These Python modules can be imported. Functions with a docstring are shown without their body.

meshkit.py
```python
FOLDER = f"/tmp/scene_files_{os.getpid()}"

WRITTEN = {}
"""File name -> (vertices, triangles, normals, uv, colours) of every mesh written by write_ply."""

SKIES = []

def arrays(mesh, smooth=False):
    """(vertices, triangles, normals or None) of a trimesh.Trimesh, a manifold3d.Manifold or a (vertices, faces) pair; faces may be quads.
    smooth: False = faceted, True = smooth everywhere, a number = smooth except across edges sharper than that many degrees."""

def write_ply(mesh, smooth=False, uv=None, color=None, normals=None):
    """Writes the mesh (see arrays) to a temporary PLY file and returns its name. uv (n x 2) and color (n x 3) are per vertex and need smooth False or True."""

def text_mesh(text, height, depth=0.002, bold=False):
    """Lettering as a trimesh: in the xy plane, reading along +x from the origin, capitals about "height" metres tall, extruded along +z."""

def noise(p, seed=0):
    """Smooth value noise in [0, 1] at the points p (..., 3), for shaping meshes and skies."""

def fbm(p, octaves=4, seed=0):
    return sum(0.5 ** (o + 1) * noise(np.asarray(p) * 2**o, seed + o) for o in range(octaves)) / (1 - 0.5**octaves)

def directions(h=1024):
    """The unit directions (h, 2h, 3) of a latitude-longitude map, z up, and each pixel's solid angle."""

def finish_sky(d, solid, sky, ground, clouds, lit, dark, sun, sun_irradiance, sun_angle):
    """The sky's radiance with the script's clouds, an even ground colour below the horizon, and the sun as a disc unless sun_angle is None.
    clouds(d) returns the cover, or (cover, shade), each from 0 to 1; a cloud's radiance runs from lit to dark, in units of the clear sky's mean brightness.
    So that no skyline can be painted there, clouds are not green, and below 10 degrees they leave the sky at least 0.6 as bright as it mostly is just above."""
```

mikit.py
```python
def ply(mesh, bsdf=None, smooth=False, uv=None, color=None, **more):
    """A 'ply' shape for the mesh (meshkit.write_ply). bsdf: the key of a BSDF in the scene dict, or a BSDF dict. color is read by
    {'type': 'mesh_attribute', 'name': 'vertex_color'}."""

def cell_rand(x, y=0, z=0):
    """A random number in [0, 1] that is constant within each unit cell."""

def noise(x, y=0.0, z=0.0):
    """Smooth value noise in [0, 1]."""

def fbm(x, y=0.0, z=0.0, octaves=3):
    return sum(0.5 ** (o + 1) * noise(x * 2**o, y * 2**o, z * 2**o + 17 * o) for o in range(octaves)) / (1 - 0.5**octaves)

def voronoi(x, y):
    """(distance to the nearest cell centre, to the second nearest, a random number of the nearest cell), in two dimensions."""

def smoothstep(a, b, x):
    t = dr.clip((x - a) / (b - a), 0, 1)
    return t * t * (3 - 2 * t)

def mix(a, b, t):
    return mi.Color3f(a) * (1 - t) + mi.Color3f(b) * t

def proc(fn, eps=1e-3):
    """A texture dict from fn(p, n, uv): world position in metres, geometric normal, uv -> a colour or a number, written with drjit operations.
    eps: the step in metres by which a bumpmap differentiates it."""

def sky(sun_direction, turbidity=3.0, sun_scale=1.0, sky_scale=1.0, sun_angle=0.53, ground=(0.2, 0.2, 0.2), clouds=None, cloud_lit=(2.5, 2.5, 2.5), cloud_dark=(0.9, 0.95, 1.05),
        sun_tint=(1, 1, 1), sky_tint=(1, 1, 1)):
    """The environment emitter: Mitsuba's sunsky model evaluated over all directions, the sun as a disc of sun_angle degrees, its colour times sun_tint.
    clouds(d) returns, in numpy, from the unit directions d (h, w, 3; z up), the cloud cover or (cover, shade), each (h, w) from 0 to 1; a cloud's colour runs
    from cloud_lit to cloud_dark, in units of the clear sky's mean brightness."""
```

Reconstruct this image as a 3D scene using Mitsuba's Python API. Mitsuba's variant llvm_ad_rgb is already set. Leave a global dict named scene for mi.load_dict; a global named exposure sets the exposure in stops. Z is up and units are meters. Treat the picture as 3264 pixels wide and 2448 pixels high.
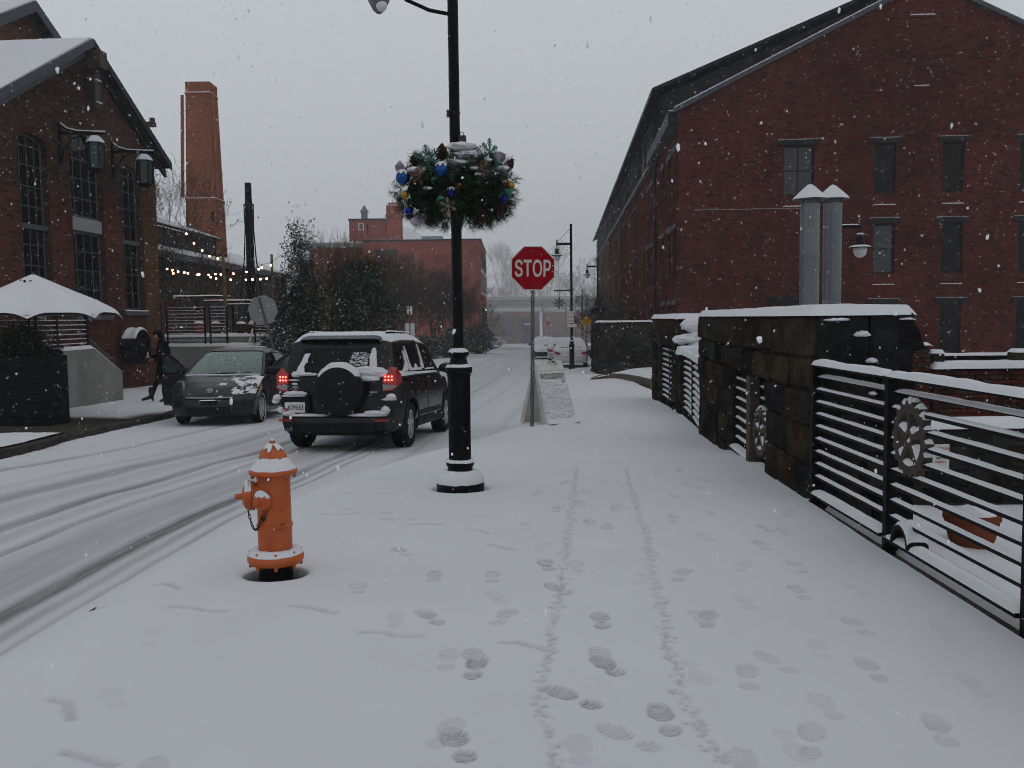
import math, random, numpy as np, trimesh, mitsuba as mi, mikit, meshkit, drjit as dr
import manifold3d as m3
from scipy.interpolate import PchipInterpolator
from shapely.geometry import Polygon, Point, box as sbox
from shapely.ops import unary_union

T = mi.ScalarTransform4f
scene, labels = {}, {}

# ---------------------------------------------------------------- camera, sky, exposure
EYE = np.array([0.0, 0.0, 1.5])
_p, _r = math.radians(4.1), math.radians(0.7)
_fw = np.array([0, math.cos(_p), -math.sin(_p)])
_u0 = np.cross([1.0, 0, 0], _fw)
_up = math.cos(_r) * _u0 + math.sin(_r) * np.array([1.0, 0, 0])
scene['camera'] = {'type': 'perspective', 'fov': 58.0, 'fov_axis': 'x', 'near_clip': 0.05, 'far_clip': 3000.0,
                   'to_world': T().look_at(origin=EYE.tolist(), target=(EYE + _fw).tolist(), up=_up.tolist()),
                   'medium': {'type': 'ref', 'id': 'air'}}
_g = np.interp(np.linspace(-170, 670, 43), [-170, 48, 75, 120, 670], [.0007, .0007, .0016, .0040, .0045]).astype(np.float32)   # the flurry thickens down the valley
scene['air'] = {'type': 'heterogeneous', 'albedo': {'type': 'rgb', 'value': [0.95, 0.955, 0.96]},
                'sigma_t': {'type': 'gridvolume', 'grid': mi.VolumeGrid(np.ascontiguousarray(np.broadcast_to(_g[None, :, None, None], (2, 43, 2, 1)))),
                            'to_world': T().translate([-420, -170, -8]).scale([840, 840, 76])}}
scene['sky'] = mikit.sky([0.3, -0.5, 0.8], turbidity=6, sun_scale=0.03, sun_angle=30, ground=(0.6, 0.6, 0.62),
                         clouds=lambda d: (np.ones(d.shape[:2]), 0.36 + 0.10 * d[..., 2]),
                         cloud_lit=(1.57, 1.66, 1.76), cloud_dark=(0.94, 1.0, 1.07))
exposure = 1.42

# ---------------------------------------------------------------- helpers
rng = np.random.default_rng(11)
random.seed(5)

def key_for(k):
    if not any(x == k or x.startswith(k + '__') for x in scene) and k not in labels and k not in _res:
        _res.add(k); return k
    i = 1
    while True:
        q = '%s_%03d' % (k, i)
        if q not in _res and q not in labels and q not in scene:
            _res.add(q); return q
        i += 1
_res = set()

def thing(name, label, cat, group=None, kind=None):
    k = key_for(name)
    labels[k] = {'label': label, 'category': cat}
    if group: labels[k]['group'] = group
    if kind: labels[k]['kind'] = kind
    return k

def add(name, mesh, mat, parent=None, smooth=False, label=None, color=None, kind=None, **kw):
    k = key_for((parent + '__' + name) if parent else name)
    if color is not None and smooth not in (False, True): smooth = True
    scene[k] = mikit.ply(mesh, mat, smooth=smooth, color=color, **kw)
    if label or kind:
        labels.setdefault(k, {})
        if label: labels[k]['label'] = label
        if kind: labels[k]['kind'] = kind
    return k

def struct(name, mesh, mat, smooth=False, color=None, label=None, cat=None):
    k = add(name, mesh, mat, None, smooth, None, color)
    labels[k] = {'kind': 'structure', 'label': label or name.replace('_', ' '), 'category': cat or name.replace('_', ' ')}
    return k

def tm(v, f): return trimesh.Trimesh(np.asarray(v, float), np.asarray(f, int), process=False)
def cat(ms):
    ms = [m for m in ms if m is not None and len(m.faces)]
    return trimesh.util.concatenate(ms)
def mv(m, d):
    m = m.copy(); m.apply_translation(d); return m
def M4(o, x, y, z):
    A = np.eye(4); A[:3, 0] = x; A[:3, 1] = y; A[:3, 2] = z; A[:3, 3] = o; return A
def xf(m, A):
    m = m.copy(); m.apply_transform(A)
    return m
def rotz(a, o=(0, 0, 0)):
    c, s = math.cos(a), math.sin(a); return M4(o, [c, s, 0], [-s, c, 0], [0, 0, 1])
def hull(pts):
    return trimesh.convex.convex_hull(np.asarray(pts, float))
def box(x0, x1, y0, y1, z0, z1, b=0.0):
    if b <= 0:
        m = trimesh.creation.box((x1 - x0, y1 - y0, z1 - z0)); m.apply_translation([(x0 + x1) / 2, (y0 + y1) / 2, (z0 + z1) / 2]); return m
    P = []
    for X, sx in ((x0, 1), (x1, -1)):
        for Y, sy in ((y0, 1), (y1, -1)):
            for Z, sz in ((z0, 1), (z1, -1)):
                P += [(X + sx * b, Y + sy * b, Z), (X + sx * b, Y, Z + sz * b), (X, Y + sy * b, Z + sz * b)]
    return hull(P)
def frame_of(d):
    d = np.asarray(d, float); d = d / np.linalg.norm(d)
    a = np.cross(d, [0, 0, 1.0] if abs(d[2]) < 0.9 else [1.0, 0, 0]); a /= np.linalg.norm(a)
    return a, np.cross(d, a), d
def cyl(p, q, r, r2=None, n=14, caps=True):
    p, q = np.asarray(p, float), np.asarray(q, float); r2 = r if r2 is None else r2
    a, b, _ = frame_of(q - p); t = np.arange(n) * 2 * np.pi / n
    ring = np.cos(t)[:, None] * a + np.sin(t)[:, None] * b
    v = np.vstack([p + r * ring, q + r2 * ring, [p], [q]]); i = np.arange(n); j = (i + 1) % n
    f = [np.c_[i, i + n, j], np.c_[j, i + n, j + n]]
    if caps: f += [np.c_[np.full(n, 2 * n), i, j], np.c_[np.full(n, 2 * n + 1), j + n, i + n]]
    m = tm(v, np.vstack(f)); m.invert(); return m
def tube(path, r, n=8, closed=False, caps=True):
    p = np.asarray(path, float); L = len(p); r = np.broadcast_to(r, (L,))
    t = (np.roll(p, -1, 0) - np.roll(p, 1, 0)) if closed else np.gradient(p, axis=0)
    t /= np.linalg.norm(t, axis=1, keepdims=True) + 1e-12
    a0, _, _ = frame_of(t[0]); A = [a0]
    for i in range(1, L):
        a = A[-1] - t[i] * np.dot(A[-1], t[i]); A.append(a / (np.linalg.norm(a) + 1e-12))
    A = np.array(A); B = np.cross(t, A); an = np.arange(n) * 2 * np.pi / n
    v = (p[:, None] + r[:, None, None] * (np.cos(an)[None, :, None] * A[:, None] + np.sin(an)[None, :, None] * B[:, None])).reshape(-1, 3)
    I = np.arange(L if closed else L - 1); i, j = np.meshgrid(I, np.arange(n), indexing='ij'); i2 = (i + 1) % L; j2 = (j + 1) % n
    q = np.stack([i * n + j, i * n + j2, i2 * n + j2, i2 * n + j], -1).reshape(-1, 4)
    f = np.vstack([q[:, [0, 1, 2]], q[:, [0, 2, 3]]])
    if caps and not closed:
        v = np.vstack([v, p[:1], p[-1:]]); k = np.arange(n); k2 = (k + 1) % n
        f = np.vstack([f, np.c_[np.full(n, L * n), k2, k], np.c_[np.full(n, L * n + 1), (L - 1) * n + k, (L - 1) * n + k2]])
    return tm(v, f)
def lathe(prof, n=36, o=(0, 0, 0)):
    pr = np.asarray(prof, float); L = len(pr); t = np.arange(n) * 2 * np.pi / n
    v = np.stack([pr[:, None, 0] * np.cos(t), pr[:, None, 0] * np.sin(t), np.broadcast_to(pr[:, None, 1], (L, n))], -1).reshape(-1, 3)
    i, j = np.meshgrid(np.arange(L - 1), np.arange(n), indexing='ij'); j2 = (j + 1) % n
    q = np.stack([i * n + j, i * n + j2, (i + 1) * n + j2, (i + 1) * n + j], -1).reshape(-1, 4)
    m = tm(v + np.asarray(o), np.vstack([q[:, [0, 1, 2]], q[:, [0, 2, 3]]]))
    return m
def polys(g):
    return [g] if g.geom_type == 'Polygon' else [p for q in getattr(g, 'geoms', []) for p in polys(q) if p.area > 1e-7]
def prism(poly, h):
    if hasattr(poly, 'geom_type') and poly.geom_type != 'Polygon': return cat([trimesh.creation.extrude_polygon(p, h) for p in polys(poly)])
    if not hasattr(poly, 'exterior'): poly = Polygon(poly)
    return trimesh.creation.extrude_polygon(poly, h)
def wallprism(poly, th, o, ux, nrm):
    """polygon (u, z) -> slab: outer face at the plane, thickness th inwards (against nrm)."""
    m = prism(poly, th); ux = np.asarray([ux[0], ux[1], 0.0]); n = np.asarray([nrm[0], nrm[1], 0.0])
    A = M4(np.array([o[0], o[1], 0.0]) - n * th, ux, [0, 0, 1], n)
    return fixn(xf(m, A))
def fixn(m):
    if m.is_watertight and m.volume < 0: m.invert()
    return m
def man(m):
    return m3.Manifold(m3.Mesh(np.asarray(m.vertices, np.float32), np.asarray(m.faces, np.uint32)))
def unman(M):
    q = M.to_mesh(); return tm(q.vert_properties[:, :3], q.tri_verts)
def blob(spheres, n=16):
    P = []
    for c, r in spheres:
        s = trimesh.creation.icosphere(2, radius=r); P.append(s.vertices + np.asarray(c))
    return hull(np.vstack(P))
def add_split(name, m, mt, par, fn, least=24, **kw):
    m = trimesh.Trimesh(m.vertices, m.faces, process=True); cc = trimesh.graph.connected_components(m.face_adjacency, nodes=np.arange(len(m.faces)), min_len=least)
    for c in cc: fn(name, m.submesh([c], append=True, repair=False), mt, par, smooth=True)
def sph(c, r, sub=2, sc=(1, 1, 1)):
    s = trimesh.creation.icosphere(sub, radius=r); s.apply_scale(sc); s.apply_translation(c); return s
def refine(m, e):
    v, f = trimesh.remesh.subdivide_to_size(m.vertices, m.faces, e, max_iter=12); 
    m = trimesh.Trimesh(v, f, process=True); return m
def mrefine(m, e):
    return unman(man(m).refine_to_length(e))
def snow_on(m, th=0.03, nz=0.55, e=None, noise=0.25, sm=6, keep=None, round_=True):
    """snow lying on the upward faces of a mesh: those faces, raised, thinning out at their border."""
    if e: m = refine(m, e)
    m = trimesh.Trimesh(m.vertices, m.faces, process=True)
    fn = m.face_normals; sel = fn[:, 2] > nz
    if keep is not None: sel &= keep(m.triangles_center)
    if sel.sum() < 1: return None
    s = m.submesh([np.where(sel)[0]], append=True, repair=False); s.merge_vertices()
    v, f = np.array(s.vertices), np.array(s.faces)
    ed = np.sort(s.edges, axis=1); u, inv, cnt = np.unique(ed, axis=0, return_inverse=True, return_counts=True)
    bd = np.zeros(len(v), bool); bd[u[cnt == 1].ravel()] = True
    h = np.where(bd, 0.0, 1.0)
    for _ in range(sm):
        a = np.zeros(len(v)); c = np.zeros(len(v)); np.add.at(a, u[:, 0], h[u[:, 1]]); np.add.at(a, u[:, 1], h[u[:, 0]])
        np.add.at(c, u[:, 0], 1); np.add.at(c, u[:, 1], 1); h = 0.5 * h + 0.5 * a / np.maximum(c, 1); h[bd] = 0
    h = np.sqrt(np.clip(h / max(h.max(), 1e-9), 0, 1)) if round_ else h
    nn = meshkit.noise(v * 9.0) if noise else 0
    top = v + np.array([0, 0, 1.0]) * (th * h * (1 + noise * (nn - 0.5) * 2) + 0.0025)[:, None]
    return tm(top, f)

# ---------------------------------------------------------------- materials
def rgb(*c): return {'type': 'rgb', 'value': list(c)}
def mat(k, d): scene[k] = d; return k
def tw(d): return {'type': 'twosided', 'bsdf': d}
def diffuse(k, c): return mat(k, tw({'type': 'diffuse', 'reflectance': c if isinstance(c, dict) else rgb(*c)}))
def pr(k, c, rough=0.5, metal=0.0, spec=0.5, **kw):
    return mat(k, tw({'type': 'principled', 'base_color': c if isinstance(c, dict) else rgb(*c), 'roughness': rough, 'metallic': metal, 'specular': spec, **kw}))
N, FB, SS, MX = mikit.noise, mikit.fbm, mikit.smoothstep, mikit.mix

def snow_tex(p, n, uv):
    a = FB(p.x * 3, p.y * 3, p.z * 3, 3); b = N(p.x * 140, p.y * 140, p.z * 140)
    return mi.Color3f(0.62, 0.625, 0.65) * (0.93 + 0.08 * a + 0.05 * b)
mat('snow', tw({'type': 'diffuse', 'reflectance': mikit.proc(snow_tex)}))
mat('snow_ground', tw({'type': 'diffuse', 'reflectance': {'type': 'mesh_attribute', 'name': 'vertex_color'}}))

def brick(base, alt, dark, mort, cw=0.205, ch=0.0667, patch=0.25, seed=0.0):
    base, alt, dark, mort = (mi.Color3f(*c) for c in (base, alt, dark, mort))
    def fn(p, n, uv):
        u = (p.y * n.x - p.x * n.y) + 40; z = p.z + 20
        row = dr.floor(z / ch); uu = u / cw + 0.5 * (row - 2 * dr.floor(row / 2)); col = dr.floor(uu)
        fu = (uu - col) * cw; fz = z - row * ch
        r1 = mikit.cell_rand(col, row, seed); r2 = mikit.cell_rand(col, row, seed + 7)
        e = dr.minimum(dr.minimum(fu, cw - fu), dr.minimum(fz, ch - fz))
        m = SS(0.0035, 0.0065, e)
        c = MX(base, alt, r1); c = dr.select(r2 < 0.16, MX(c, dark, 0.75), c)
        big = FB(u * 0.5, z * 0.7, seed, 3); st = FB(u * 2.2, z * 0.35, seed + 3, 2)
        c = c * (1 - patch + 2 * patch * big) * (0.82 + 0.36 * st)
        return MX(mort * (0.8 + 0.4 * big), c, m)
    return fn
def brick_bump(cw=0.205, ch=0.0667):
    def fn(p, n, uv):
        u = (p.y * n.x - p.x * n.y) + 40; z = p.z + 20
        row = dr.floor(z / ch); uu = u / cw + 0.5 * (row - 2 * dr.floor(row / 2)); col = dr.floor(uu)
        fu = (uu - col) * cw; fz = z - row * ch
        e = dr.minimum(dr.minimum(fu, cw - fu), dr.minimum(fz, ch - fz))
        return SS(0.003, 0.009, e) + 0.5 * mikit.cell_rand(col, row, 3)
    return fn
def brickmat(k, *a, **kw):
    return mat(k, tw({'type': 'diffuse', 'reflectance': mikit.proc(brick(*a, **kw))}))
brickmat('brick_mill', (0.080, 0.0185, 0.0145), (0.062, 0.0152, 0.0125), (0.020, 0.0105, 0.0095), (0.074, 0.034, 0.028), patch=.34)
brickmat('brick_old', (0.060, 0.033, 0.022), (0.046, 0.022, 0.016), (0.015, 0.013, 0.012), (0.062, 0.051, 0.041), patch=0.6, seed=5.0)
brickmat('brick_orange', (0.26, 0.085, 0.045), (0.20, 0.062, 0.035), (0.10, 0.045, 0.03), (0.22, 0.13, 0.09), seed=9.0)
brickmat('brick_red', (0.29, 0.060, 0.042), (0.24, 0.050, 0.036), (0.13, 0.035, 0.03), (0.19, 0.075, 0.06), seed=12.0)

def rough_stone(a, b, sc=6.0):
    a, b = mi.Color3f(*a), mi.Color3f(*b)
    def fn(p, n, uv):
        q = FB(p.x * sc, p.y * sc, p.z * sc, 4); r = FB(p.x * 1.3 + 9, p.y * 1.3, p.z * 1.3, 2); g = N(p.x * 60, p.y * 60, p.z * 60)
        return MX(a, b, dr.clip(q * 1.6 - 0.4 + 0.5 * (r - 0.5), 0, 1)) * (0.55 + 0.9 * g) * (0.6 + 0.8 * r)
    return fn
STONES = []
for i, (a, b) in enumerate([((.010, .010, .010), (.036, .034, .030)), ((.019, .015, .011), (.046, .037, .027)), ((.016, .016, .015), (.050, .047, .041)), ((.007, .007, .0075), (.024, .024, .024)), ((.022, .016, .011), (.055, .041, .028))]):
    STONES.append(mat('stone_%d' % i, tw({'type': 'bumpmap', 'scale': 0.02, 'tex': mikit.proc(lambda p, n, uv: FB(p.x * 16, p.y * 16, p.z * 16, 4), eps=3e-3),
                  'bsdf': {'type': 'diffuse', 'reflectance': mikit.proc(rough_stone(a, b))}})))
mat('mortar', tw({'type': 'diffuse', 'reflectance': mikit.proc(rough_stone((.022, .020, .018), (.055, .05, .045), 9.0))}))
mat('concrete', tw({'type': 'diffuse', 'reflectance': mikit.proc(lambda p, n, uv: MX((.15, .15, .14), (.27, .265, .25), dr.clip(FB(p.x * 2.2, p.y * 2.2, p.z * 1.0, 4) * 1.5 - .25, 0, 1)) * (0.86 + .28 * N(p.x * 45, p.y * 45, p.z * 45)))}))
mat('kerbstone', tw({'type': 'diffuse', 'reflectance': mikit.proc(rough_stone((.035, .033, .03), (.09, .085, .08), 5.0))}))
mat('wet_paving', tw({'type': 'principled', 'base_color': mikit.proc(rough_stone((.035, .032, .028), (.075, .068, .06), 3.0)), 'roughness': 0.35, 'specular': 0.4}))
pr('iron', mikit.proc(lambda p, n, uv: mi.Color3f(.0045, .0045, .005) * (0.7 + 0.6 * FB(p.x * 12, p.y * 12, p.z * 12, 2))), 0.5, 0, .07)
pr('iron_gloss', (0.0025, 0.0025, 0.003), 0.36, 0, .09)
pr('rusty_iron', mikit.proc(rough_stone((.020, .013, .010), (.05, .026, .017), 7.0)), 0.7)
pr('galv', mikit.proc(lambda p, n, uv: MX((.10, .115, .125), (.17, .185, .20), FB(p.x * 5, p.y * 5, p.z * 2.0, 3))), 0.45, 0.55)
pr('galv_dark', mikit.proc(lambda p, n, uv: MX((.05, .056, .06), (.09, .10, .105), FB(p.x * 9, p.y * 9, p.z * 6, 3))), 0.5, 0.4)
pr('grey_trim', (0.055, 0.061, 0.070), 0.6, 0, .2)
pr('dark_trim', (0.012, 0.013, 0.0145), 0.5, 0, .12)
diffuse('roof_dark', mikit.proc(lambda p, n, uv: MX((.018, .019, .021), (.036, .0375, .041), FB(p.x * 3, p.y * 3, p.z * 3, 3)) * (0.8 + .4 * mikit.cell_rand(dr.floor(p.x * 3), dr.floor(p.y * 3), dr.floor(p.z * 7)))))
pr('glass_dark', (0.0035, 0.004, 0.0045), 0.08, 0.0, 0.16)
pr('glass_grey', (0.030, 0.036, 0.039), 0.12, 0.0, 0.35)
pr('glass_green', (0.030, 0.045, 0.043), 0.06, 0.0, 0.8)
pr('white_plastic', mikit.proc(lambda p, n, uv: MX((.62, .61, .57), (.40, .38, .34), dr.clip(FB(p.x * 5, p.y * 5, p.z * 1.6, 3) * 1.6 - .35, 0, 1))), 0.45)
diffuse('bark', mikit.proc(rough_stone((.03, .024, .02), (.075, .062, .05), 9.0)))

# ---------------------------------------------------------------- the ground: profile, kerb lines, snow
def pch(pts):
    a = np.array(pts, float); return PchipInterpolator(a[:, 0], a[:, 1])
GZ = pch([(-30, 0), (0, 0), (7, 0), (8, -.01), (10, -.09), (12, -.21), (14, -.33), (16.6, -.42), (20, -.53), (30, -.74), (45, -.96), (100, -1.9), (156, -3.0), (300, -4), (900, -4)])
XR = pch([(-30, -3.4), (0, -2.75), (5, -2.3), (9, -1.75), (14, -.75), (16.6, 0.0), (20, .5), (30, 1.5), (43, 2.55), (44.4, 2.7), (46.2, 4.15), (80, 4.4), (135, 5.0), (150, 8), (160, 40), (300, 40)])
XL = pch([(-30, -6.0), (0, -6.3), (12, -6.9), (15.5, -7.45), (20, -7.6), (28, -7.6), (36, -7.5), (60, -7.2), (69, -6.7), (82, -5.4), (100, -2.7), (140, -1.6), (150, -6), (160, -40), (300, -40)])
XT = pch([(-30, -5.2), (0, -4.4), (7, -4.04), (9.35, -3.85), (15.5, -3.60), (30, -2.5), (45, -1.55), (80, .2), (110, 1.4), (160, 2.2), (300, 0)])
XW = pch([(-30, 2.36), (0, 2.34), (7.3, 2.36), (7.5, 2.50), (9, 2.55), (14.6, 3.02), (19, 3.45), (24, 3.70), (26, 4.1), (38, 4.3), (60, 5.2), (90, 7.5), (160, 40), (300, 40)])
def fb(x, y, s, seed=0, o=4): return meshkit.fbm(np.stack([x * s, y * s, np.zeros_like(x) + seed * 3.7], -1), o)
def sst(a, b, x):
    t = np.clip((x - a) / (b - a), 0, 1); return t * t * (3 - 2 * t)
PRINTS = [(-0.23, 3.26, -0.18, 3.09, 1), (-0.17, 3.97, -0.18, 3.82, 1), (-0.46, 4.63, -0.39, 4.5, 0.8), (-0.47, 5.36, -0.46, 5.24, 0.6), (0.17, 3.64, 0.29, 3.51, 1), (0.38, 3.95, 0.42, 3.84, 1), (0.43, 4.56, 0.43, 4.42, 0.9), (0.55, 3.44, 0.56, 3.27, 1), (0.35, 3.28, 0.46, 3.15, 0.5), (1.09, 3.3, 1, 3.05, 0.5), (0.99, 3.85, 0.95, 3.66, 0.45), (1.11, 3.99, 1.16, 3.84, 0.4), (1.66, 4.46, 1.67, 4.29, 0.4), (1.52, 3.91, 1.51, 3.73, 0.5), (1.7, 5.52, 1.7, 5.34, 0.4), (1.56, 5.02, 1.55, 4.83, 0.5), (1.78, 6.49, 1.79, 6.38, 0.4), (1.63, 6.02, 1.63, 5.87, 0.4), (1.55, 3.31, 1.52, 3.17, 0.5), (0.99, 5.37, 0.94, 5.18, 0.4), (1.01, 4.67, 0.92, 4.34, 0.5), (0.77, 3.04, 0.76, 2.93, 0.5), (0.22, 3.19, 0.22, 3.06, 0.35), (0.19, 5.59, 0.21, 5.46, 0.9), (0.38, 5.55, 0.39, 5.41, 0.4), (0.22, 5.09, 0.28, 4.97, 0.8), (0.56, 6.7, 0.56, 6.59, 0.5), (0.55, 7.39, 0.55, 7.32, 0.5), (0.81, 7.23, 0.79, 7.09, 0.4), (-0.76, 5.97, -0.69, 5.83, 0.6), (-0.11, 4.94, -0.07, 4.82, 0.3), (-0.19, 4.05, -0.17, 3.95, 0.6), (0.38, 4.05, 0.39, 3.93, 0.6), (-0.88, 5.11, -0.87, 5.06, 0.4), (-0.6, 4.56, -0.59, 4.5, 0.3), (1.86, 10.21, 1.84, 9.99, 0.5), (1.71, 9.3, 1.69, 9.18, 0.4), (1.8, 8.65, 1.82, 8.53, 0.4), (1.67, 8.09, 1.66, 7.94, 0.4), (1.21, 6.84, 1.18, 6.67, 0.4), (1.02, 5.38, 0.95, 5.19, 0.4), (1.01, 4.67, 0.92, 4.35, 0.4)]
SCUFFS = [[(-1.81, 4.8), (-1.67, 4.77), (-1.61, 4.72), (-1.51, 4.72)], [(-1.18, 4.8), (-1.07, 4.76), (-0.92, 4.65)], [(-0.74, 4.37), (-0.63, 4.37), (-0.58, 4.32), (-0.45, 4.3)], [(-2.08, 5.26), (-2.02, 5.26), (-1.9, 5.14)], [(-1.58, 3.14), (-1.48, 3.1), (-1.42, 3.06), (-1.37, 3.05)], [(-1.86, 3.61), (-1.78, 3.57), (-1.69, 3.42)], [(-2.31, 4.95), (-2.22, 4.93)], [(-0.75, 6.7), (-0.64, 6.69), (-0.52, 6.67)], [(-0.17, 6.06), (-0.08, 5.98), (-0, 5.9)], [(-0.3, 6.5), (-0.24, 6.47), (-0.18, 6.36)], [(-1.49, 7.08), (-1.35, 7.08), (-1.24, 7.1)], [(-1.04, 7.12), (-0.95, 7.09)], [(-0.06, 4.21), (0.01, 4.21), (0.09, 4.15), (0.14, 4.1)], [(-1.46, 7.99), (-1.37, 7.94)], [(-1.17, 7.93), (-1.07, 7.96)]]
TRAILS = [[(1.44, 14.43), (1.04, 12.4), (0.78, 10.54), (0.62, 9.03), (0.49, 7.44), (0.4, 6.53), (0.32, 5.67), (0.28, 5.18), (0.21, 4.62), (0.17, 4.25), (0.14, 4.01), (0.11, 3.79), (0.1, 3.54), (0.12, 3.31), (0.13, 3.14), (0.13, 2.98)],
          [(2.01, 14.63), (1.83, 13.5), (1.36, 10.87), (1.15, 9.24), (1.07, 8.34), (1.01, 7.54), (0.94, 6.81), (0.92, 6.31), (0.84, 5.57), (0.78, 5.04), (0.76, 4.7), (0.73, 4.41), (0.7, 4.07), (0.68, 3.78), (0.67, 3.52), (0.67, 3.32), (0.68, 3.1), (0.68, 3.01)]]

def strides(path, d, seed):
    r = np.random.default_rng(seed); p = np.array(path, float); s = np.r_[0, np.cumsum(np.linalg.norm(np.diff(p, axis=0), axis=1))]; u, i, out = .1, 0, []
    while u < s[-1]:
        c = np.array([np.interp(u, s, p[:, 0]), np.interp(u, s, p[:, 1])]); e = np.array([np.interp(u + .1, s, p[:, 0]), np.interp(u + .1, s, p[:, 1])]) - c; a = math.atan2(e[1], e[0]) + r.normal(0, .10) + (.14 if i % 2 else -.14); n = np.array([-math.sin(a), math.cos(a)]); c = c + n * (.09 if i % 2 else -.09) + r.normal(0, .02, 2)
        h = np.array([math.cos(a), math.sin(a)]) * r.uniform(.065, .08); out.append((*(c + h), *(c - h), d * r.uniform(.55, 1.25))); u += r.uniform(.58, .74); i += 1
    return out
PRINTS += strides([(1.25, 2.7), (1.35, 6), (1.75, 13)], .34, 1) + strides([(-.35, 3.2), (.1, 6), (.9, 13)], .40, 2) + strides([(1.95, 2.9), (2.0, 9)], .26, 3) + strides([(.7, 12), (.75, 7), (.9, 2.7)], .30, 4) + strides([(-.1, 6.8), (-1.2, 7.0), (-1.9, 7.6)], .35, 5) + strides([(-1.3, 2.9), (-1.9, 4.6)], .3, 6)
def shoe_mask(x, y, p, size=1.0):
    """depth 0..1 and tread 0..1 of one shoe print: a fore part at (x1,y1), a heel at (x2,y2)."""
    x1, y1, x2, y2, d = p; c = np.array([(x1 + x2) / 2, (y1 + y2) / 2]); ax = np.array([x1 - x2, y1 - y2]); L = np.linalg.norm(ax); ax = ax / max(L, 1e-6)
    L = min(max(L, 0.13), 0.17); dx, dy = x - c[0], y - c[1]; a = dx * ax[0] + dy * ax[1]; b = -dx * ax[1] + dy * ax[0]
    wob = 0.012 * (fb(x, y, 30, 3, 2) - .5)
    fo = ((a - L * .42) / .082) ** 2 + ((b + wob) / .047) ** 2; he = ((a + L * .55) / .046) ** 2 + ((b + wob) / .038) ** 2
    m = np.maximum(sst(1.25, .80, fo), sst(1.3, .75, he)); tread = .5 + .5 * np.sin(a * 2 * np.pi / .021 + 9 * (fb(x, y, 14, 5, 2) - .5))
    return m * d, tread, (dx * dx + dy * dy) < .09
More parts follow.
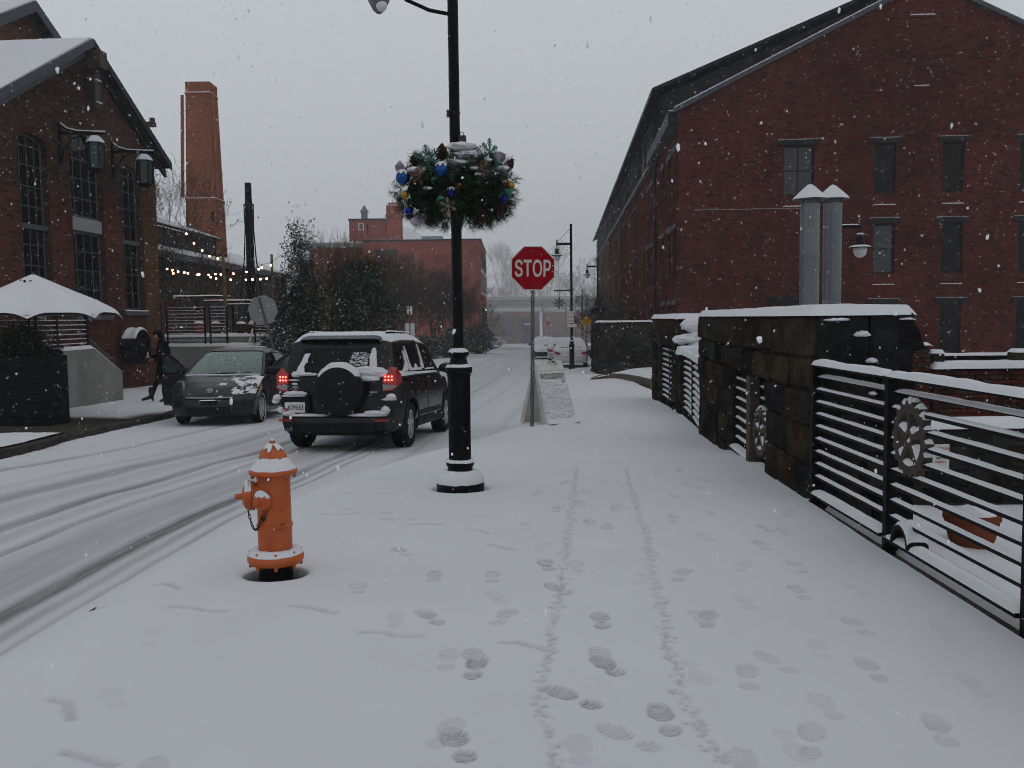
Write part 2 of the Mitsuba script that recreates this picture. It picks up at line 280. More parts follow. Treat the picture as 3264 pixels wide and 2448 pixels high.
def pit_list():
    r = np.random.default_rng(3); out = []
    for t in TRAILS:
        t = np.array(t); s = np.r_[0, np.cumsum(np.linalg.norm(np.diff(t, axis=0), axis=1))]; u = 0.0
        while u < s[-1]:
            x = np.interp(u, s, t[:, 0]); y = np.interp(u, s, t[:, 1]); wd = .009 if y > 8 else .017
            for k in range(2):
                out.append((x + r.normal(0, wd), y + r.normal(0, .02), r.uniform(.007, .016), r.uniform(.35, 1.0)))
            u += r.uniform(.012, .034)
    return out
PITS = np.array(pit_list())
def near_detail(x, y):
    """(height change, darkening 0..1) from prints, scuffs and small animal tracks."""
    h = np.zeros_like(x); k = np.zeros_like(x)
    for p in PRINTS:
        sel = np.where((np.abs(x - p[0]) < .4) & (np.abs(y - p[1]) < .4))[0]
        if len(sel) == 0: continue
        m, t, _ = shoe_mask(x[sel], y[sel], p)
        h[sel] -= m * (.013 + .007 * t); h[sel] += .006 * p[4] * np.exp(-((m / max(p[4], .05) - .12) / .10) ** 2) * (m > 0) * fb(x[sel], y[sel], 40, 9, 2); k[sel] = np.maximum(k[sel], m * (.14 + .58 * t * fb(x[sel], y[sel], 25, 7, 3) * 1.6))
    for l in SCUFFS:
        l = np.array(l)
        for (a, b) in zip(l[:-1], l[1:]):
            sel = np.where((np.abs(x - (a[0] + b[0]) / 2) < .3) & (np.abs(y - (a[1] + b[1]) / 2) < .3))[0]
            if len(sel) == 0: continue
            q = np.stack([x[sel], y[sel]], -1); d = b - a; t = np.clip(((q - a) @ d) / (d @ d), 0, 1); dd = q - a - t[:, None] * d
            m = np.exp(-(np.hypot(dd[:, 0], dd[:, 1]) / (.016 + .012 * fb(x[sel], y[sel], 9, 2, 2))) ** 2)
            h[sel] = np.minimum(h[sel], -.014 * m); k[sel] = np.maximum(k[sel], .30 * m * (.4 + 1.1 * fb(x[sel], y[sel], 22, 4, 2)))
    from scipy.spatial import cKDTree
    q = np.stack([x, y], -1); td, ti = cKDTree(PITS[:, :2]).query(q, k=2, distance_upper_bound=.05)
    for c in range(2):
        ok = np.isfinite(td[:, c]); i = ti[ok, c]; m = np.exp(-(td[ok, c] / PITS[i, 2]) ** 2) * PITS[i, 3]
        h[ok] -= .008 * m; k[ok] = np.maximum(k[ok], .5 * m)
    return h, k
HYD = (-1.415, 5.40)
def ground_height(x, y):
    """snow surface and its colour, anywhere on road and right-hand pavement."""
    k = sst(.35, -.25, x - XR(y)); z = GZ(y) - .10 * k
    z = z + .022 * (fb(x, y, .7, 1, 3) - .5) * 2 + .012 * (fb(x, y, 3.2, 2, 4) - .5)
    col = np.full(x.shape + (3,), 1.0) * np.array([.60, .605, .63])
    col *= (.965 + .07 * fb(x, y, 2.0, 4, 4))[..., None]
    # tyre tracks: compressed grey snow, in strips that follow the road
    s = x - XT(y); w = .10 * (fb(x * .0 + s * 0, y, .5, 8, 2) - .5); sl = s + w
    tr = np.zeros_like(x); road = sst(.12, -.25, x - XR(y)) * sst(-.15, .45, x - XL(y))
    for o, wd, st in ((0, .10, .95), (-.85, .20, .62), (-2.32, .10, .60), (.52, .055, .62), (1.36, .10, .92), (1.56, .05, .55), (.95, .30, .48), (-.42, .20, .28), (.25, .10, .35), (-1.35, .10, .25), (1.72, .03, .55), (2.3, .09, .32), (3.3, .10, .30)):
        g = np.exp(-(np.abs(sl - o) / wd) ** 2.4); tr = np.maximum(tr, st * g * (.55 + .75 * fb(sl * 3.0, y * .35, 1.0, 20 + o, 3)))
    strk = fb(sl * 16.0, y * .30, 1.0, 31, 3); fine = fb(sl * 45, y * 2.2, 1.0, 33, 3)
    tr = np.clip(tr + .30 * np.clip(strk - .48, 0, 1), 0, 1) * road; tr = np.clip(tr * (.55 + .8 * fine), 0, 1)
    tr *= .26 + .90 * np.exp(-np.clip(y - 9, 0, 200) / 16.)
    z = z - .014 * tr + .004 * road * (fine - .5)
    slush = np.array([.25, .25, .255])
    col = col * (1 - tr[..., None]) + slush * tr[..., None]
    col *= (1 - .09 * road)[..., None]
    # ridge of ploughed crumbs at the left kerb
    dl = x - XL(y); cl = np.exp(-((dl - .35) / .42) ** 2) * sst(34, 26, y)
    z = z + cl * (.015 + .10 * np.clip(fb(x, y, 7.0, 41, 3) - .45, 0, 1))
    # melted ring under the hydrant, snug dip round the lamp foot
    hx, hy = x - HYD[0], y - HYD[1]; e = np.hypot((hx - .005) / .168, (hy + .035) / .135) + .10 * (fb(x, y, 8, 51, 2) - .5)
    pit = sst(1.12, .96, e); z = z - .085 * pit + .012 * np.exp(-((e - 1.35) / .3) ** 2)
    col = col * (1 - pit[..., None]) + np.array([.035, .032, .03]) * pit[..., None]
    e = np.hypot(x + .47, y - 8.15); z = z - .03 * np.exp(-((e - .215) / .035) ** 2)
    return z, col
def patch(x, y, detail=False):
    sh = x.shape; xr, yr = x.ravel(), y.ravel(); z, c = ground_height(xr, yr)
    if detail:
        h, k = near_detail(xr, yr); z = z + h; c = c * (1 - k[:, None]) + np.array([.20, .20, .205]) * k[:, None]
    i, j = np.meshgrid(np.arange(sh[0] - 1), np.arange(sh[1] - 1), indexing='ij'); n = sh[1]
    q = np.stack([i * n + j, i * n + j + 1, (i + 1) * n + j + 1, (i + 1) * n + j], -1).reshape(-1, 4)
    return tm(np.stack([xr, yr, z], -1), np.vstack([q[:, [0, 1, 2]], q[:, [0, 2, 3]]])), np.clip(c, 0, 1)
def geo(a, b, ratio):
    n = int(math.log(b / a) / math.log(ratio)) + 1; return a * (b / a) ** (np.arange(n + 1) / n)
def strip(ya, xa, xb, n, detail=False):
    t = np.linspace(0, 1, n); A, B = xa(ya), xb(ya); x = A[:, None] * (1 - t) + B[:, None] * t
    return patch(x, np.broadcast_to(ya[:, None], x.shape).copy(), detail)
def join(parts):
    m = cat([p[0] for p in parts]); return m, np.vstack([p[1] for p in parts])
XMID = lambda y: XR(y) + 0 * y
y0 = np.r_[np.linspace(-12, 2.5, 24)[:-1], geo(2.5, 9.5, 1.0031)]
y1 = geo(9.5, 46, 1.011); y2 = geo(46, 160, 1.03)
m, c = join([strip(y0, XMID, XW, 640, True), strip(y1, XMID, XW, 160), strip(y2, XMID, XW, 24)])
struct('pavement', m, 'snow_ground', smooth=True, color=c, label='snow covered pavement with shoe prints beside the street', cat='pavement')
y0 = np.r_[np.linspace(-12, 4, 10)[:-1], geo(4, 24, 1.0055)]
y1 = geo(24, 170, 1.02)
m, c = join([strip(y0, XL, XMID, 420), strip(y1, XL, XMID, 150)])
struct('road', m, 'snow_ground', smooth=True, color=c, label='snowy street with grey tyre tracks', cat='road')

# far ground sheet, below everything, out to the horizon
def far_sheet():
    r = np.r_[0.01, geo(8, 1400, 1.12)]; t = np.linspace(0, 2 * np.pi, 73)
    x = r[:, None] * np.sin(t); y = r[:, None] * np.cos(t); z = GZ(np.clip(y, -30, 900)) - .55 - .012 * np.clip(np.abs(x) - 10, 0, 60) * 0
    z = z - 1.35 * sst(2.2, 3.2, x) * sst(60, 36, y); i, j = np.meshgrid(np.arange(len(r) - 1), np.arange(72), indexing='ij'); n = 73
    q = np.stack([i * n + j, (i + 1) * n + j, (i + 1) * n + j + 1, i * n + j + 1], -1).reshape(-1, 4)
    return tm(np.stack([x.ravel(), y.ravel(), z.ravel()], -1), q)
_f = far_sheet(); _f = trimesh.Trimesh(_f.vertices, np.vstack([_f.faces]), process=False) if _f.faces.shape[1] == 3 else _f
struct('ground', (_f.vertices, _f.faces), 'snow', smooth=True, label='snowy ground beyond the street', cat='ground')

# left pavement: raised kerb, snow with a bare wet patch under the umbrella
def left_z(x, y):
    d = XL(y) - x; return GZ(y) - .10 + .11 + .055 * sst(.3, 5, d) + .10 * sst(4, 6, d) * sst(18, 23, y)
def left_pavement():
    y = np.r_[np.linspace(-12, 8, 20)[:-1], np.linspace(8, 34, 420), np.linspace(34.3, 62, 80)]; t = np.linspace(0, 1, 240) ** 1.3
    x = (XL(y) - .16)[:, None] + (-17.5 - (XL(y) - .16))[:, None] * t; Y = np.broadcast_to(y[:, None], x.shape)
    bare = sst(15.55, 15.75, Y + .25 * (fb(x, Y, 3, 61, 3) - .5)) * sst(19.4, 19.0, Y + .12 * (x + 8) + .5 * (fb(x, Y, 2.5, 63, 3) - .5)) * sst(-6.0, -7.2, x)
    bare = np.maximum(bare, sst(15.6, 15.7, Y) * sst(.55, .12, XL(Y) - .16 - x + .3 * (fb(x, Y, 4, 64, 3) - .5)) * sst(21, 20, Y))
    z = left_z(x, Y) + .035 * (1 - bare) + .012 * (fb(x, Y, 2.5, 65, 3) - .5) * (1 - bare) + .03 * (1 - bare) * np.clip(fb(x, Y, 9, 66, 3) - .5, 0, 1)
    c = np.full(x.shape + (3,), 1.0) * np.array([.60, .605, .63]) * (.93 + .1 * fb(x, Y, 2, 67, 4))[..., None]
    tr = np.clip(fb(x, Y, 5, 68, 3) - .52, 0, 1) * 1.2 * sst(24, 19, Y); c = c * (1 - tr[..., None]) + .4 * tr[..., None]
    wet = np.array([.040, .037, .033]) * (.7 + .7 * fb(x, Y, 1.5, 69, 4))[..., None]; c = c * (1 - bare[..., None]) + wet * bare[..., None]
    n = x.shape[1]; i, j = np.meshgrid(np.arange(x.shape[0] - 1), np.arange(n - 1), indexing='ij')
    q = np.stack([i * n + j, (i + 1) * n + j, (i + 1) * n + j + 1, i * n + j + 1], -1).reshape(-1, 4)
    return tm(np.stack([x.ravel(), Y.ravel(), z.ravel()], -1), np.vstack([q[:, [0, 1, 2]], q[:, [0, 2, 3]]])), c.reshape(-1, 3)
m, c = left_pavement()
struct('pavement', m, 'snow_ground', smooth=True, color=c, label='left pavement, snowy with a bare wet strip under the umbrella', cat='pavement')
kb = 'kerb'
labels[kb] = {'kind': 'structure', 'label': 'dark stone kerb on the left of the street', 'category': 'kerb'}
yk = -10.0
while yk < 60:
    L = 1.5; a, b = np.array([XL(yk), yk]), np.array([XL(yk + L - .012), yk + L - .012]); z = GZ(yk + L / 2) - .10
    d = (b - a) / np.linalg.norm(b - a); nn = np.array([-d[1], d[0]])
    P = []
    for q, yy in ((a, yk), (b, yk + L)):
        zz = GZ(yy) - .10
        for o, h in ((0, -.2), (0, .105), (.015, .12), (.15, .12), (.165, .11), (.165, -.2)):
            P.append([*(q + nn * o), zz + h])
    add('kerb_stone', hull(P), 'kerbstone', kb)
    yk += L

# ---------------------------------------------------------------- stone parapet, its openings, the railings between
WL = pch([(0, 2.40), (7.4, 2.42), (9, 2.50), (11, 2.62), (14.6, 2.98), (18.6, 3.42), (20, 3.48), (23.6, 3.62), (26, 3.7)])
def block(P, b=.012, jit=.012, r=None):
    """chamfered block from 8 corner points [i][j][k], corners shaken a little."""
    r = r or rng; P = np.asarray(P, float) + r.normal(0, jit, (2, 2, 2, 3)) * 0.6; c = P.mean((0, 1, 2)); out = []
    for i in (0, 1):
        for j in (0, 1):
            for k in (0, 1):
                q = P[i, j, k]; ex = P[1 - i, j, k] - q; ey = P[i, 1 - j, k] - q; ez = P[i, j, 1 - k] - q
                ex, ey, ez = [v / max(np.linalg.norm(v), 1e-6) * b for v in (ex, ey, ez)]
                out += [q + ex + ey, q + ex + ez, q + ey + ez]
    return hull(out)
def stone_face(parent, fmap, s0, s1, courses, wmin, wmax, skip=None, depth=.12, proud=(.008, .04), seed=1, pal=(0, 1, 2, 3, 4), name='stone', clip=None):
    """blocks laid in courses on a face; fmap(s, z, out) -> point. skip: list of (s0, s1, z0, z1) left open."""
    r = np.random.default_rng(seed); j = .007
    for (z0, z1) in courses:
        s = s0
        spans = [(s0, s1)]
        for (a, b, c, d) in (skip or []):
            if c < z1 - .03 and d > z0 + .03:
                spans = [q for (u, v) in spans for q in ((u, min(v, a)), (max(u, b), v)) if q[1] - q[0] > .05]
        for (u, v) in spans:
            s = u
            while s < v - 1e-6:
                w = r.uniform(wmin, wmax)
                if v - (s + w) < wmin * .7: w = v - s
                o = r.uniform(*proud)
                P = [[[fmap(x, z, y) for y in (o, -depth)] for z in (z0 + j, z1 - j)] for x in (s + j, s + w - j)]
                add(name, block(P, .022, .016, r), STONES[pal[r.integers(len(pal))]], parent)
                s += w
def wall_map(s, z, out): return np.array([WL(s) - out, s, z])
def core(y0, y1, z0, z1, th, inset=.02):
    ys = np.linspace(y0, y1, 8); P = []
    v = np.array([[WL(y) + a, y, z] for y in ys for (a, z) in ((inset, z0), (inset, z1), (th, z1), (th, z0))]); n = len(ys); f = []
    for i in range(n - 1):
        for k in range(4):
            a, b = i * 4 + k, i * 4 + (k + 1) % 4; f += [[a, b, b + 4], [a, b + 4, a + 4]]
    f += [[0, 2, 1], [0, 3, 2], [4 * n - 4, 4 * n - 3, 4 * n - 2], [4 * n - 4, 4 * n - 2, 4 * n - 1]]
    m = tm(v, f); m.fix_normals(); return m
def cap_snow(y0, y1, x0off, x1off, z, th, n=60, ends=.10, map_=None, seed=0):
    """a soft ribbon of snow lying along the wall line."""
    ys = np.linspace(y0, y1, n); u = np.linspace(0, 1, 13); U, Y = np.meshgrid(u, ys)
    X = np.array([WL(y) for y in ys])[:, None] + x0off + (x1off - x0off) * U
    e = np.minimum(U, 1 - U) * (x1off - x0off); f = np.minimum(Y - y0, y1 - Y)
    h = np.sqrt(np.clip(1 - (1 - np.clip(e / .07, 0, 1)) ** 2, 0, 1)) * np.sqrt(np.clip(1 - (1 - np.clip(f / ends, 0, 1)) ** 2, 0, 1))
    nn = fb(X + seed, Y, 3.0, 5, 3)
    Z = z - .004 + th * h * (.8 + .45 * nn); X = X + .02 * (fb(X, Y, 5, 8, 2) - .5)
    i, j = np.meshgrid(np.arange(n - 1), np.arange(12), indexing='ij'); w = 13
    q = np.stack([i * w + j, i * w + j + 1, (i + 1) * w + j + 1, (i + 1) * w + j], -1).reshape(-1, 4)
    return tm(np.stack([X.ravel(), Y.ravel(), Z.ravel()], -1), np.vstack([q[:, [0, 1, 2]], q[:, [0, 2, 3]]]))

w1 = thing('stone_parapet', 'long dark stone parapet with a railed opening, nearest block wall beside the pavement', 'stone wall')
add('core', cat([core(7.45, 9.02, -1.0, 1.46, .78), core(11.46, 14.6, -1.0, 1.46, .78), core(9.02, 11.46, .88, 1.46, .78)]), 'mortar', w1)
CO = [(-.45, -.08), (-.08, .27), (.27, .58), (.58, .87), (.87, 1.14), (1.14, 1.49)]
stone_face(w1, wall_map, 7.42, 14.62, CO[:4], .34, .8, skip=[(9.02, 11.46, -1, .87)], seed=21)
stone_face(w1, wall_map, 7.42, 14.62, CO[4:5], .5, 1.0, seed=22)
stone_face(w1, wall_map, 7.42, 14.62, CO[5:], .95, 1.5, seed=23, proud=(.02, .035), pal=(1, 4, 1, 2))
def end_map(s, z, out): return np.array([WL(7.4) + s, 7.44 - out, z])
stone_face(w1, end_map, .02, .80, [(-.9, -.4), (-.4, .05), (.05, .36), (.36, .7), (.7, 1.0), (1.0, 1.5)], .3, .52, seed=24, proud=(.02, .12), pal=(0, 3, 3, 0))
def far_map(s, z, out): return np.array([WL(14.6) + s, 14.6 + out, z])
add('rubble', cat([block(np.array([[[(WL(7.5) + x + a * .22, 7.34 + b * .3, z + c * .2) for c in (0, 1)] for b in (0, 1)] for a in (0, 1)]), .05, .05) for x, z in ((.08, .30), (.5, .62), (.3, .95), (.62, 1.2), (.1, -.2), (.5, -.05))]), STONES[3], w1, kind='stuff')
add('snow', cap_snow(7.36, 14.65, -.05, .84, 1.49, .085, 110), 'snow', w1, smooth=True)
def clump(par, c, sc, seed):
    g = trimesh.creation.icosphere(3); f = meshkit.fbm(g.vertices * 2.6 + seed * 4.3, 3) - .5; g.vertices = g.vertices * (1 + 1.1 * f)[:, None]; g.vertices[:, 2] = np.where(g.vertices[:, 2] < 0, .45 * g.vertices[:, 2], g.vertices[:, 2])
    g.vertices = g.vertices * sc + c; add('snow_clump', g, 'snow', par, smooth=True)
for i, (x, z, a, b) in enumerate(((.36, 1.33, .06, .03), (.44, 1.12, .045, .025), (.45, .86, .03, .02), (.12, .88, .04, .008), (.72, 1.45, .06, .012), (.16, 1.45, .10, .015))): clump(w1, (WL(7.4) + x, 7.33, z), (a, .035, b), i)

w2 = thing('stone_parapet', 'second stone parapet along the pavement, farther off, with snow caught on its broken end', 'stone wall')
add('core', cat([core(19.3, 20.1, -1.4, 1.4, .8), core(22.8, 23.7, -1.4, 1.4, .8), core(20.1, 22.8, .82, 1.4, .8)]), 'mortar', w2)
stone_face(w2, wall_map, 19.28, 23.72, [(-.8, -.35), (-.35, 0), (0, .42), (.42, .82)], .35, .8, skip=[(20.05, 22.85, -1, .83)], seed=31)
stone_face(w2, wall_map, 19.28, 23.72, [(.82, 1.10)], .6, 1.1, seed=32)
stone_face(w2, wall_map, 19.28, 23.72, [(1.10, 1.44)], .9, 1.6, seed=33, pal=(1, 4, 2))
stone_face(w2, lambda s, z, o: np.array([WL(19.3) + s, 19.32 - o, z]), .02, .82, [(-.8, -.3), (-.3, .2), (.2, .6), (.6, .9), (.9, 1.42)], .3, .5, seed=34, proud=(.0, .25), pal=(0, 2, 3))
add('snow', cap_snow(19.15, 23.78, -.05, .84, 1.44, .10, 70, seed=4), 'snow', w2, smooth=True)
for (x, z, a, b) in ((.38, 1.30, .34, .16), (.46, 1.10, .25, .14), (.22, 1.02, .34, .10), (.50, .88, .30, .14), (.30, .80, .2, .09), (.10, .72, .12, .08), (.66, .98, .2, .1)):
    g = trimesh.creation.icosphere(3, radius=1.0); g.vertices = g.vertices * [a, .16, b] + [WL(19.3) + x, 19.13, z] + .12 * (meshkit.fbm(g.vertices * 2.2 + x * 9, 2)[:, None] - .5) * [1, .6, 1]
    add('snow_clump', g, 'snow', w2, smooth=True)
pz = thing('stone_post', 'low stone post with a snow mound between the two rail sections', 'stone post')
add('core', core(18.62, 19.12, -1.3, .70, .45), 'mortar', pz)
stone_face(pz, wall_map, 18.62, 19.12, [(-.75, -.3), (-.3, .1), (.1, .45), (.45, .72)], .48, .5, seed=41, depth=.2, pal=(0, 2))
stone_face(pz, lambda s, z, o: np.array([WL(18.62) + s, 18.62 - o, z]), 0.02, .44, [(-.75, -.2), (-.2, .35), (.35, .72)], .4, .44, seed=42, depth=.2, pal=(0, 2))
add('snow', cap_snow(18.55, 19.2, -.06, .5, .72, .16, 20, seed=2), 'snow', pz, smooth=True)

# railings
def snow_strip(y0, y1, x0, x1, z, th):
    n = max(4, int((y1 - y0) / .06)); ys = np.linspace(y0, y1, n); u = np.linspace(0, 1, 7); U, Y = np.meshgrid(u, ys)
    X = np.array([WLF(y) for y in ys])[:, None] + x0 + (x1 - x0) * U
    h = np.sqrt(np.clip(1 - (2 * U - 1) ** 2, 0, 1)) * np.clip(np.minimum(Y - y0, y1 - Y) / .03, 0, 1) ** .5
    Z = z - .002 + th * h * (.8 + .5 * fb(X + z * 7, Y, 6, 3, 2))
    i, j = np.meshgrid(np.arange(n - 1), np.arange(6), indexing='ij')
    q = np.stack([i * 7 + j, i * 7 + j + 1, (i + 1) * 7 + j + 1, (i + 1) * 7 + j], -1).reshape(-1, 4)
    return tm(np.stack([X.ravel(), Y.ravel(), Z.ravel()], -1), np.vstack([q[:, [0, 1, 2]], q[:, [0, 2, 3]]]))
WLF = WL
def bar(par, name, y0, y1, x0, x1, z0, z1, sn, mat_='iron'):
    n = 4; ys = np.linspace(y0, y1, n)
    ms = []
    for a, b in zip(ys[:-1], ys[1:]):
        P = [[WLF(y) + x, y, z] for y in (a, b) for x in (x0, x1) for z in (z0, z1)]; ms.append(hull(P))
    k = add(name, cat(ms), mat_, par)
    if sn: add('snow', snow_strip(y0, y1, x0 - .004, x1 + .004, z1, sn), 'snow', k, smooth=True)
    return k
def post(par, y, x0, x1, t, z0, z1):
    return add('post', box(WLF(y) + x0, WLF(y) + x1, y - t / 2, y + t / 2, z0, z1, .004), 'iron', par)
def gear(par, y, z, r, teeth, name='gear_wheel', x=0.0, th=.05, spokes=5):
    a = np.linspace(0, 2 * np.pi, teeth * 4, endpoint=False); rr = np.where((np.arange(teeth * 4) % 4) < 2, r, r * .90)
    pol = Polygon(np.c_[rr * np.cos(a), rr * np.sin(a)]).difference(Point(0, 0).buffer(r * .70, 24))
    hub = Point(0, 0).buffer(r * .24, 16).difference(Point(0, 0).buffer(r * .10, 12)); sp = []
    for k in range(spokes):
        t = 2 * np.pi * k / spokes + .3; d = np.array([math.cos(t), math.sin(t)]); nn = np.array([-d[1], d[0]]) * r * .07
        sp.append(Polygon([d * r * .15 + nn, d * r * .75 + nn * 1.3, d * r * .75 - nn * 1.3, d * r * .15 - nn]))
    g = unary_union([pol, hub] + sp); ms = [prism(q, th) for q in (g.geoms if hasattr(g, 'geoms') else [g])]
    m = cat(ms); m.apply_transform(M4([WLF(y) + x - th / 2, y, z], [0, 1, 0], [0, 0, 1], [1, 0, 0]))
    k = add(name, m, 'rusty_iron', par); s = snow_on(m, .03, .5, .02)
    if s is not None: add('snow', s, 'snow', k, smooth=True)
    return k
r1 = thing('railing', 'black iron railing of flat bars with a gear wheel, nearest, at the right edge', 'railing')
for y in (7.33, 5.85, 4.22, 2.6): post(r1, y, -.035, .035, .06, -.12, 1.09)
add('bracket', box(WL(5.95) + .03, WL(5.95) + .16, 5.87, 5.90, -.05, 1.08), 'iron', r1)
add('bracket', box(WL(7.3) + .03, WL(7.3) + .16, 7.22, 7.25, -.05, 1.08), 'iron', r1)
for a, b in ((5.88, 7.30), (4.25, 5.82), (2.63, 4.19)):
    bar(r1, 'top_rail', a - .03, b + .03, -.055, .055, 1.09, 1.105, .040)
    bar(r1, 'flat_bar', a, b, -.01, .10, 1.0, 1.010, .018)
    zs = (.90, .80, .705, .607, .508, .407, .31, .208)
    for z in zs:
        b2 = b
        if a == 4.25 and .45 < z < 1.0: b2 = 5.53 - math.sqrt(max(.235 ** 2 - (z - .74) ** 2, 0.0004)) + .01
        bar(r1, 'bar', a, b2, -.014, .014, z - .012, z + .012, .018)
        if a == 4.25 and .45 < z < 1.0 and 5.53 + (5.53 - b2) < 5.76: bar(r1, 'bar', 5.53 + (5.53 - b2), b, -.014, .014, z - .012, z + .012, .018)
    bar(r1, 'base_plate', a, b, -.055, .055, .062, .085, .03)
gear(r1, 5.53, .74, .235, 18, x=0)
def arch(par, y, z, r, w, name='arch_ornament'):
    t = np.linspace(0, np.pi, 15); v = []
    for k, (rad) in enumerate((r, r * .8)):
        for tt in t:
            for x in (-w / 2, w / 2): v.append([WLF(y) + x, y + rad * math.cos(tt), z + rad * math.sin(tt)])
    v = np.array(v).reshape(2, 15, 2, 3); ms = []
    for i in range(14): ms.append(hull(v[:, i:i + 2].reshape(-1, 3)))
    m = cat(ms); k = add(name, m, 'iron', par); s = snow_on(ms and cat(ms), .025, .3, .03)
    if s is not None: add('snow', s, 'snow', k, smooth=True)
arch(r1, 5.55, .085, .125, .13)
ft = []
for y0 in np.arange(-3, 7.3, .5): ft.append(hull([[WL(y) + x, y, z] for y in (y0, y0 + .5) for x in (-.015, .26) for z in (-.9, -.045)]))
rk = struct('retaining_kerb', cat(ft), 'kerbstone', label='dark stone footing under the nearest railing', cat='footing')
WLF = WL
add('snow', snow_strip(-2.9, 7.3, .045, .26, -.043, .05), 'snow', 'retaining_kerb', smooth=True)

r2 = thing('railing', 'iron bars filling the opening of the nearest stone parapet', 'railing')
for y in (9.06, 9.95, 11.42): post(r2, y, .10, .17, .07, -.25, .85)
for a, b in ((9.1, 9.92), (9.98, 11.38)):
    for i, z in enumerate((.74, .62, .50, .38, .26, .14, .02)): bar(r2, 'bar', a, b, .11, .15, z - .03, z - .008, .02)
    bar(r2, 'base_plate', a, b, .03, .16, -.13, -.105, .03)
add('channel_post', box(WL(9.95) - .01, WL(9.95) + .10, 9.86, 10.0, -.25, .84, .006), 'rusty_iron', r2)
gear(r2, 9.52, .28, .26, 20, x=.06, th=.06)
r3 = thing('railing', 'section of iron bars between the stone parapet and the low post', 'railing')
for y in (14.75, 16.7, 18.55): post(r3, y, .02, .10, .07, -.7, .72)
for a, b in ((14.8, 16.66), (16.74, 18.5)):
    bar(r3, 'top_rail', a, b, .0, .12, .70, .715, .10)
    for i in range(9): bar(r3, 'bar', a, b, .03, .09, .565 - i * .115, .595 - i * .115, .03)
r4 = thing('railing', 'iron bars filling the opening of the second stone parapet', 'railing')
for y in (20.12, 21.45, 22.78): post(r4, y, .12, .20, .08, -.8, .82)
for a, b in ((20.16, 21.4), (21.5, 22.74)):
    for i in range(10): bar(r4, 'bar', a, b, .12, .18, .665 - i * .125, .70 - i * .125, .03)

# courtyard below the parapet
Zc = -.80
def yard():
    x = np.linspace(2.62, 30, 60); y = np.linspace(-8, 36, 90); X, Y = np.meshgrid(x, y); Z = Zc + .05 * (fb(X, Y, .6, 5, 3) - .5) - 1.0 * sst(11.2, 12, Y) + .10 * np.exp(-((X - 3.5) / 1) ** 2)
    i, j = np.meshgrid(np.arange(89), np.arange(59), indexing='ij'); n = 60
    q = np.stack([i * n + j, i * n + j + 1, (i + 1) * n + j + 1, (i + 1) * n + j], -1).reshape(-1, 4)
    Z = np.where((Y > 7) & (X < WL(np.clip(Y, 0, 26)) + .3), Z - .8, Z)
    return tm(np.stack([X.ravel(), Y.ravel(), Z.ravel()], -1), np.vstack([q[:, [0, 1, 2]], q[:, [0, 2, 3]]]))
struct('courtyard', yard(), 'snow', smooth=True, label='snowy lower yard behind the railing', cat='yard')

lw = thing('retaining_wall', 'low rough stone wall below the railing, with a white warning notice', 'stone wall')
add('core', box(3.6, 12.0, 11.12, 11.9, -1.9, .06), 'mortar', lw)
stone_face(lw, lambda s, z, o: np.array([s, 11.12 - o, z]), 3.6, 12.0, [(-.85, -.62), (-.62, -.38), (-.38, -.14), (-.14, .10)], .28, .6, seed=51, depth=.1, pal=(0, 2, 3, 4))
def slab_snow(x0, x1, y0, y1, z, th, seed=0, e=.06):
    nx, ny = min(120, max(6, int((x1 - x0) / .07))), min(60, max(7, int((y1 - y0) / .05))); X, Y = np.meshgrid(np.linspace(x0, x1, nx), np.linspace(y0, y1, ny))
    d = np.minimum(np.minimum(X - x0, x1 - X), np.minimum(Y - y0, y1 - Y)); h = np.sqrt(np.clip(1 - (1 - np.clip(d / e, 0, 1)) ** 2, 0, 1))
    Z = z - .003 + th * h * (.75 + .5 * fb(X + seed, Y, 2.5, 3, 3)); i, j = np.meshgrid(np.arange(ny - 1), np.arange(nx - 1), indexing='ij')
    q = np.stack([i * nx + j, i * nx + j + 1, (i + 1) * nx + j + 1, (i + 1) * nx + j], -1).reshape(-1, 4)
    return tm(np.stack([X.ravel(), Y.ravel(), Z.ravel()], -1), np.vstack([q[:, [0, 1, 2]], q[:, [0, 2, 3]]]))
add('snow', slab_snow(5.0, 6.9, 11.05, 11.95, .10, .06), 'snow', lw, smooth=True)
add('snow', slab_snow(7.2, 11.9, 11.05, 11.95, .10, .06, 3), 'snow', lw, smooth=True)

def text(t, h, depth, M, bold=True):
    m = meshkit.text_mesh(t, h, depth, bold); m = m.copy() if hasattr(m, 'copy') else tm(*m)
    c = m.bounds; m.apply_translation([-(c[0][0] + c[1][0]) / 2, -(c[0][1] + c[1][1]) / 2, 0]); m.apply_transform(M); return m
diffuse('sign_white', (.60, .60, .58)); diffuse('sign_red', (.33, .012, .016)); diffuse('ink', (.012, .012, .016)); diffuse('ink_red', (.40, .03, .03)); diffuse('sign_yellow', (.62, .30, .012)); diffuse('ink_green', (.02, .12, .07))
cs = thing('warning_sign', 'small white notice with red and black lettering on the low wall behind the railing', 'sign')
SX, SY, SZ = 5.155, 11.04, -.235
add('plate', box(SX - .10, SX + .10, SY - .012, SY, SZ - .155, SZ + .155), 'sign_white', cs)
def front(x, y, z): return M4([x, y, z], [1, 0, 0], [0, 0, 1], [0, -1, 0])
add('lettering', text('CAUTION', .032, .002, front(SX, SY - .012, SZ + .10)), 'ink_red', cs)
add('lettering', text('May be', .024, .002, front(SX, SY - .012, SZ - .015)), 'ink', cs)
add('lettering', text('slippery', .026, .002, front(SX, SY - .012, SZ - .06)), 'ink_red', cs)

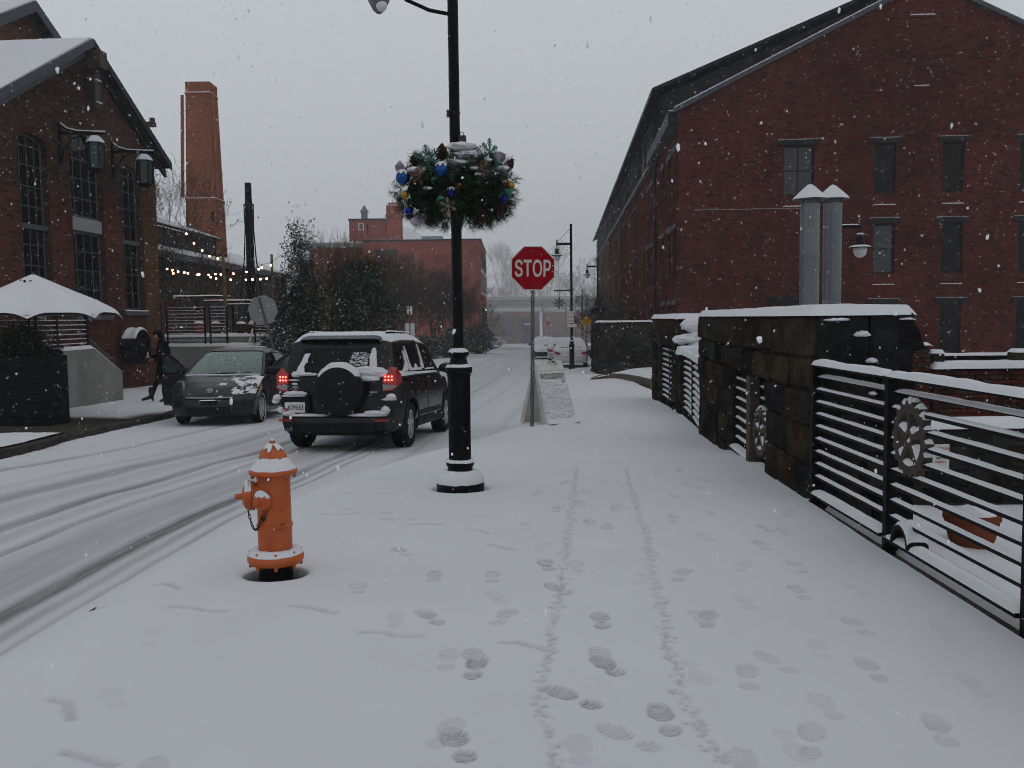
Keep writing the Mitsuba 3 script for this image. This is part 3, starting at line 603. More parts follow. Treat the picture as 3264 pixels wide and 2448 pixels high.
po = thing('plant_pot', 'terracotta plant pot filled with snow behind the railing', 'plant pot')
diffuse('terracotta', mikit.proc(lambda p, n, uv: MX((.15, .040, .023), (.20, .062, .036), FB(p.x * 8, p.y * 8, p.z * 8, 3))))
PX, PY = 4.45, 8.85
add('body', lathe([(0, 0), (.15, 0), (.205, .10), (.235, .22), (.25, .30), (.262, .30), (.262, .36), (.235, .36), (.225, .30), (0, .29)], 32, (PX, PY, Zc)), 'terracotta', po, smooth=35)
g = lathe([(.0, .42), (.08, .415), (.16, .38), (.235, .335)], 28, (PX, PY, Zc)); g.vertices[:, 2] += .07 * (meshkit.fbm(g.vertices * 9, 2) - .5)
add('snow', g, 'snow', po, smooth=True)

# ruined brick pier and wall in the yard
for i, c in enumerate([(.10, .028, .02), (.075, .045, .03), (.12, .07, .045), (.05, .025, .02)]): diffuse('loose_brick_%d' % i, mikit.proc(rough_stone(tuple(v * .6 for v in c), c, 14.0)))
def brick_face(par, o, ux, out, u0, u1, z0, z1, lim=None, pal=(0, 1, 3), seed=1, bw=.215, bh=.072, depth=.10):
    r = np.random.default_rng(seed); o, ux, out = (np.asarray(v, float) for v in (o, ux, out)); nz = int((z1 - z0) / bh)
    for k in range(nz):
        z = z0 + k * bh; u = u0 - (bw / 2 if k % 2 else 0)
        while u < u1:
            a, b = max(u, u0), min(u + bw, u1)
            if lim is not None: l = lim(z); a, b = max(a, l[0]), min(b, l[1])
            if b - a > .05:
                e = r.uniform(-.004, .012); P = [[[o + ux * x + out * y + np.array([0, 0, zz]) for y in (e, -depth)] for zz in (z + .005, z + bh - .005)] for x in (a + .005, b - .005)]
                add('brick', block(P, .005, .003, r), 'loose_brick_%d' % pal[r.integers(len(pal))], par)
            u += bw
bp = thing('brick_pier', 'ruined tapering brick pier with stepped snowy top behind the stone parapet', 'brick pier')
lim = lambda z: (5.78 - .25 * max(0, .55 - z), 6.36)
add('core', box(5.85, 6.33, 14.04, 14.5, -1.7, 1.00), 'mortar', bp)
brick_face(bp, (0, 14.0, 0), (1, 0, 0), (0, -1, 0), 5.4, 6.36, -.55, 1.01, lim, (1, 2, 1, 0), 3)
brick_face(bp, (5.82, 14.0, 0), (0, 1, 0), (-1, 0, 0), 0.0, .5, .2, 1.01, None, (1, 2, 3), 4)
add('cap_stone', box(5.86, 6.12, 14.0, 14.4, 1.01, 1.16, .03), STONES[1], bp)
add('snow', slab_snow(5.84, 6.14, 13.97, 14.42, 1.16, .06), 'snow', bp, smooth=True)
add('snow', slab_snow(5.80, 6.38, 13.95, 14.5, 1.01, .05), 'snow', bp, smooth=True)
bw_ = thing('brick_wall', 'low ruined brick wall topped with snow, in front of the large mill', 'brick wall')
add('core', box(6.38, 14, 14.05, 14.45, -1.9, .62), 'mortar', bw_)
brick_face(bw_, (0, 14.0, 0), (1, 0, 0), (0, -1, 0), 6.40, 9.3, -.25, .65, None, (0, 3, 3, 0, 1), 7)
add('far_bricks', box(9.3, 14, 13.99, 14.06, -1.8, .64), 'brick_old', bw_)
add('snow', slab_snow(6.38, 8.7, 13.92, 14.5, .65, .11, 5), 'snow', bw_, smooth=True)
add('snow', slab_snow(8.72, 14, 13.95, 14.5, .60, .09, 8), 'snow', bw_, smooth=True)
for x, w in ((6.42, .20), (7.72, .26)):
    add('cap_stone', box(x, x + w, 14.1, 14.4, .72, .88, .02), STONES[1], bw_); add('snow', slab_snow(x - .02, x + w + .02, 14.08, 14.42, .88, .06), 'snow', bw_, smooth=True)
hr = thing('handrail', 'thin snowy horizontal rail behind the low brick wall', 'handrail')
add('pipe', cyl((6.5, 15.2, .76), (14, 15.2, .76), .045), 'iron', hr, smooth=True)
for x in (7, 9.5, 12): add('post', cyl((x, 15.2, -1.8), (x, 15.2, .76), .03), 'iron', hr)
add('snow', slab_snow(6.5, 14, 15.14, 15.26, .79, .05), 'snow', hr, smooth=True)

# ---------------------------------------------------------------- fire hydrant
def orange(p, n, uv):
    a = FB(p.x * 14, p.y * 14, p.z * 14, 3); b = N(p.x * 70, p.y * 70, p.z * 70)
    c = MX((.43, .088, .010), (.31, .055, .009), dr.clip(a * 1.7 - .45, 0, 1)); return MX(c, (.06, .02, .012), SS(.78, .92, b * .6 + a * .5))
pr('hydrant_orange', mikit.proc(orange), .45, 0, .45)
def ring(n, r, z, c=(0, 0)):
    return [(c[0] + r * math.cos(2 * math.pi * k / n), c[1] + r * math.sin(2 * math.pi * k / n), z) for k in range(n)]
def hydrant(pos, label, full=True, rot=0.0, group=None):
    k = thing('fire_hydrant', label, 'fire hydrant', group); A = rotz(rot, pos); O = 'hydrant_orange'
    def put(name, m, mt, par=k, smooth=35): return add(name, xf(m, A), mt, par, smooth)
    put('standpipe', lathe([(0, -.09), (.099, -.09), (.099, .075), (0, .075)], 28), 'iron')
    fl = lathe([(.095, .068), (.150, .070), (.163, .088), (.166, .105), (.160, .124), (.150, .136), (.10, .141)], 40); f = put('base_flange', fl, O)
    put('barrel', lathe([(.0985, .13), (.0995, .285), (.106, .290), (.106, .304), (.0985, .309), (.096, .59), (.094, .60)], 40), O)
    bf = lathe([(.09, .592), (.130, .597), (.140, .606), (.140, .622), (.128, .636), (.09, .642)], 40); put('bonnet_flange', bf, O)
    pr_ = [(.088, .636), (.088, .668), (.080, .70), (.070, .727), (.052, .75), (.034, .766), (.026, .772), (0, .774)]
    d = lathe(pr_, 48); an = np.arctan2(d.vertices[:, 1], d.vertices[:, 0]); rr = np.hypot(d.vertices[:, 0], d.vertices[:, 1]); s = 1 + .045 * np.abs(np.cos(4 * an)) * sst(.03, .08, rr)
    d.vertices[:, :2] *= s[:, None]; bn = put('bonnet', d, O)
    put('operating_nut', hull(ring(5, .0175, .77) + ring(5, .0165, .797)), O, smooth=False)
    def nozzle(ang, R, L, z, nut):
        u = np.array([math.cos(ang), math.sin(ang), 0]); P = lambda s: np.array([0, 0, z]) + u * s
        body = cat([cyl(P(.06), P(L * .62), R * .94, R * .94, 28), cyl(P(L * .60), P(L * .66), R * 1.04, R * 1.04, 28)]); put('nozzle', body, O)
        pp = [(R, 0), (R * 1.02, .012), (R * .92, L * .20), (R * .62, L * .27), (R * .42, L * .30), (0, L * .30)]; c = lathe(pp, 28)
        c.apply_transform(M4(P(L * .675), np.cross([0, 0, 1.0], u), [0, 0, 1], u)); kk = put('nozzle_cap', c, O)
        n = hull(ring(5, nut, 0) + ring(5, nut * .9, .042)); n.apply_transform(M4(P(L * .97), np.cross([0, 0, 1.0], u), [0, 0, 1], u)); put('cap_nut', n, O, smooth=False)
        return kk, c, P
    k1, c1, P1 = nozzle(math.radians(192), .083, .185, .475, .018)
    k2, c2, P2 = nozzle(math.radians(252), .052, .165, .455, .016)
    for i in range(8):
        a = i * math.pi / 4 + .25
        put('bolt', cyl((.145 * math.cos(a), .145 * math.sin(a), .05), (.145 * math.cos(a), .145 * math.sin(a), .072), .011, n=6), O, smooth=False); put('bolt', cyl((.145 * math.cos(a), .145 * math.sin(a), .138), (.145 * math.cos(a), .145 * math.sin(a), .150), .010, n=6), O, smooth=False)
        put('bolt', cyl((.120 * math.cos(a), .120 * math.sin(a), .575), (.120 * math.cos(a), .120 * math.sin(a), .595), .010, n=6), O, smooth=False)
    if full:
        def chain(a, b, sag, n):
            ms = []; t = np.linspace(0, 1, n + 1); p = np.outer(1 - t, a) + np.outer(t, b); p[:, 2] -= sag * 4 * t * (1 - t)
            for i in range(n):
                m = (p[i] + p[i + 1]) / 2; d = p[i + 1] - p[i]; L = np.linalg.norm(d); d /= L; x, y, _ = frame_of(d)
                if i % 2: x, y = y, -x
                th = np.linspace(0, 2 * np.pi, 10, endpoint=False); ms.append(tube(m + np.outer(np.cos(th) * L * .70, d) + np.outer(np.sin(th) * .0075, x), .0026, 5, closed=True))
            return ms
        st = np.array([-.05, -.098, .37])
        kk = key_for(k + '__chain'); labels[kk] = {'label': 'rusty chain hanging from the nozzle caps'}
        for m in chain(P1(.15) + [0, 0, -.085], st, .10, 15) + chain(st, P2(.12) + [.012, 0, -.05], .045, 8): add('link', xf(m, A), 'rusty_iron', kk, True)
        s = lathe([(.139, .618), (.128, .640), (.105, .668), (.085, .694), (.083, .70)], 60); s.vertices[:, 2] += .010 * (meshkit.fbm(s.vertices * 28, 2) - .5); put('snow', s, 'snow', k, True)
        s = d.copy(); s = refine(s, .008); fn = s.vertices; an = np.arctan2(fn[:, 1], fn[:, 0]); edge = .748 + .012 * np.sin(an * 5 + 1) + .012 * np.sin(an * 9)
        keep = (s.triangles_center[:, 2] > np.interp(np.arctan2(s.triangles_center[:, 1], s.triangles_center[:, 0]), np.sort(an), edge[np.argsort(an)])); s.update_faces(keep); s.remove_unreferenced_vertices()
        r = np.hypot(s.vertices[:, 0], s.vertices[:, 1])[:, None]; s.vertices += np.c_[s.vertices[:, :2] / np.maximum(r, 1e-3) * .005, np.full(len(s.vertices), .007)]; put('snow', s, 'snow', bn, True)
        s = lathe([(.159, .126), (.150, .147), (.128, .158), (.100, .156)], 60); an = np.arctan2(s.vertices[:, 1], s.vertices[:, 0]); s.vertices[:, 2] += .009 * (meshkit.fbm(s.vertices * 25, 2) - .5); put('snow', s, 'snow', f, True)
        for kk_, c in ((k1, c1), (k2, c2)):
            s = snow_on(c, .014, .45, .012, .4)
            if s is not None: add_split('snow', s, 'snow', kk_, lambda n_, m_, mt_, par_, smooth: put(n_, m_, mt_, par_, True))
        put('snow', mv(sph((0, 0, 0), .012, 2), (0, 0, .798)), 'snow', k, True)
    return k
hydrant((HYD[0], HYD[1], 0.0), 'orange fire hydrant with snow on its bonnet and hanging chains, in the foreground')

# ---------------------------------------------------------------- street lamps
def lamp_fixture(par, P, s=1.0, up=0.0):
    """hanging bell lamp: P is the point where the stem leaves the arm."""
    x, y, z = P
    add('lamp_housing', lathe([(0, 0), (.02, 0), (.022, -.06), (.05, -.075), (.055, -.10), (.10, -.115), (.105, -.14), (.085, -.16), (.08, -.25), (.095, -.30), (.12, -.36), (.13, -.40), (0, -.40)], 20, P), 'iron', par, smooth=40)
    sh = lathe([(.05, -.385), (.14, -.395), (.27, -.425), (.285, -.445), (.27, -.448), (.12, -.43)], 28, P); add('lamp_shade', sh, 'iron', par, smooth=40)
    add('snow', lathe([(.275, -.432), (.25, -.405), (.17, -.375), (.12, -.372), (.10, -.38)], 28, P), 'snow', par, smooth=True)
    add('snow', lathe([(.10, -.118), (.07, -.085), (.03, -.07), (.0, -.06)], 16, P), 'snow', par, smooth=True)
    return k_globe(par, P)
mat('globe_glass', {'type': 'thindielectric', 'int_ior': 1.5})
diffuse('globe_milk', (.55, .56, .57))
def k_globe(par, P):
    return add('lamp_globe', lathe([(.165, -.44), (.168, -.50), (.150, -.57), (.115, -.635), (.06, -.675), (0, -.69)], 24, P), 'globe_milk', par, smooth=True)
def lamp_post(pos, H, label, arm=-1, group='street lamps', extra=True, reach=.65):
    k = thing('street_lamp', label, 'street lamp', group); x, y, z = pos
    add('base', lathe([(0, -.06), (.200, -.06), (.212, .0), (.213, .05), (.205, .085), (.17, .125), (.13, .148), (.122, .155)], 40, pos), 'iron_gloss', k, smooth=40)
    add('collar', lathe([(.12, .145), (.125, .15), (.112, .17), (.108, .19), (.122, .215), (.127, .235), (.120, .255), (.10, .262)], 40, pos), 'iron_gloss', k, smooth=40)
    fl = lathe([(.0985, .25), (.1005, 1.01)], 48, pos); add('shaft', fl, 'iron_gloss', k, smooth=40)
    add('collar', lathe([(.10, 1.005), (.107, 1.008), (.107, 1.02), (.100, 1.022), (.116, 1.035), (.121, 1.06), (.118, 1.085), (.105, 1.10), (.088, 1.105), (.078, 1.13), (.07, 1.17), (.085, 1.185), (.096, 1.20), (.096, 1.215), (.085, 1.225), (.068, 1.235), (.048, 1.25)], 40, pos), 'iron_gloss', k, smooth=40)
    add('pole', lathe([(.0465, 1.23), (.046, 1.6), (.0455, H), (0, H)], 24, pos), 'iron_gloss', k, smooth=40)
    if extra:
        def sr(p): 
            m = lathe(p, 60, pos); m.vertices[:, 2] += .008 * (meshkit.fbm(m.vertices * 22, 2) - .5); return m
        add('snow', sr([(.207, .082), (.196, .122), (.170, .158), (.14, .176), (.12, .172), (.10, .165)]), 'snow', k, smooth=True)
        add('snow', sr([(.124, .243), (.115, .266), (.097, .268)]), 'snow', k, smooth=True)
        add('snow', sr([(.117, 1.088), (.10, 1.111), (.08, 1.113)]), 'snow', k, smooth=True)
        add('snow', sr([(.093, 1.216), (.075, 1.246), (.045, 1.256)]), 'snow', k, smooth=True)
    az = z + H - .45
    add('arm', cat([box(x + min(0, arm * reach), x + max(0, arm * reach), y - .03, y + .03, az - .03, az + .03), tube([(x, y, az + .42), (x + arm * reach, y, az + .03)], .009, 6)]), 'iron', k)
    add('snow', slab_snow(x + min(0, arm * reach), x + max(0, arm * reach), y - .035, y + .035, az + .03, .025), 'snow', k, smooth=True)
    lamp_fixture(k, (x + arm * reach, y, az - .02))
    return k
LP = (-.47, 8.15, -.015)
pr('globe_dark', (.10, .10, .115), .12, 0, .6)
kl = thing('street_lamp', 'black cast iron lamp post with a hanging globe, nearest, carrying the wreath', 'street lamp')
def near_lamp():
    k, pos = kl, LP; x, y, z = LP
    add('base', lathe([(0, -.06), (.205, -.06), (.213, .0), (.2135, .05), (.205, .085), (.17, .125), (.13, .148), (.122, .155)], 48, pos), 'iron_gloss', k, smooth=40)
    add('collar', lathe([(.12, .145), (.125, .15), (.112, .17), (.108, .19), (.122, .215), (.127, .235), (.120, .255), (.10, .262)], 48, pos), 'iron_gloss', k, smooth=40)
    an = np.linspace(0, 2 * np.pi, 96, endpoint=False)
    add('shaft', lathe([(.0985, .25), (.1005, 1.01)], 48, pos), 'iron_gloss', k, smooth=40)
    add('collar', lathe([(.10, 1.005), (.107, 1.008), (.107, 1.02), (.100, 1.022), (.116, 1.035), (.121, 1.06), (.118, 1.085), (.105, 1.10), (.088, 1.105), (.078, 1.13), (.07, 1.17), (.085, 1.185), (.096, 1.20), (.096, 1.215), (.085, 1.225), (.068, 1.235), (.048, 1.25)], 48, pos), 'iron_gloss', k, smooth=40)
    add('pole', lathe([(.0465, 1.23), (.046, 1.6), (.0455, 4.95), (.06, 4.97), (.03, 5.05), (0, 5.08)], 28, pos), 'iron_gloss', k, smooth=40)
    def sr(p):
        m = lathe(p, 72, pos); m.vertices[:, 2] += .010 * (meshkit.fbm(m.vertices * 22, 2) - .5); return m
    add('snow', sr([(.2115, .062), (.209, .095), (.194, .130), (.170, .160), (.14, .176), (.12, .172), (.10, .165)]), 'snow', k, smooth=True)
    add('snow', sr([(.1255, .243), (.117, .266), (.097, .268)]), 'snow', k, smooth=True)
    add('snow', sr([(.117, 1.088), (.10, 1.111), (.08, 1.113)]), 'snow', k, smooth=True)
    add('snow', sr([(.093, 1.216), (.075, 1.246), (.045, 1.256)]), 'snow', k, smooth=True)
    ax = x - .635
    add('arm', tube([(x, y, z + 4.12), (x - .2, y, z + 4.16), (x - .40, y, z + 4.25), (x - .52, y, z + 4.42), (ax, y, z + 4.62)], .016, 10), 'iron', k, True)
    add('arm', tube([(x, y, z + 4.75), (x - .3, y, z + 4.80), (ax, y, z + 4.74)], .020, 10), 'iron', k, True)
    add('lamp_shade', lathe([(.02, .30), (.05, .30), (.06, .20), (.14, .17), (.16, .12), (.125, .11)], 28, (ax, y, z + 4.40)), 'iron', k, smooth=40)
    add('lamp_globe', lathe([(.125, .13), (.138, .05), (.132, -.02), (.112, -.10), (.085, -.17), (.05, -.235), (.02, -.262), (0, -.268)], 32, (ax, y, z + 4.40)), 'globe_dark', k, smooth=True)
    add('snow', sph((ax + .02, y - .02, z + 4.20), .055, 2, (1, 1, 1)), 'snow', k, True)
    add('cable_tie', cat([tube([(x + .05 * math.cos(t), y + .05 * math.sin(t), z + 3.29 + .012 * math.sin(2 * t)) for t in np.linspace(0, 6.28, 20)], .004, 5), cyl((x - .055, y - .03, z + 3.25), (x - .055, y - .03, z + 3.31), .012)]), 'rusty_iron', k)
near_lamp()

# ---------------------------------------------------------------- the wreath on the nearest lamp post
diffuse('needle', mikit.proc(lambda p, n, uv: MX((.010, .022, .013), (.030, .048, .026), N(p.x * 23, p.y * 23, p.z * 23))))
diffuse('needle_frost', (.16, .19, .18))
diffuse('wreath_core', (.008, .011, .008))
pr('ball_blue', (.007, .060, .22), .22, .75, .6); pr('ball_deep_blue', (.007, .014, .22), .12, .8, .6); pr('ball_gold', (.30, .155, .02), .25, .75)
pr('glitter_green', (.012, .10, .075), .4, .3); pr('glitter_tan', (.22, .17, .12), .6); pr('glitter_copper', (.10, .045, .015), .5, .4)
diffuse('cone_brown', (.045, .018, .012)); diffuse('ribbon_lilac', (.30, .26, .32)); pr('ribbon_green', (.03, .13, .10), .3, .3)
def flake_ornament(R, th=.006, arms=6):
    sh = [Point(0, 0).buffer(R * .12, 6)]
    for k in range(arms):
        t = 2 * np.pi * k / arms + np.pi / 2; d = np.array([math.cos(t), math.sin(t)]); n = np.array([-d[1], d[0]]); w = R * .05
        sh.append(Polygon([n * w, d * R * .9 + n * w, d * R, d * R * .9 - n * w, -n * w]))
        for q, L in ((.35, .32), (.55, .30), (.75, .20)):
            for s in (-1, 1):
                e = d * .75 + n * s * .75; a = d * R * q; sh.append(Polygon([a - d * w * .9, a + e * R * L - d * w * .6, a + e * R * L + d * w * .6, a + d * w * .9]))
    u = unary_union(sh); return prism(u if u.geom_type == 'Polygon' else max(u.geoms, key=lambda g: g.area), th)
def pine_cone(L, R, seed=0):
    ms = []; r = np.random.default_rng(seed); n = 46
    for i in range(n):
        t = i / n; a = i * 2.39996; z = L * (t - .5); rr = R * math.sin(math.pi * min(.97, .12 + .86 * t)) ** .7; d = np.array([math.cos(a), math.sin(a), 0]); s = np.array([-d[1], d[0], 0])
        b = d * rr * .45 + [0, 0, z]; e = d * rr * 1.05 + [0, 0, z - .10 * L]; w = R * .34
        ms.append(hull([b + s * w * .4, b - s * w * .4, e + s * w, e - s * w, e + [0, 0, .012], b + [0, 0, .02]]))
    ms.append(sph((0, 0, 0), 1, 2, (R * .5, R * .5, L * .48))); return cat(ms)
def needles(P, D, L, n, r, spread=1.0, w=.0021):
    """one sprig: thin needle triangles along a short twig from P in direction D."""
    a, b, d = frame_of(D); t = r.uniform(.05, 1.0, n); ph = r.uniform(0, 2 * np.pi, n); o = P + np.outer(t * L, d); nl = r.uniform(.045, .085, n) * spread
    dirn = d * r.uniform(.45, .9, n)[:, None] + np.cos(ph)[:, None] * a * .75 + np.sin(ph)[:, None] * b * .75; dirn /= np.linalg.norm(dirn, axis=1, keepdims=True); dirn[:, 2] -= .12
    s = np.cross(dirn, r.normal(0, 1, (n, 3))); s /= np.linalg.norm(s, axis=1, keepdims=True) + 1e-9
    v = np.stack([o + s * w, o - s * w, o + dirn * nl[:, None]], 1).reshape(-1, 3); return v
def wreath(C, R, r0, label, name='wreath', nsprig=980, seed=4, big=True):
    k = thing(name, label, 'wreath'); r = np.random.default_rng(seed); C = np.asarray(C, float)
    t = np.linspace(0, 2 * np.pi, 40, endpoint=False); m = tube(C + np.stack([R * np.cos(t), R * np.sin(t), 0 * t], -1), r0 * .50, 14, closed=True); m.vertices += (meshkit.fbm(m.vertices * 11, 3)[:, None] - .5) * r0 * .5; m.vertices[:, 2] = C[2] + (m.vertices[:, 2] - C[2]) * 1.25
    add('core', m, 'wreath_core', k)
    V, F = [], []
    for i in range(nsprig):
        a, ph = r.uniform(0, 2 * np.pi), r.uniform(0, 2 * np.pi); rr = r0 * r.uniform(.40, .86); u = np.array([math.cos(a), math.sin(a), 0.0]); o = u * math.cos(ph) + np.array([0, 0, 1.0]) * math.sin(ph)
        P = C + u * (R + rr * math.cos(ph)) + [0, 0, rr * 1.3 * math.sin(ph)]; D = o + r.normal(0, .45, 3) + np.array([0, 0, -.35 if math.sin(ph) < 0 else .15])
        v = needles(P, D, r.uniform(.05, .11), 36, r); (F if (math.sin(ph) > .35 and r.random() < .30) else V).append(v)
    for nm, q, mt in (('needles', V, 'needle'), ('frosted_needles', F, 'needle_frost')):
        q = np.vstack(q); add(nm, tm(q, np.arange(len(q)).reshape(-1, 3)), mt, k, kind='stuff')
    return k, r
wr, _r2 = wreath((LP[0] + .01, LP[1], 2.61), .31, .22, 'round Christmas wreath of pine, baubles and cones hung on the nearest lamp post')
def ball(p, rad, mt, snow=True):
    k = add('bauble', sph(p, rad, 3), mt, wr, True)
    if snow:
        s = sph(p, rad * 1.03, 3); s.update_faces(s.triangles_center[:, 2] > p[2] + rad * (.45 + .18 * np.sin(8 * np.arctan2(s.triangles_center[:, 1] - p[1], s.triangles_center[:, 0] - p[0])))); s.remove_unreferenced_vertices(); s.vertices[:, 2] += .008; add('snow', s, 'snow', k, True)
for p, rad, mt, s in (((-.887, 7.80, 2.675), .060, 'ball_blue', 1), ((-.555, 7.72, 2.722), .062, 'ball_blue', 1), ((-.484, 7.74, 2.537), .042, 'ball_deep_blue', 1), ((-.850, 7.82, 2.405), .034, 'ball_deep_blue', 0), ((-.872, 7.78, 2.53), .034, 'ball_gold', 0),
                      ((-.420, 7.74, 2.59), .031, 'ball_gold', 0), ((.003, 7.95, 2.62), .040, 'ball_gold', 0), ((-.048, 7.88, 2.50), .036, 'ball_deep_blue', 0)): ball(p, rad, mt, s)
for p, R, mt, rot, lean in (((-.675, 7.80, 2.82), .135, 'glitter_green', .2, -.15), ((-.165, 7.88, 2.89), .12, 'glitter_green', 0, .9), ((-.508, 7.70, 2.425), .075, 'glitter_tan', .1, 0), ((-.745, 7.74, 2.675), .08, 'glitter_copper', .3, 0), ((-.228, 7.76, 2.735), .075, 'glitter_copper', .1, .1)):
    m = flake_ornament(R); m.apply_transform(rotz(rot)); c, s = math.cos(lean), math.sin(lean); m.apply_transform(M4(p, [c, s, 0], [0, 0, 1], [s, -c, 0])); add('snowflake_ornament', m, mt, wr)
for p, L, R, tip in (((-.560, 7.82, 2.885), .13, .050, (0, 0)), ((-.775, 7.86, 2.83), .10, .048, (1.2, 0)), ((-.233, 7.78, 2.335), .13, .035, (math.pi, 0)), ((-.078, 7.90, 2.40), .12, .030, (math.pi, .2)), ((.0, 8.1, 2.82), .10, .04, (.6, .5))):
    m = pine_cone(L, R, int(L * 1000)); m.apply_transform(trimesh.transformations.rotation_matrix(tip[0], [0, 1, 0])); m.apply_translation(p); add('pine_cone', m, 'cone_brown', wr)
def ribbon(p, mt, s, seed):
    r = np.random.default_rng(seed); t = np.linspace(0, 1, 12); a = r.uniform(0, 6); x = np.c_[s * t * math.cos(a), .02 * np.sin(6 * t), s * t * math.sin(a)]; w = .030 * np.sin(np.pi * np.clip(t + .08, 0, 1)) + .012
    nrm = np.array([-math.sin(a), .3, math.cos(a)]); A = p + x + nrm * w[:, None] + [0, 1, 0] * (.012 * np.sin(9 * t))[:, None]; B = p + x - nrm * w[:, None]
    v = np.vstack([A, B]); i = np.arange(11); add('ribbon', tm(v, np.vstack([np.c_[i, i + 1, i + 13], np.c_[i, i + 13, i + 12]])), mt, wr, True)
for q in (((-.03, 8.0, 2.87), 'ribbon_lilac', .13, 1), ((-.71, 7.86, 2.37), 'ribbon_lilac', -.14, 3), ((-.56, 7.72, 2.43), 'ribbon_green', -.09, 5), ((-.08, 7.86, 2.50), 'ribbon_green', -.13, 7), ((-.93, 7.95, 2.74), 'ribbon_lilac', .10, 2), ((-.60, 7.75, 2.62), 'ribbon_green', -.06, 9), ((-.05, 8.0, 2.79), 'ribbon_green', .10, 6)): ribbon(np.array(q[0]), *q[1:])
for (p, a) in (((-.36, 7.92, 2.87), (.15, .10, .035)), ((-.40, 7.98, 2.955), (.13, .10, .04)), ((-.47, 7.85, 2.80), (.12, .08, .03)), ((-.20, 7.85, 2.82), (.06, .05, .02)), ((-.80, 7.78, 2.74), (.05, .04, .02)), ((-.30, 7.76, 2.74), (.04, .03, .015)), ((-.26, 7.76, 2.69), (.03, .02, .012)), ((-.05, 7.9, 2.76), (.05, .04, .02)), ((-.68, 7.75, 2.58), (.04, .025, .012))):
    g = trimesh.creation.icosphere(3); g.vertices = g.vertices * a * (.7 + .6 * meshkit.fbm(g.vertices * 2.5 + p[0] * 30, 2)[:, None]) + p; add('snow', g, 'snow', wr, True)
sb = thing('junction_box', 'small dark electrical box on the lamp post above the wreath', 'electrical box')
add('case', box(-.435, -.37, 8.06, 8.13, 2.985, 3.07, .008), 'rusty_iron', sb); add('wire', tube([(-.425, 8.1, 3.07), (-.42, 8.1, 3.10), (-.40, 8.1, 3.105), (-.385, 8.1, 3.07)], .004, 5), 'iron', sb)

# ---------------------------------------------------------------- stop sign
diffuse('stop_red', mikit.proc(lambda p, n, uv: mi.Color3f(.235, .004, .010) * (.85 + .3 * FB(p.x * 9, p.y * 9, p.z * 9, 3))))
diffuse('sign_back', mikit.proc(lambda p, n, uv: mi.Color3f(.24, .235, .23) * (.85 + .3 * FB(p.x * 6, p.y * 6, p.z * 6, 3))))
diffuse('sign_letters', mikit.proc(lambda p, n, uv: mi.Color3f(.50, .50, .46) * (.8 + .25 * SS(-.3, .3, dr.sin(p.x * 420)))))
def octagon(r): return Polygon([(r / math.cos(math.pi / 8) * math.cos(math.pi / 8 + k * math.pi / 4), r / math.cos(math.pi / 8) * math.sin(math.pi / 8 + k * math.pi / 4)) for k in range(8)])
def stop_sign(pos, z0, label, W=.381, yaw=0.0, lean=0.0, txt=True, back=False):
    k = thing('stop_sign', label, 'stop sign'); x, y, z = pos
    A = M4(pos, [math.cos(yaw), math.sin(yaw), 0], [-math.sin(yaw), math.cos(yaw), 0], [0, 0, 1]) @ trimesh.transformations.rotation_matrix(lean, [0, 1, 0])
    F = A @ M4([0, -.045, 0], [1, 0, 0], [0, 0, 1], [0, -1, 0])
    pl = xf(prism(octagon(W), .003), F); add('plate', pl, 'sign_back' if back else 'sign_letters', k)
    add('face', xf(mv(prism(octagon(W * .955), .0022), (0, 0, .0028)), F), 'stop_red', k, label='red octagon face')
    if txt:
        m = meshkit.text_mesh('STOP', .275, .002, True).copy(); b = m.bounds; m.apply_translation([-(b[0][0] + b[1][0]) / 2, -(b[0][1] + b[1][1]) / 2, 0]); m.apply_scale([.625 / (b[1][0] - b[0][0]), 1, 1]); m.apply_translation([0, 0, .0055]); add('lettering', xf(m, F), 'sign_letters', k)
    pw, h = .032, z0 - z
    pp = []
    n = int((.9 * W - h) / .025)
    post_ = Polygon([(-pw, 0), (pw, 0), (pw, 1), (-pw, 1)])
    hole = unary_union([Point(0, h + .04 + i * .051).buffer(.008, 4) for i in range(int((.9 * W - h) / .051))])
    fr = sbox(-pw, h, pw, .9 * W).difference(hole); ms = [xf(prism(fr, .003), A @ M4([0, -.030 + .0, 0], [1, 0, 0], [0, 0, 1], [0, -1, 0])), xf(box(-pw, -pw + .003, -.030, .012, h, .9 * W), A), xf(box(pw - .003, pw, -.030, .012, h, .9 * W), A)]
    add('post', cat(ms), 'galv_dark', k)
    for zz in (.30, -.30): add('bolt', xf(cyl((0, -.055, zz), (0, -.045, zz), .011, n=8), A), 'galv', k)
    return k
stop_sign((.387, 16.15, 2.352), -.52, 'red octagonal STOP sign facing the camera on a grey perforated post', lean=math.radians(.9))

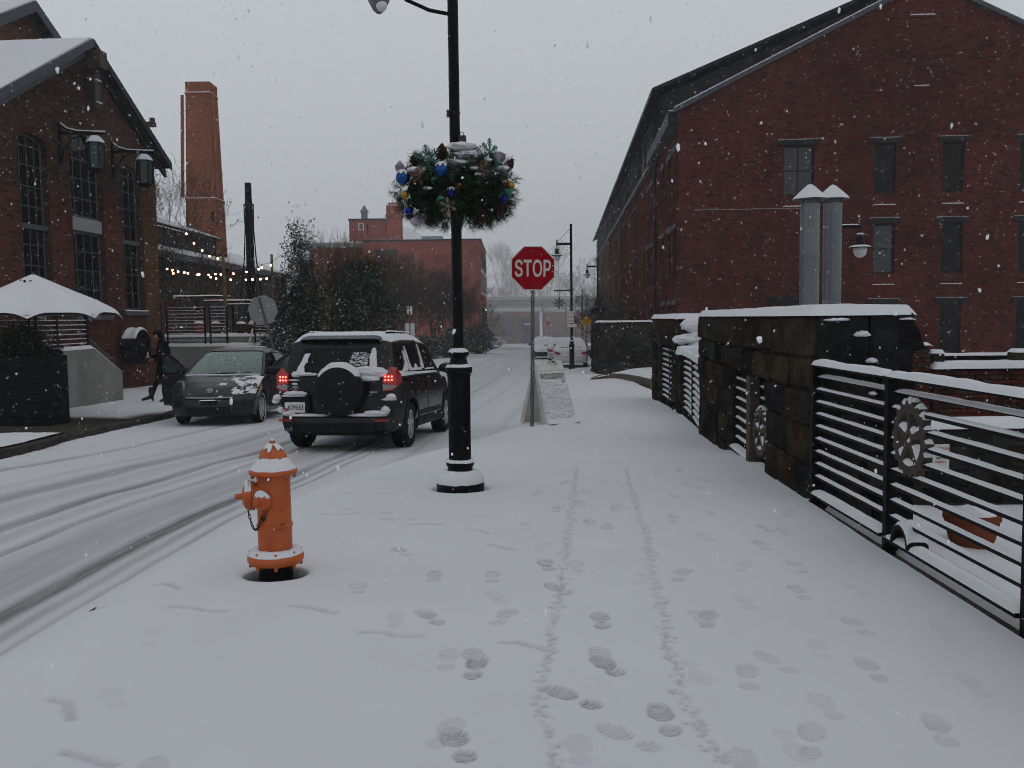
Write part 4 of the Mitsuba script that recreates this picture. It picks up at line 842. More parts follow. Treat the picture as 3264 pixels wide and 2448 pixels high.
# ---------------------------------------------------------------- sandwich board
sbk = thing('sandwich_board', 'white plastic sandwich board with lettering half hidden by stuck snow, beside the stop sign', 'sandwich board')
h_ = np.array([.85, .527, 0]); n_ = np.array([.527, -.85, 0]); zg = -.43; H = 1.13; C0 = np.array([.655, 16.85, zg]); half = .345; sp = .43
def board(sgn):
    up = np.array([0, 0, H]) - n_ * sgn * (sp - .03); L = np.linalg.norm(up); up = up / L; nn = np.cross(h_, up) * 1.0; nn = nn if np.dot(nn, n_ * sgn) > 0 else -nn
    return M4(C0 + n_ * sgn * sp, h_, up, nn), L
for sgn in (1, -1):
    A, L = board(sgn); hb, ht = half, half * .86
    out = Polygon([(-hb, 0), (hb, 0), (ht, L - .10), (ht * .98, L - .02), (ht * .90, L + .01), (ht * .66, L + .01), (ht * .60, L - .05), (ht * .55, L - .085), (-ht * .55, L - .085), (-ht * .60, L - .05), (-ht * .66, L + .01), (-ht * .90, L + .01), (-ht * .98, L - .02), (-ht, L - .10)])
    m = xf(mv(prism(out, .03), (0, 0, -.03)), A); add('panel', fixn(m), 'white_plastic', sbk)
    rim = out.buffer(-.012).difference(Polygon([(-hb + .045, .05), (hb - .045, .05), (ht - .03, L - .18), (-ht + .03, L - .18)])); 
    for g in (rim.geoms if hasattr(rim, 'geoms') else [rim]): add('frame', fixn(xf(mv(prism(g, .014), (0, 0, -.002)), A)), 'white_plastic', sbk)
    # inner flanges closing the sides part way
    for s in (-1, 1):
        P = []
        for (u, v) in ((s * hb, 0), (s * ht, L - .05)):
            for w in (-.03, -.12 if v == 0 else -.05): 
                for du in (0, -s * .02): P.append(A @ np.array([u + du, v, w, 1]))
        add('side_flange', hull(np.array(P)[:, :3]), 'white_plastic', sbk)
A, L = board(1)
tt = np.linspace(0, np.pi, 14); hp = [np.array([.085 * math.cos(t), L - .10 + .115 * math.sin(t) ** .7, -.03]) for t in tt]
hp = np.array(hp); add('handle', xf(tube(hp, .018, 8), A), 'white_plastic', sbk, True)
sheet = Polygon([(-half + .055, .06), (half - .055, .06), (half * .86 - .035, L - .185), (-half * .86 + .035, L - .185)])
add('poster', xf(mv(prism(sheet, .002), (0, 0, .002)), A), 'sign_white', sbk)
m = meshkit.text_mesh('WOODBERRY', .085, .002, True).copy(); b = m.bounds; m.apply_translation([-(b[0][0] + b[1][0]) / 2, -(b[0][1] + b[1][1]) / 2, 0]); m.apply_scale([.52 / (b[1][0] - b[0][0]), 1.2, 1]); m.apply_translation([.01, L - .285, .0045]); add('lettering', xf(m, A), 'ink', sbk)
m = meshkit.text_mesh('D', .06, .002, True).copy(); m.apply_translation([.20, L - .42, .0045]); add('lettering', xf(m, A), 'ink', sbk)
gx, gy = np.meshgrid(np.linspace(-1, 1, 90), np.linspace(0.0, L - .27, 150)); wd = half - (half * .14) * gy / L - .012; ux = gx * wd
cov = L - .315 - .055 * np.sin(2.2 * (ux + .14) / .26) - .05 * np.abs(ux) / .26 + .03 * (fb(ux, gy, 14, 3, 2) - .5) - .06 * np.exp(-((ux - .22) / .07) ** 2)
q = np.stack([ux * 15, gy * 18, 0 * gy], -1); bump = np.abs(meshkit.fbm(q, 3) - .5) * 2; hh = (.004 + .03 * (1 - bump) ** 2 * (.5 + meshkit.noise(q * .4))) * sst(0, .03, cov - gy); hh = np.maximum(hh, (.14 * np.clip(1 - gy / .22, 0, 1) ** 2)); hh = np.where(cov - gy > 0, hh, -.003)
edge = np.minimum(1 - np.abs(gx), .04) / .04; hh = hh * np.clip(edge, 0, 1) ** .5
v = np.stack([ux, gy, hh + .003], -1).reshape(-1, 3); v = np.c_[v, np.ones(len(v))] @ A.T; i, j = np.meshgrid(np.arange(149), np.arange(89), indexing='ij'); nq = 90
qq = np.stack([i * nq + j, i * nq + j + 1, (i + 1) * nq + j + 1, (i + 1) * nq + j], -1).reshape(-1, 4); ok = (hh.ravel()[qq].max(1) > 0); qq = qq[ok]
ms = tm(v[:, :3], np.vstack([qq[:, [0, 1, 2]], qq[:, [0, 2, 3]]])); ms.remove_unreferenced_vertices(); add('snow', ms, 'snow', sbk, True)
g = trimesh.creation.icosphere(4); g.vertices = g.vertices * [.42, .22, .10] * (.8 + .4 * meshkit.fbm(g.vertices * 2, 2)[:, None]); g.apply_transform(rotz(math.atan2(h_[1], h_[0]), C0 + n_ * .42 + [0, 0, -.02])); add('snow', g, 'snow', sbk, True)

# ---------------------------------------------------------------- vehicles
pr('car_black', mikit.proc(lambda p, n, uv: mi.Color3f(.003, .003, .0035) * (.8 + .4 * FB(p.x * 8, p.y * 8, p.z * 8, 2))), .25, 0, .2, clearcoat=.28, clearcoat_gloss=.92)
pr('car_plastic', (.0055, .0055, .006), .6, 0, .15); pr('tyre', (.006, .006, .006), .8, 0, .12)
pr('car_charcoal', mikit.proc(lambda p, n, uv: mi.Color3f(.0095, .0092, .0105) * (.8 + .4 * FB(p.x * 5, p.y * 5, p.z * 5, 3))), .30, .1, .3, clearcoat=.3)
pr('car_silver', (.36, .38, .40), .35, .3); pr('car_white', (.50, .51, .52), .35, 0, .5); pr('alloy', (.36, .365, .37), .4, .5)
pr('chrome', (.40, .41, .42), .18, .95); pr('lamp_red', (.30, .010, .012), .15, 0, .6); pr('lamp_clear', (.24, .25, .26), .15, .2, .6); pr('lamp_amber', (.42, .10, .02), .2)
diffuse('seat_cloth', (.045, .05, .048)); mat('car_glass', {'type': 'thindielectric', 'int_ior': 1.5, 'specular_transmittance': rgb(.36, .50, .45), 'specular_reflectance': rgb(.8, .95, .88)})
mat('led', {'type': 'diffuse', 'reflectance': rgb(.3, .01, .01)})
class Car:
    def __init__(s, key, M, paint, Wm, belt, roof, wheels, tr):
        s.k, s.M, s.paint, s.Wm, s.belt, s.roof, s.wheels, s.tr = key, M, paint, Wm, belt, roof, wheels, tr
    def W(s, x, t, z):
        at_ = np.abs(t); fz = np.where(z < s.belt, 1 - .07 * ((z - .62) / .45) ** 2, .963 - (.963 - s.tum) * np.clip((z - s.belt) / (s.roof - s.belt), 0, 1.1))
        fx = 1 - .10 * np.clip((s.xr - x) / .5, 0, 1.2) ** 2 - getattr(s, 'ft', .17) * np.clip((x - s.xf) / .85, 0, 1.2) ** 2
        y = t * s.Wm * fz * fx
        z2 = z - .075 * np.clip((at_ - .62) / .38, 0, 1) ** 2.2 * np.clip((z - (s.roof - .14)) / .12, 0, 1) - .045 * np.clip((at_ - .7) / .3, 0, 1) ** 2 * np.clip((x - s.xh) / .3, 0, 1) * np.clip((z - s.belt + .22) / .15, 0, 1)
        x2 = x + s.cr * at_ ** 3 * np.clip((s.xr + .1 - x) / .4, 0, 1) - s.cf * at_ ** 2.5 * np.clip((x - s.xf) / .7, 0, 1)
        return np.stack([x2, y, z2], -1)
    def shell(s, poly, t0=-1, t1=1, e=.10, cut=True, out=0.0):
        P = poly if hasattr(poly, 'exterior') else Polygon(poly)
        if cut:
            for (wx, wz, wr) in s.wheels: P = P.difference(Point(wx, wz).buffer(wr * 1.14, 20))
        if P.geom_type != 'Polygon': P = max(P.geoms, key=lambda g: g.area)
        m = trimesh.creation.extrude_polygon(P, t1 - t0); m.apply_translation([0, 0, t0]); m = mrefine(m, e)
        v = m.vertices; q = s.W(v[:, 0], v[:, 2], v[:, 1]); 
        if out: q[:, 1] += np.sign(v[:, 2]) * out
        return tm(q, m.faces[:, ::-1])
    def put(s, name, m, mt, par=None, smooth=40, **kw): return add(name, xf(m, s.M), mt, par or s.k, smooth, **kw)
    def panel(s, poly, side, e=.09, out=.004, th=.012):
        """a sheet on the flank: polygon in (x, z), both faces, just proud of the body."""
        P = Polygon(poly) if not hasattr(poly, 'exterior') else poly
        m = trimesh.creation.extrude_polygon(P, .01); m = mrefine(m, e); v = m.vertices
        a = s.W(v[:, 0], np.full(len(v), float(side)), v[:, 1]); a[:, 1] += side * np.where(v[:, 2] > .005, out, -th)
        return tm(a, m.faces[:, ::-1] if side > 0 else m.faces)
    def wheel(s, wx, wr, side, rim_mat='alloy', w=.20, spokes=5, snow=False):
        y = side * s.tr
        t = lathe([(wr * .63, -w / 2), (wr * .90, -w / 2), (wr * .985, -w * .36), (wr, -w * .2), (wr, w * .2), (wr * .985, w * .36), (wr * .90, w / 2), (wr * .63, w / 2), (wr * .62, 0), (wr * .63, -w / 2)], 40)
        A = M4([wx, y, wr], [1, 0, 0], [0, 0, side], [0, side, 0]); A[:3, :3] = np.array([[1, 0, 0], [0, 0, side], [0, 1, 0]]).T if False else A[:3, :3]
        A = np.eye(4); A[:3, 0] = [1, 0, 0]; A[:3, 1] = [0, 0, 1]; A[:3, 2] = [0, side, 0]; A[:3, 3] = [wx, y, wr]
        k = s.put('wheel', fixn(xf(t, A)), 'tyre')
        R = wr * .64; r = Point(0, 0).buffer(R, 32).difference(Point(0, 0).buffer(R * .84, 32)); sp = [r, Point(0, 0).buffer(R * .26, 16)]
        for i in range(spokes):
            a = 2 * np.pi * i / spokes + .3; d = np.array([math.cos(a), math.sin(a)]); n = np.array([-d[1], d[0]]); sp.append(Polygon([d * R * .1 + n * R * .15, d * R * .9 + n * R * .22, d * R * .9 - n * R * .22, d * R * .1 - n * R * .15]))
        g = unary_union(sp); ms = prism(g if g.geom_type == 'Polygon' else max(g.geoms, key=lambda q: q.area), .03); ms.apply_translation([0, 0, w * .32]); s.put('rim', fixn(xf(ms, A)), rim_mat, k, smooth=False)
        bk = cyl((0, 0, w * .1), (0, 0, w * .12), R * .98, n=24); s.put('brake_disc', xf(bk, A), 'car_plastic', k)
        return k, A
def rect_on(M, x, z, w, h, y=0.0): return None

# --- black SUV with a spare wheel on its tail
S_put0 = lambda n, m, mt, par, smooth: S.put(n, m, mt, par, smooth=smooth)
sk = thing('parked_car', 'black SUV seen from behind with spare wheel and lit red tail lamps', 'car')
th = -math.radians(7.5); ax, ay = math.sin(-th), math.cos(th)
zsu = float(GZ(14.9)) - .105; pit = math.atan2(float(GZ(16.6) - GZ(13.9)), 2.66)
Ms = M4([-2.42, 13.95, float(GZ(13.95)) - .105], [ax * math.cos(pit), ay * math.cos(pit), math.sin(pit)], [-ay, ax, 0], np.cross([ax * math.cos(pit), ay * math.cos(pit), math.sin(pit)], [-ay, ax, 0]))
S = Car(sk, Ms, 'car_black', .915, 1.08, 1.70, [(0, .36, .36), (2.66, .36, .36)], .785); S.tum, S.xr, S.xf, S.xh, S.cr, S.cf = .80, -.35, 2.65, 2.2, .10, .22
low = [(-.76, .33), (-.80, .42), (-.81, .60), (-.805, .80), (-.785, 1.07), (-.70, 1.085), (2.12, 1.09), (2.3, 1.075), (2.9, 1.02), (3.25, .93), (3.42, .80), (3.47, .62), (3.44, .42), (3.3, .30), (2.2, .28), (.5, .28), (-.4, .34)]
S.put('body', S.shell(low, e=.085), 'car_black')
cab = [(-.79, 1.07), (-.74, 1.16), (-.60, 1.52), (-.55, 1.62), (-.40, 1.675), (.1, 1.70), (.9, 1.705), (1.30, 1.66), (1.5, 1.58), (2.18, 1.08)]
S.put('cabin', S.shell(cab, e=.06, cut=False), 'car_black')
S.put('underbody', box(-.7, 3.3, -.72, .72, .24, .40), 'car_plastic')
for sd in (1, -1):
    for nm, pl in (('side_window', [(-.50, 1.155), (-.40, 1.50), (-.08, 1.545), (.10, 1.15)]), ('side_window', [(.16, 1.15), (.00, 1.55), (.86, 1.575), (.95, 1.145)]), ('side_window', [(1.02, 1.145), (.94, 1.575), (1.30, 1.545), (1.90, 1.15)])):
        w = S.put(nm, S.panel(Polygon(pl).buffer(-.02).buffer(.02), sd, .08, .006), 'glass_dark')
    S.put('door', S.panel(Polygon([(.12, .40), (.42, .42), (.50, .48), (1.05, .44), (1.05, 1.075), (.12, 1.075), (.38, .60)]).buffer(-.012), sd, .08, .010), 'car_black')
    S.put('door', S.panel(Polygon([(1.08, .44), (2.13, .44), (2.18, .62), (2.12, 1.075), (1.08, 1.075)]).buffer(-.012), sd, .08, .010), 'car_black')
    for x in (.95, 1.98 - .98 + .85): S.put('door_handle', S.panel(sbox(x - .22, .955, x - .05, .985), sd, .05, .035), 'car_black')
    S.put('sill', S.panel([(.44, .30), (2.22, .30), (2.22, .42), (.44, .42)], sd, .1, .03), 'car_plastic')
    S.put('lower_moulding', S.panel([(.50, .46), (2.16, .46), (2.16, .54), (.50, .54)], sd, .1, .016), 'car_plastic')
    for wx in (0, 2.66):
        S.wheel(wx, .36, sd, w=.235)
        an = np.linspace(-.25, math.pi + .25, 24); ar = Polygon(np.r_[np.c_[wx + .47 * np.cos(an), .36 + .45 * np.sin(an)], np.c_[wx + .405 * np.cos(an[::-1]), .36 + .405 * np.sin(an[::-1])]])
        S.put('wheel_arch', S.panel(ar, sd, .06, .018), 'car_plastic')
    mk = S.put('mirror', mv(blob([((0, 0, 0), .075), ((.0, sd * .13, .01), .07), ((.04, sd * .06, .0), .09)]), (1.92, sd * 1.0, 1.17)), 'car_black', smooth=60)
    S.put('mirror_arm', cyl((1.95, sd * .84, 1.12), (1.93, sd * .98, 1.14), .03), 'car_plastic', mk)
    S.put('roof_rail', tube([(-.36, sd * .60, 1.66), (-.28, sd * .60, 1.715), (.1, sd * .60, 1.738), (.9, sd * .60, 1.738), (1.15, sd * .60, 1.71), (1.24, sd * .60, 1.65)], .020, 8), 'car_plastic')
    S.put('snow', (slab_snow(-.2, 1.14, sd * .60 - .035, sd * .60 + .035, 1.752, .022)), 'snow', smooth=True)
    # tail lamp: lens wrapped round the corner
    L = Polygon([(-.83, .83), (-.70, .80), (-.46, .98), (-.42, 1.12), (-.70, 1.20), (-.78, 1.12)])
    def corner(pl, e, out):
        m = trimesh.creation.extrude_polygon(pl, .01); return m
    back = []
    def tailpatch(zs, ys0, ys1, o):
        v = []; 
        for z in zs:
            for q in np.linspace(0, 1, 7):
                y = sd * (ys0 + (ys1 - ys0) * q); xx = -.80 - o + .10 * max(0, (abs(y) - .55) / .35) ** 2 + (.0 if z < 1.0 else .06 * (z - 1.0) / .2); v.append((xx, y * (1 - .02 * (z > 1.05)), z))
        n = 7; i, j = np.meshgrid(np.arange(len(zs) - 1), np.arange(6), indexing='ij'); q = np.stack([i * n + j, i * n + j + 1, (i + 1) * n + j + 1, (i + 1) * n + j], -1).reshape(-1, 4)
        a = np.array(v); b = a + [.10, 0, 0]; V = np.vstack([a, b]); F = np.vstack([q[:, [0, 1, 2]], q[:, [0, 2, 3]]]); m = hull(V) if False else tm(V, np.vstack([F, F[:, ::-1] + len(a)])); return m
    tl = hull([(-.845, sd * .70, 1.0), (-.835, sd * .70, 1.13), (-.80, sd * .885, .96), (-.80, sd * .885, 1.13), (-.62, sd * .925, 1.00), (-.62, sd * .915, 1.12), (-.72, sd * .70, 1.0), (-.72, sd * .72, 1.12), (-.79, sd * .80, 1.235), (-.70, sd * .86, 1.22)])
    tk = S.put('tail_lamp', tl, 'lamp_red', smooth=30)
    tc = hull([(-.868, sd * .70, .985), (-.855, sd * .71, .90), (-.83, sd * .80, .905), (-.80, sd * .888, .95), (-.80, sd * .887, .96), (-.68, sd * .91, .985), (-.74, sd * .70, .91), (-.74, sd * .70, .98)])
    S.put('reversing_lens', tc, 'lamp_clear', tk, smooth=30)
    S.put('lens_edge', tube([(-.858, sd * .70, .895), (-.835, sd * .80, .90), (-.802, sd * .888, .945)], .012, 6), 'lamp_red', tk)
    for iz in range(2):
        for iy in range(3):
            d = sph((-.842 + .10 * max(0, (.735 + .045 * iy - .70) / .19) * .35, sd * (.735 + .045 * iy), 1.045 + .05 * iz), .012, 1)
            q = S.put('led', d, 'led', tk); scene[q]['emitter'] = {'type': 'area', 'radiance': rgb(5.5, .35, .25)}
    S.put('reflector', box(-.972, -.94, sd * .70 - .10, sd * .70 + .10, .465, .492, .005), 'lamp_red')
# rear
rw = Polygon([(-.60, 1.135), (.60, 1.135), (.545, 1.50), (-.545, 1.50)]).buffer(-.03).buffer(.03)
m = prism(rw, .012); v = m.vertices; xz = np.interp(v[:, 1], [1.07, 1.16, 1.52], [-.79, -.74, -.60]) + .10 * np.clip(np.abs(v[:, 0]) / .9, 0, 1) ** 3 * .6
m.vertices = np.c_[xz - .012 - v[:, 2], v[:, 0], v[:, 1]]; m.fix_normals(); S.put('rear_window', refine(m, .1), 'glass_dark', smooth=False)
m = prism(Polygon([(-.66, .80), (.66, .80), (.66, 1.09), (-.66, 1.09)]).buffer(-.02).buffer(.02), .02); v = m.vertices; m.vertices = np.c_[-.80 - v[:, 2] + .02, v[:, 0], v[:, 1]]; m.fix_normals(); S.put('tailgate', m, 'car_black')
S.put('spoiler', S.shell([(-.66, 1.635), (-.50, 1.69), (-.30, 1.70), (-.30, 1.66), (-.60, 1.60)], -.82, .82, .08, False), 'car_black')
sp = lathe([(0, -.11), (.30, -.11), (.345, -.09), (.355, -.05), (.355, .07), (.33, .095), (.26, .105), (.22, .098), (.18, .108), (0, .112)], 48); A = np.eye(4); A[:3, 0] = [0, -1, 0]; A[:3, 1] = [0, 0, 1]; A[:3, 2] = [-1, 0, 0]; A[:3, 3] = [-.955, -.10, .90]
sp = fixn(xf(sp, A)); spk = S.put('spare_wheel_cover', sp, 'car_plastic', smooth=40)
s_ = snow_on(sp, .05, .30, .03, .3, keep=lambda c: c[:, 2] > 1.10)
if s_ is not None: add_split('snow', s_, 'snow', spk, S_put0)
S.put('bumper', S.shell([(-.80, .30), (-.945, .36), (-.985, .44), (-.975, .515), (-.80, .535), (-.6, .52), (-.6, .34)], e=.07, cut=True), 'car_black')
S.put('bumper_valance', box(-.93, -.7, -.62, .62, .30, .40, .02), 'car_plastic')
S.put('tow_eye', cyl((-.8, .1, .26), (-.8, .1, .33), .02), 'car_plastic')
# number plate in its recess, left of the spare wheel
pk = S.put('number_plate', box(-.905, -.895, .43, .73, .585, .735, .003), 'sign_white', smooth=False)
B = S.M @ M4([-.906, .58, .66], [0, -1, 0], [0, 0, 1], [-1, 0, 0])
def plate_text(t, h, w, dx, dy, mt):
    m = meshkit.text_mesh(t, h, .002, True).copy(); b = m.bounds; m.apply_translation([-(b[0][0] + b[1][0]) / 2, -(b[0][1] + b[1][1]) / 2, 0]); m.apply_scale([w / (b[1][0] - b[0][0]), 1, 1]); m.apply_translation([dx, dy, 0]); add('lettering', xf(m, B), mt, pk)
plate_text('6', .075, .032, -.085, 0, 'ink'); plate_text('A', .032, .026, -.045, .020, 'ink'); plate_text('N', .032, .026, -.045, -.020, 'ink'); plate_text('9663', .075, .150, .055, 0, 'ink')
S.put('plate_emblem', box(-.9075, -.905, .685, .722, .595, .65), 'lamp_red', pk)
S.put('plate_mount', box(-.895, -.78, .38, .78, .55, .82, .01), 'car_plastic')
def oval_badge(A, R, par, put):
    t = np.linspace(0, 2 * np.pi, 40, endpoint=False); ms = []
    for (a, b, cy) in ((1, .68, 0), (.55, .30, .34), (.26, .66, 0)): ms.append(tube(np.c_[a * R * np.cos(t), b * R * np.sin(t) + cy * R, 0 * t], R * .085, 6, closed=True))
    put('badge', xf(cat(ms), A), 'chrome', par)
oval_badge(M4([-.825, .60, .925], [0, -1, 0], [0, 0, 1], [-1, 0, 0]), .055, None, lambda n, m, mt, par: S.put(n, m, mt, kind='stuff'))
S.put('tailgate_handle', box(-.84, -.82, -.62, -.50, .865, .885, .004), 'chrome')
S.put('aerial', cyl((.1, .05, 1.70), (.02, .05, 1.84), .006), 'car_plastic')
S.put('wiper', tube([(-.80, -.05, 1.15), (-.80, .25, 1.17), (-.79, .45, 1.18)], .010, 5), 'car_plastic')
S.put('exhaust', cyl((-.92, -.45, .30), (-.6, -.45, .30), .03), 'car_plastic')
# snow lying on the SUV
S_put = lambda n, m, mt, par, smooth: S.put(n, m, mt, par, smooth=smooth)
ro = S.shell(cab, e=.07, cut=False); sn = snow_on(ro, .055, .80, None, .2); add_split('snow', sn, 'snow', S.k, S_put)
def lump(name_par, c, sc, seed=0, amp=.25, mt='snow'):
    g = trimesh.creation.icosphere(3); g.vertices = g.vertices * (1 + amp * 3.2 * (meshkit.fbm(g.vertices * 2.4 + seed * 5.1, 3) - .5))[:, None]; g.vertices[:, 2] = np.where(g.vertices[:, 2] < 0, g.vertices[:, 2] * .6, g.vertices[:, 2]); g.vertices = g.vertices * sc + c; return name_par.put('snow_clump', g, mt, smooth=True)
def glass_snow(pl, seed):
    P = Polygon(pl); b_ = P.bounds; R_ = np.random.default_rng(seed); c_ = np.array(P.buffer(0).exterior.segmentize(.02).coords)[:-1]; c_ += R_.normal(0, .006, c_.shape); P = Polygon(c_).buffer(0)
    for q in polys(P):
        m = mrefine(trimesh.creation.extrude_polygon(q, .014), .02); v = m.vertices; xz = np.interp(v[:, 1], [1.07, 1.16, 1.52], [-.79, -.74, -.60]) + .10 * np.clip(np.abs(v[:, 0]) / .9, 0, 1) ** 3 * .6; th_ = .024 + v[:, 2] * (.6 + .8 * meshkit.noise(np.c_[v[:, :2] * 40, v[:, 2] * 0])); S.put('snow_patch', tm(np.c_[xz - th_, v[:, 0], v[:, 1]], m.faces), 'snow', smooth=True)
glass_snow([(.46, 1.10), (.62, 1.10), (.60, 1.20), (.555, 1.30), (.50, 1.42), (.42, 1.44), (.45, 1.32), (.50, 1.24)], 1)
glass_snow([(-.60, 1.20), (-.48, 1.24), (-.47, 1.40), (-.49, 1.49), (-.55, 1.50), (-.57, 1.36)], 2)
for i_ in range(7): glass_snow([(-.18 - .006 * i_, 1.255 + .028 * i_), (-.30, 1.25 + .028 * i_), (-.45, 1.262 + .027 * i_), (-.44, 1.275 + .027 * i_), (-.30, 1.266 + .028 * i_), (-.17 - .006 * i_, 1.270 + .028 * i_)], 3 + i_)
for i, (c, sc) in enumerate((((-.80, -.44, 1.15), (.06, .28, .085)), ((-.80, -.62, 1.13), (.06, .14, .09)), ((-.845, -.48, 1.06), (.045, .18, .05)), ((-.81, .42, 1.125), (.05, .16, .03)), ((-.80, .60, 1.12), (.04, .06, .05)),
        ((-.90, .57, .855), (.06, .16, .04)), ((-.90, .60, .825), (.05, .18, .025)), ((-.86, -.82, .80), (.07, .075, .05)), ((-.86, -.80, .77), (.06, .10, .025)), ((-.86, .86, .79), (.06, .06, .06)), ((-.86, .88, .74), (.05, .05, .05)), ((-.945, .40, .545), (.06, .32, .026)), ((-.945, .66, .57), (.06, .09, .04)), ((-.93, .78, .615), (.05, .04, .06)), ((-.945, -.50, .55), (.06, .28, .03)), ((-.945, -.62, .58), (.06, .18, .04)), ((-.93, -.76, .62), (.05, .06, .06)), ((-.83, .62, 1.045), (.015, .09, .012)), ((-.83, .60, .99), (.02, .045, .02)))): lump(S, c, sc, i)
for i, pl in enumerate(([(-.44, 1.16), (-.10, 1.16), (.02, 1.22), (-.02, 1.34), (-.08, 1.46), (-.12, 1.46), (-.10, 1.30), (-.18, 1.24), (-.30, 1.20)], [(.06, 1.16), (.20, 1.16), (.12, 1.34), (.06, 1.52), (.02, 1.53), (.04, 1.36)], [(.20, 1.16), (.85, 1.16), (.80, 1.20), (.60, 1.19), (.50, 1.26), (.44, 1.20), (.25, 1.20)], [(.86, 1.18), (1.02, 1.18), (.98, 1.40), (.93, 1.56), (.90, 1.56), (.93, 1.36)], [(1.05, 1.16), (1.75, 1.16), (1.70, 1.185), (1.2, 1.18)], [(-.75, 1.09), (.9, 1.10), (2.0, 1.10), (2.0, 1.125), (.9, 1.135), (-.2, 1.15), (-.6, 1.17)])):
    for q in polys(Polygon(pl).buffer(0)): S.put('snow_patch', S.panel(q, -1, .05, .024, .0), 'snow', smooth=True)
hd = S.shell(low, e=.085); s_ = snow_on(hd, .03, .75, None, .3, keep=lambda c: (c[:, 0] > 2.2)); add_split('snow', s_, 'snow', S.k, S_put)

# --- charcoal hatchback with both front doors open
pk_ = thing('parked_car', 'charcoal hatchback facing the camera with both front doors open', 'car')
yP = 19.0; pit = math.atan2(float(GZ(19.0) - GZ(21.7)), 2.7); fx = np.array([0.0, -1.0, 0]) * math.cos(pit) + np.array([0, 0, math.sin(pit)]); fx = np.array([.035, -1, 0.0]); fx /= np.linalg.norm(fx); fx = fx * math.cos(pit) + np.array([0, 0, math.sin(pit)]); ly = np.cross([0, 0, 1.0], fx); ly /= np.linalg.norm(ly)
O_ = np.array([-6.02, 19.0, 0]) - np.array([fx[0], fx[1], 0]) * 2.70; O_[2] = float(GZ(O_[1])) - .10
Mp = M4(O_, fx, ly, np.cross(fx, ly)) @ np.diag([1.0, 1.02, 1.05, 1])
P_ = Car(pk_, Mp, 'car_charcoal', .865, .93, 1.49, [(0, .31, .31), (2.70, .31, .31)], .745); P_.tum, P_.xr, P_.xf, P_.xh, P_.cr, P_.cf, P_.ft = .70, -.2, 2.7, 2.35, .12, .34, .055
lowP = [(-.78, .30), (-.84, .45), (-.84, .80), (-.70, .93), (2.30, .94), (2.62, .915), (3.0, .835), (3.32, .73), (3.52, .60), (3.60, .50), (3.62, .36), (3.56, .22), (3.40, .18), (.45, .18), (-.4, .22)]
P_.put('body', P_.shell(lowP, e=.085), 'car_charcoal')
roofP = [(1.42, 1.42), (1.25, 1.455), (.9, 1.487), (.5, 1.485), (.0, 1.42), (-.5, 1.24), (-.76, 1.06), (-.72, 1.02), (-.48, 1.18), (0, 1.35), (.5, 1.42), (.9, 1.425), (1.22, 1.40), (1.38, 1.38)]
P_.put('roof', P_.shell(roofP, e=.08, cut=False), 'car_charcoal')
rs = snow_on(P_.shell(roofP, e=.06, cut=False), .012, .80, None, .5, keep=lambda c: (c[:, 0] < .9) & (np.abs(c[:, 1]) < .45)); 
if rs is not None: P_.put('snow', rs, 'snow', smooth=True)
def pw(x, t, z): return P_.W(np.array([x]), np.array([t]), np.array([z]))[0]
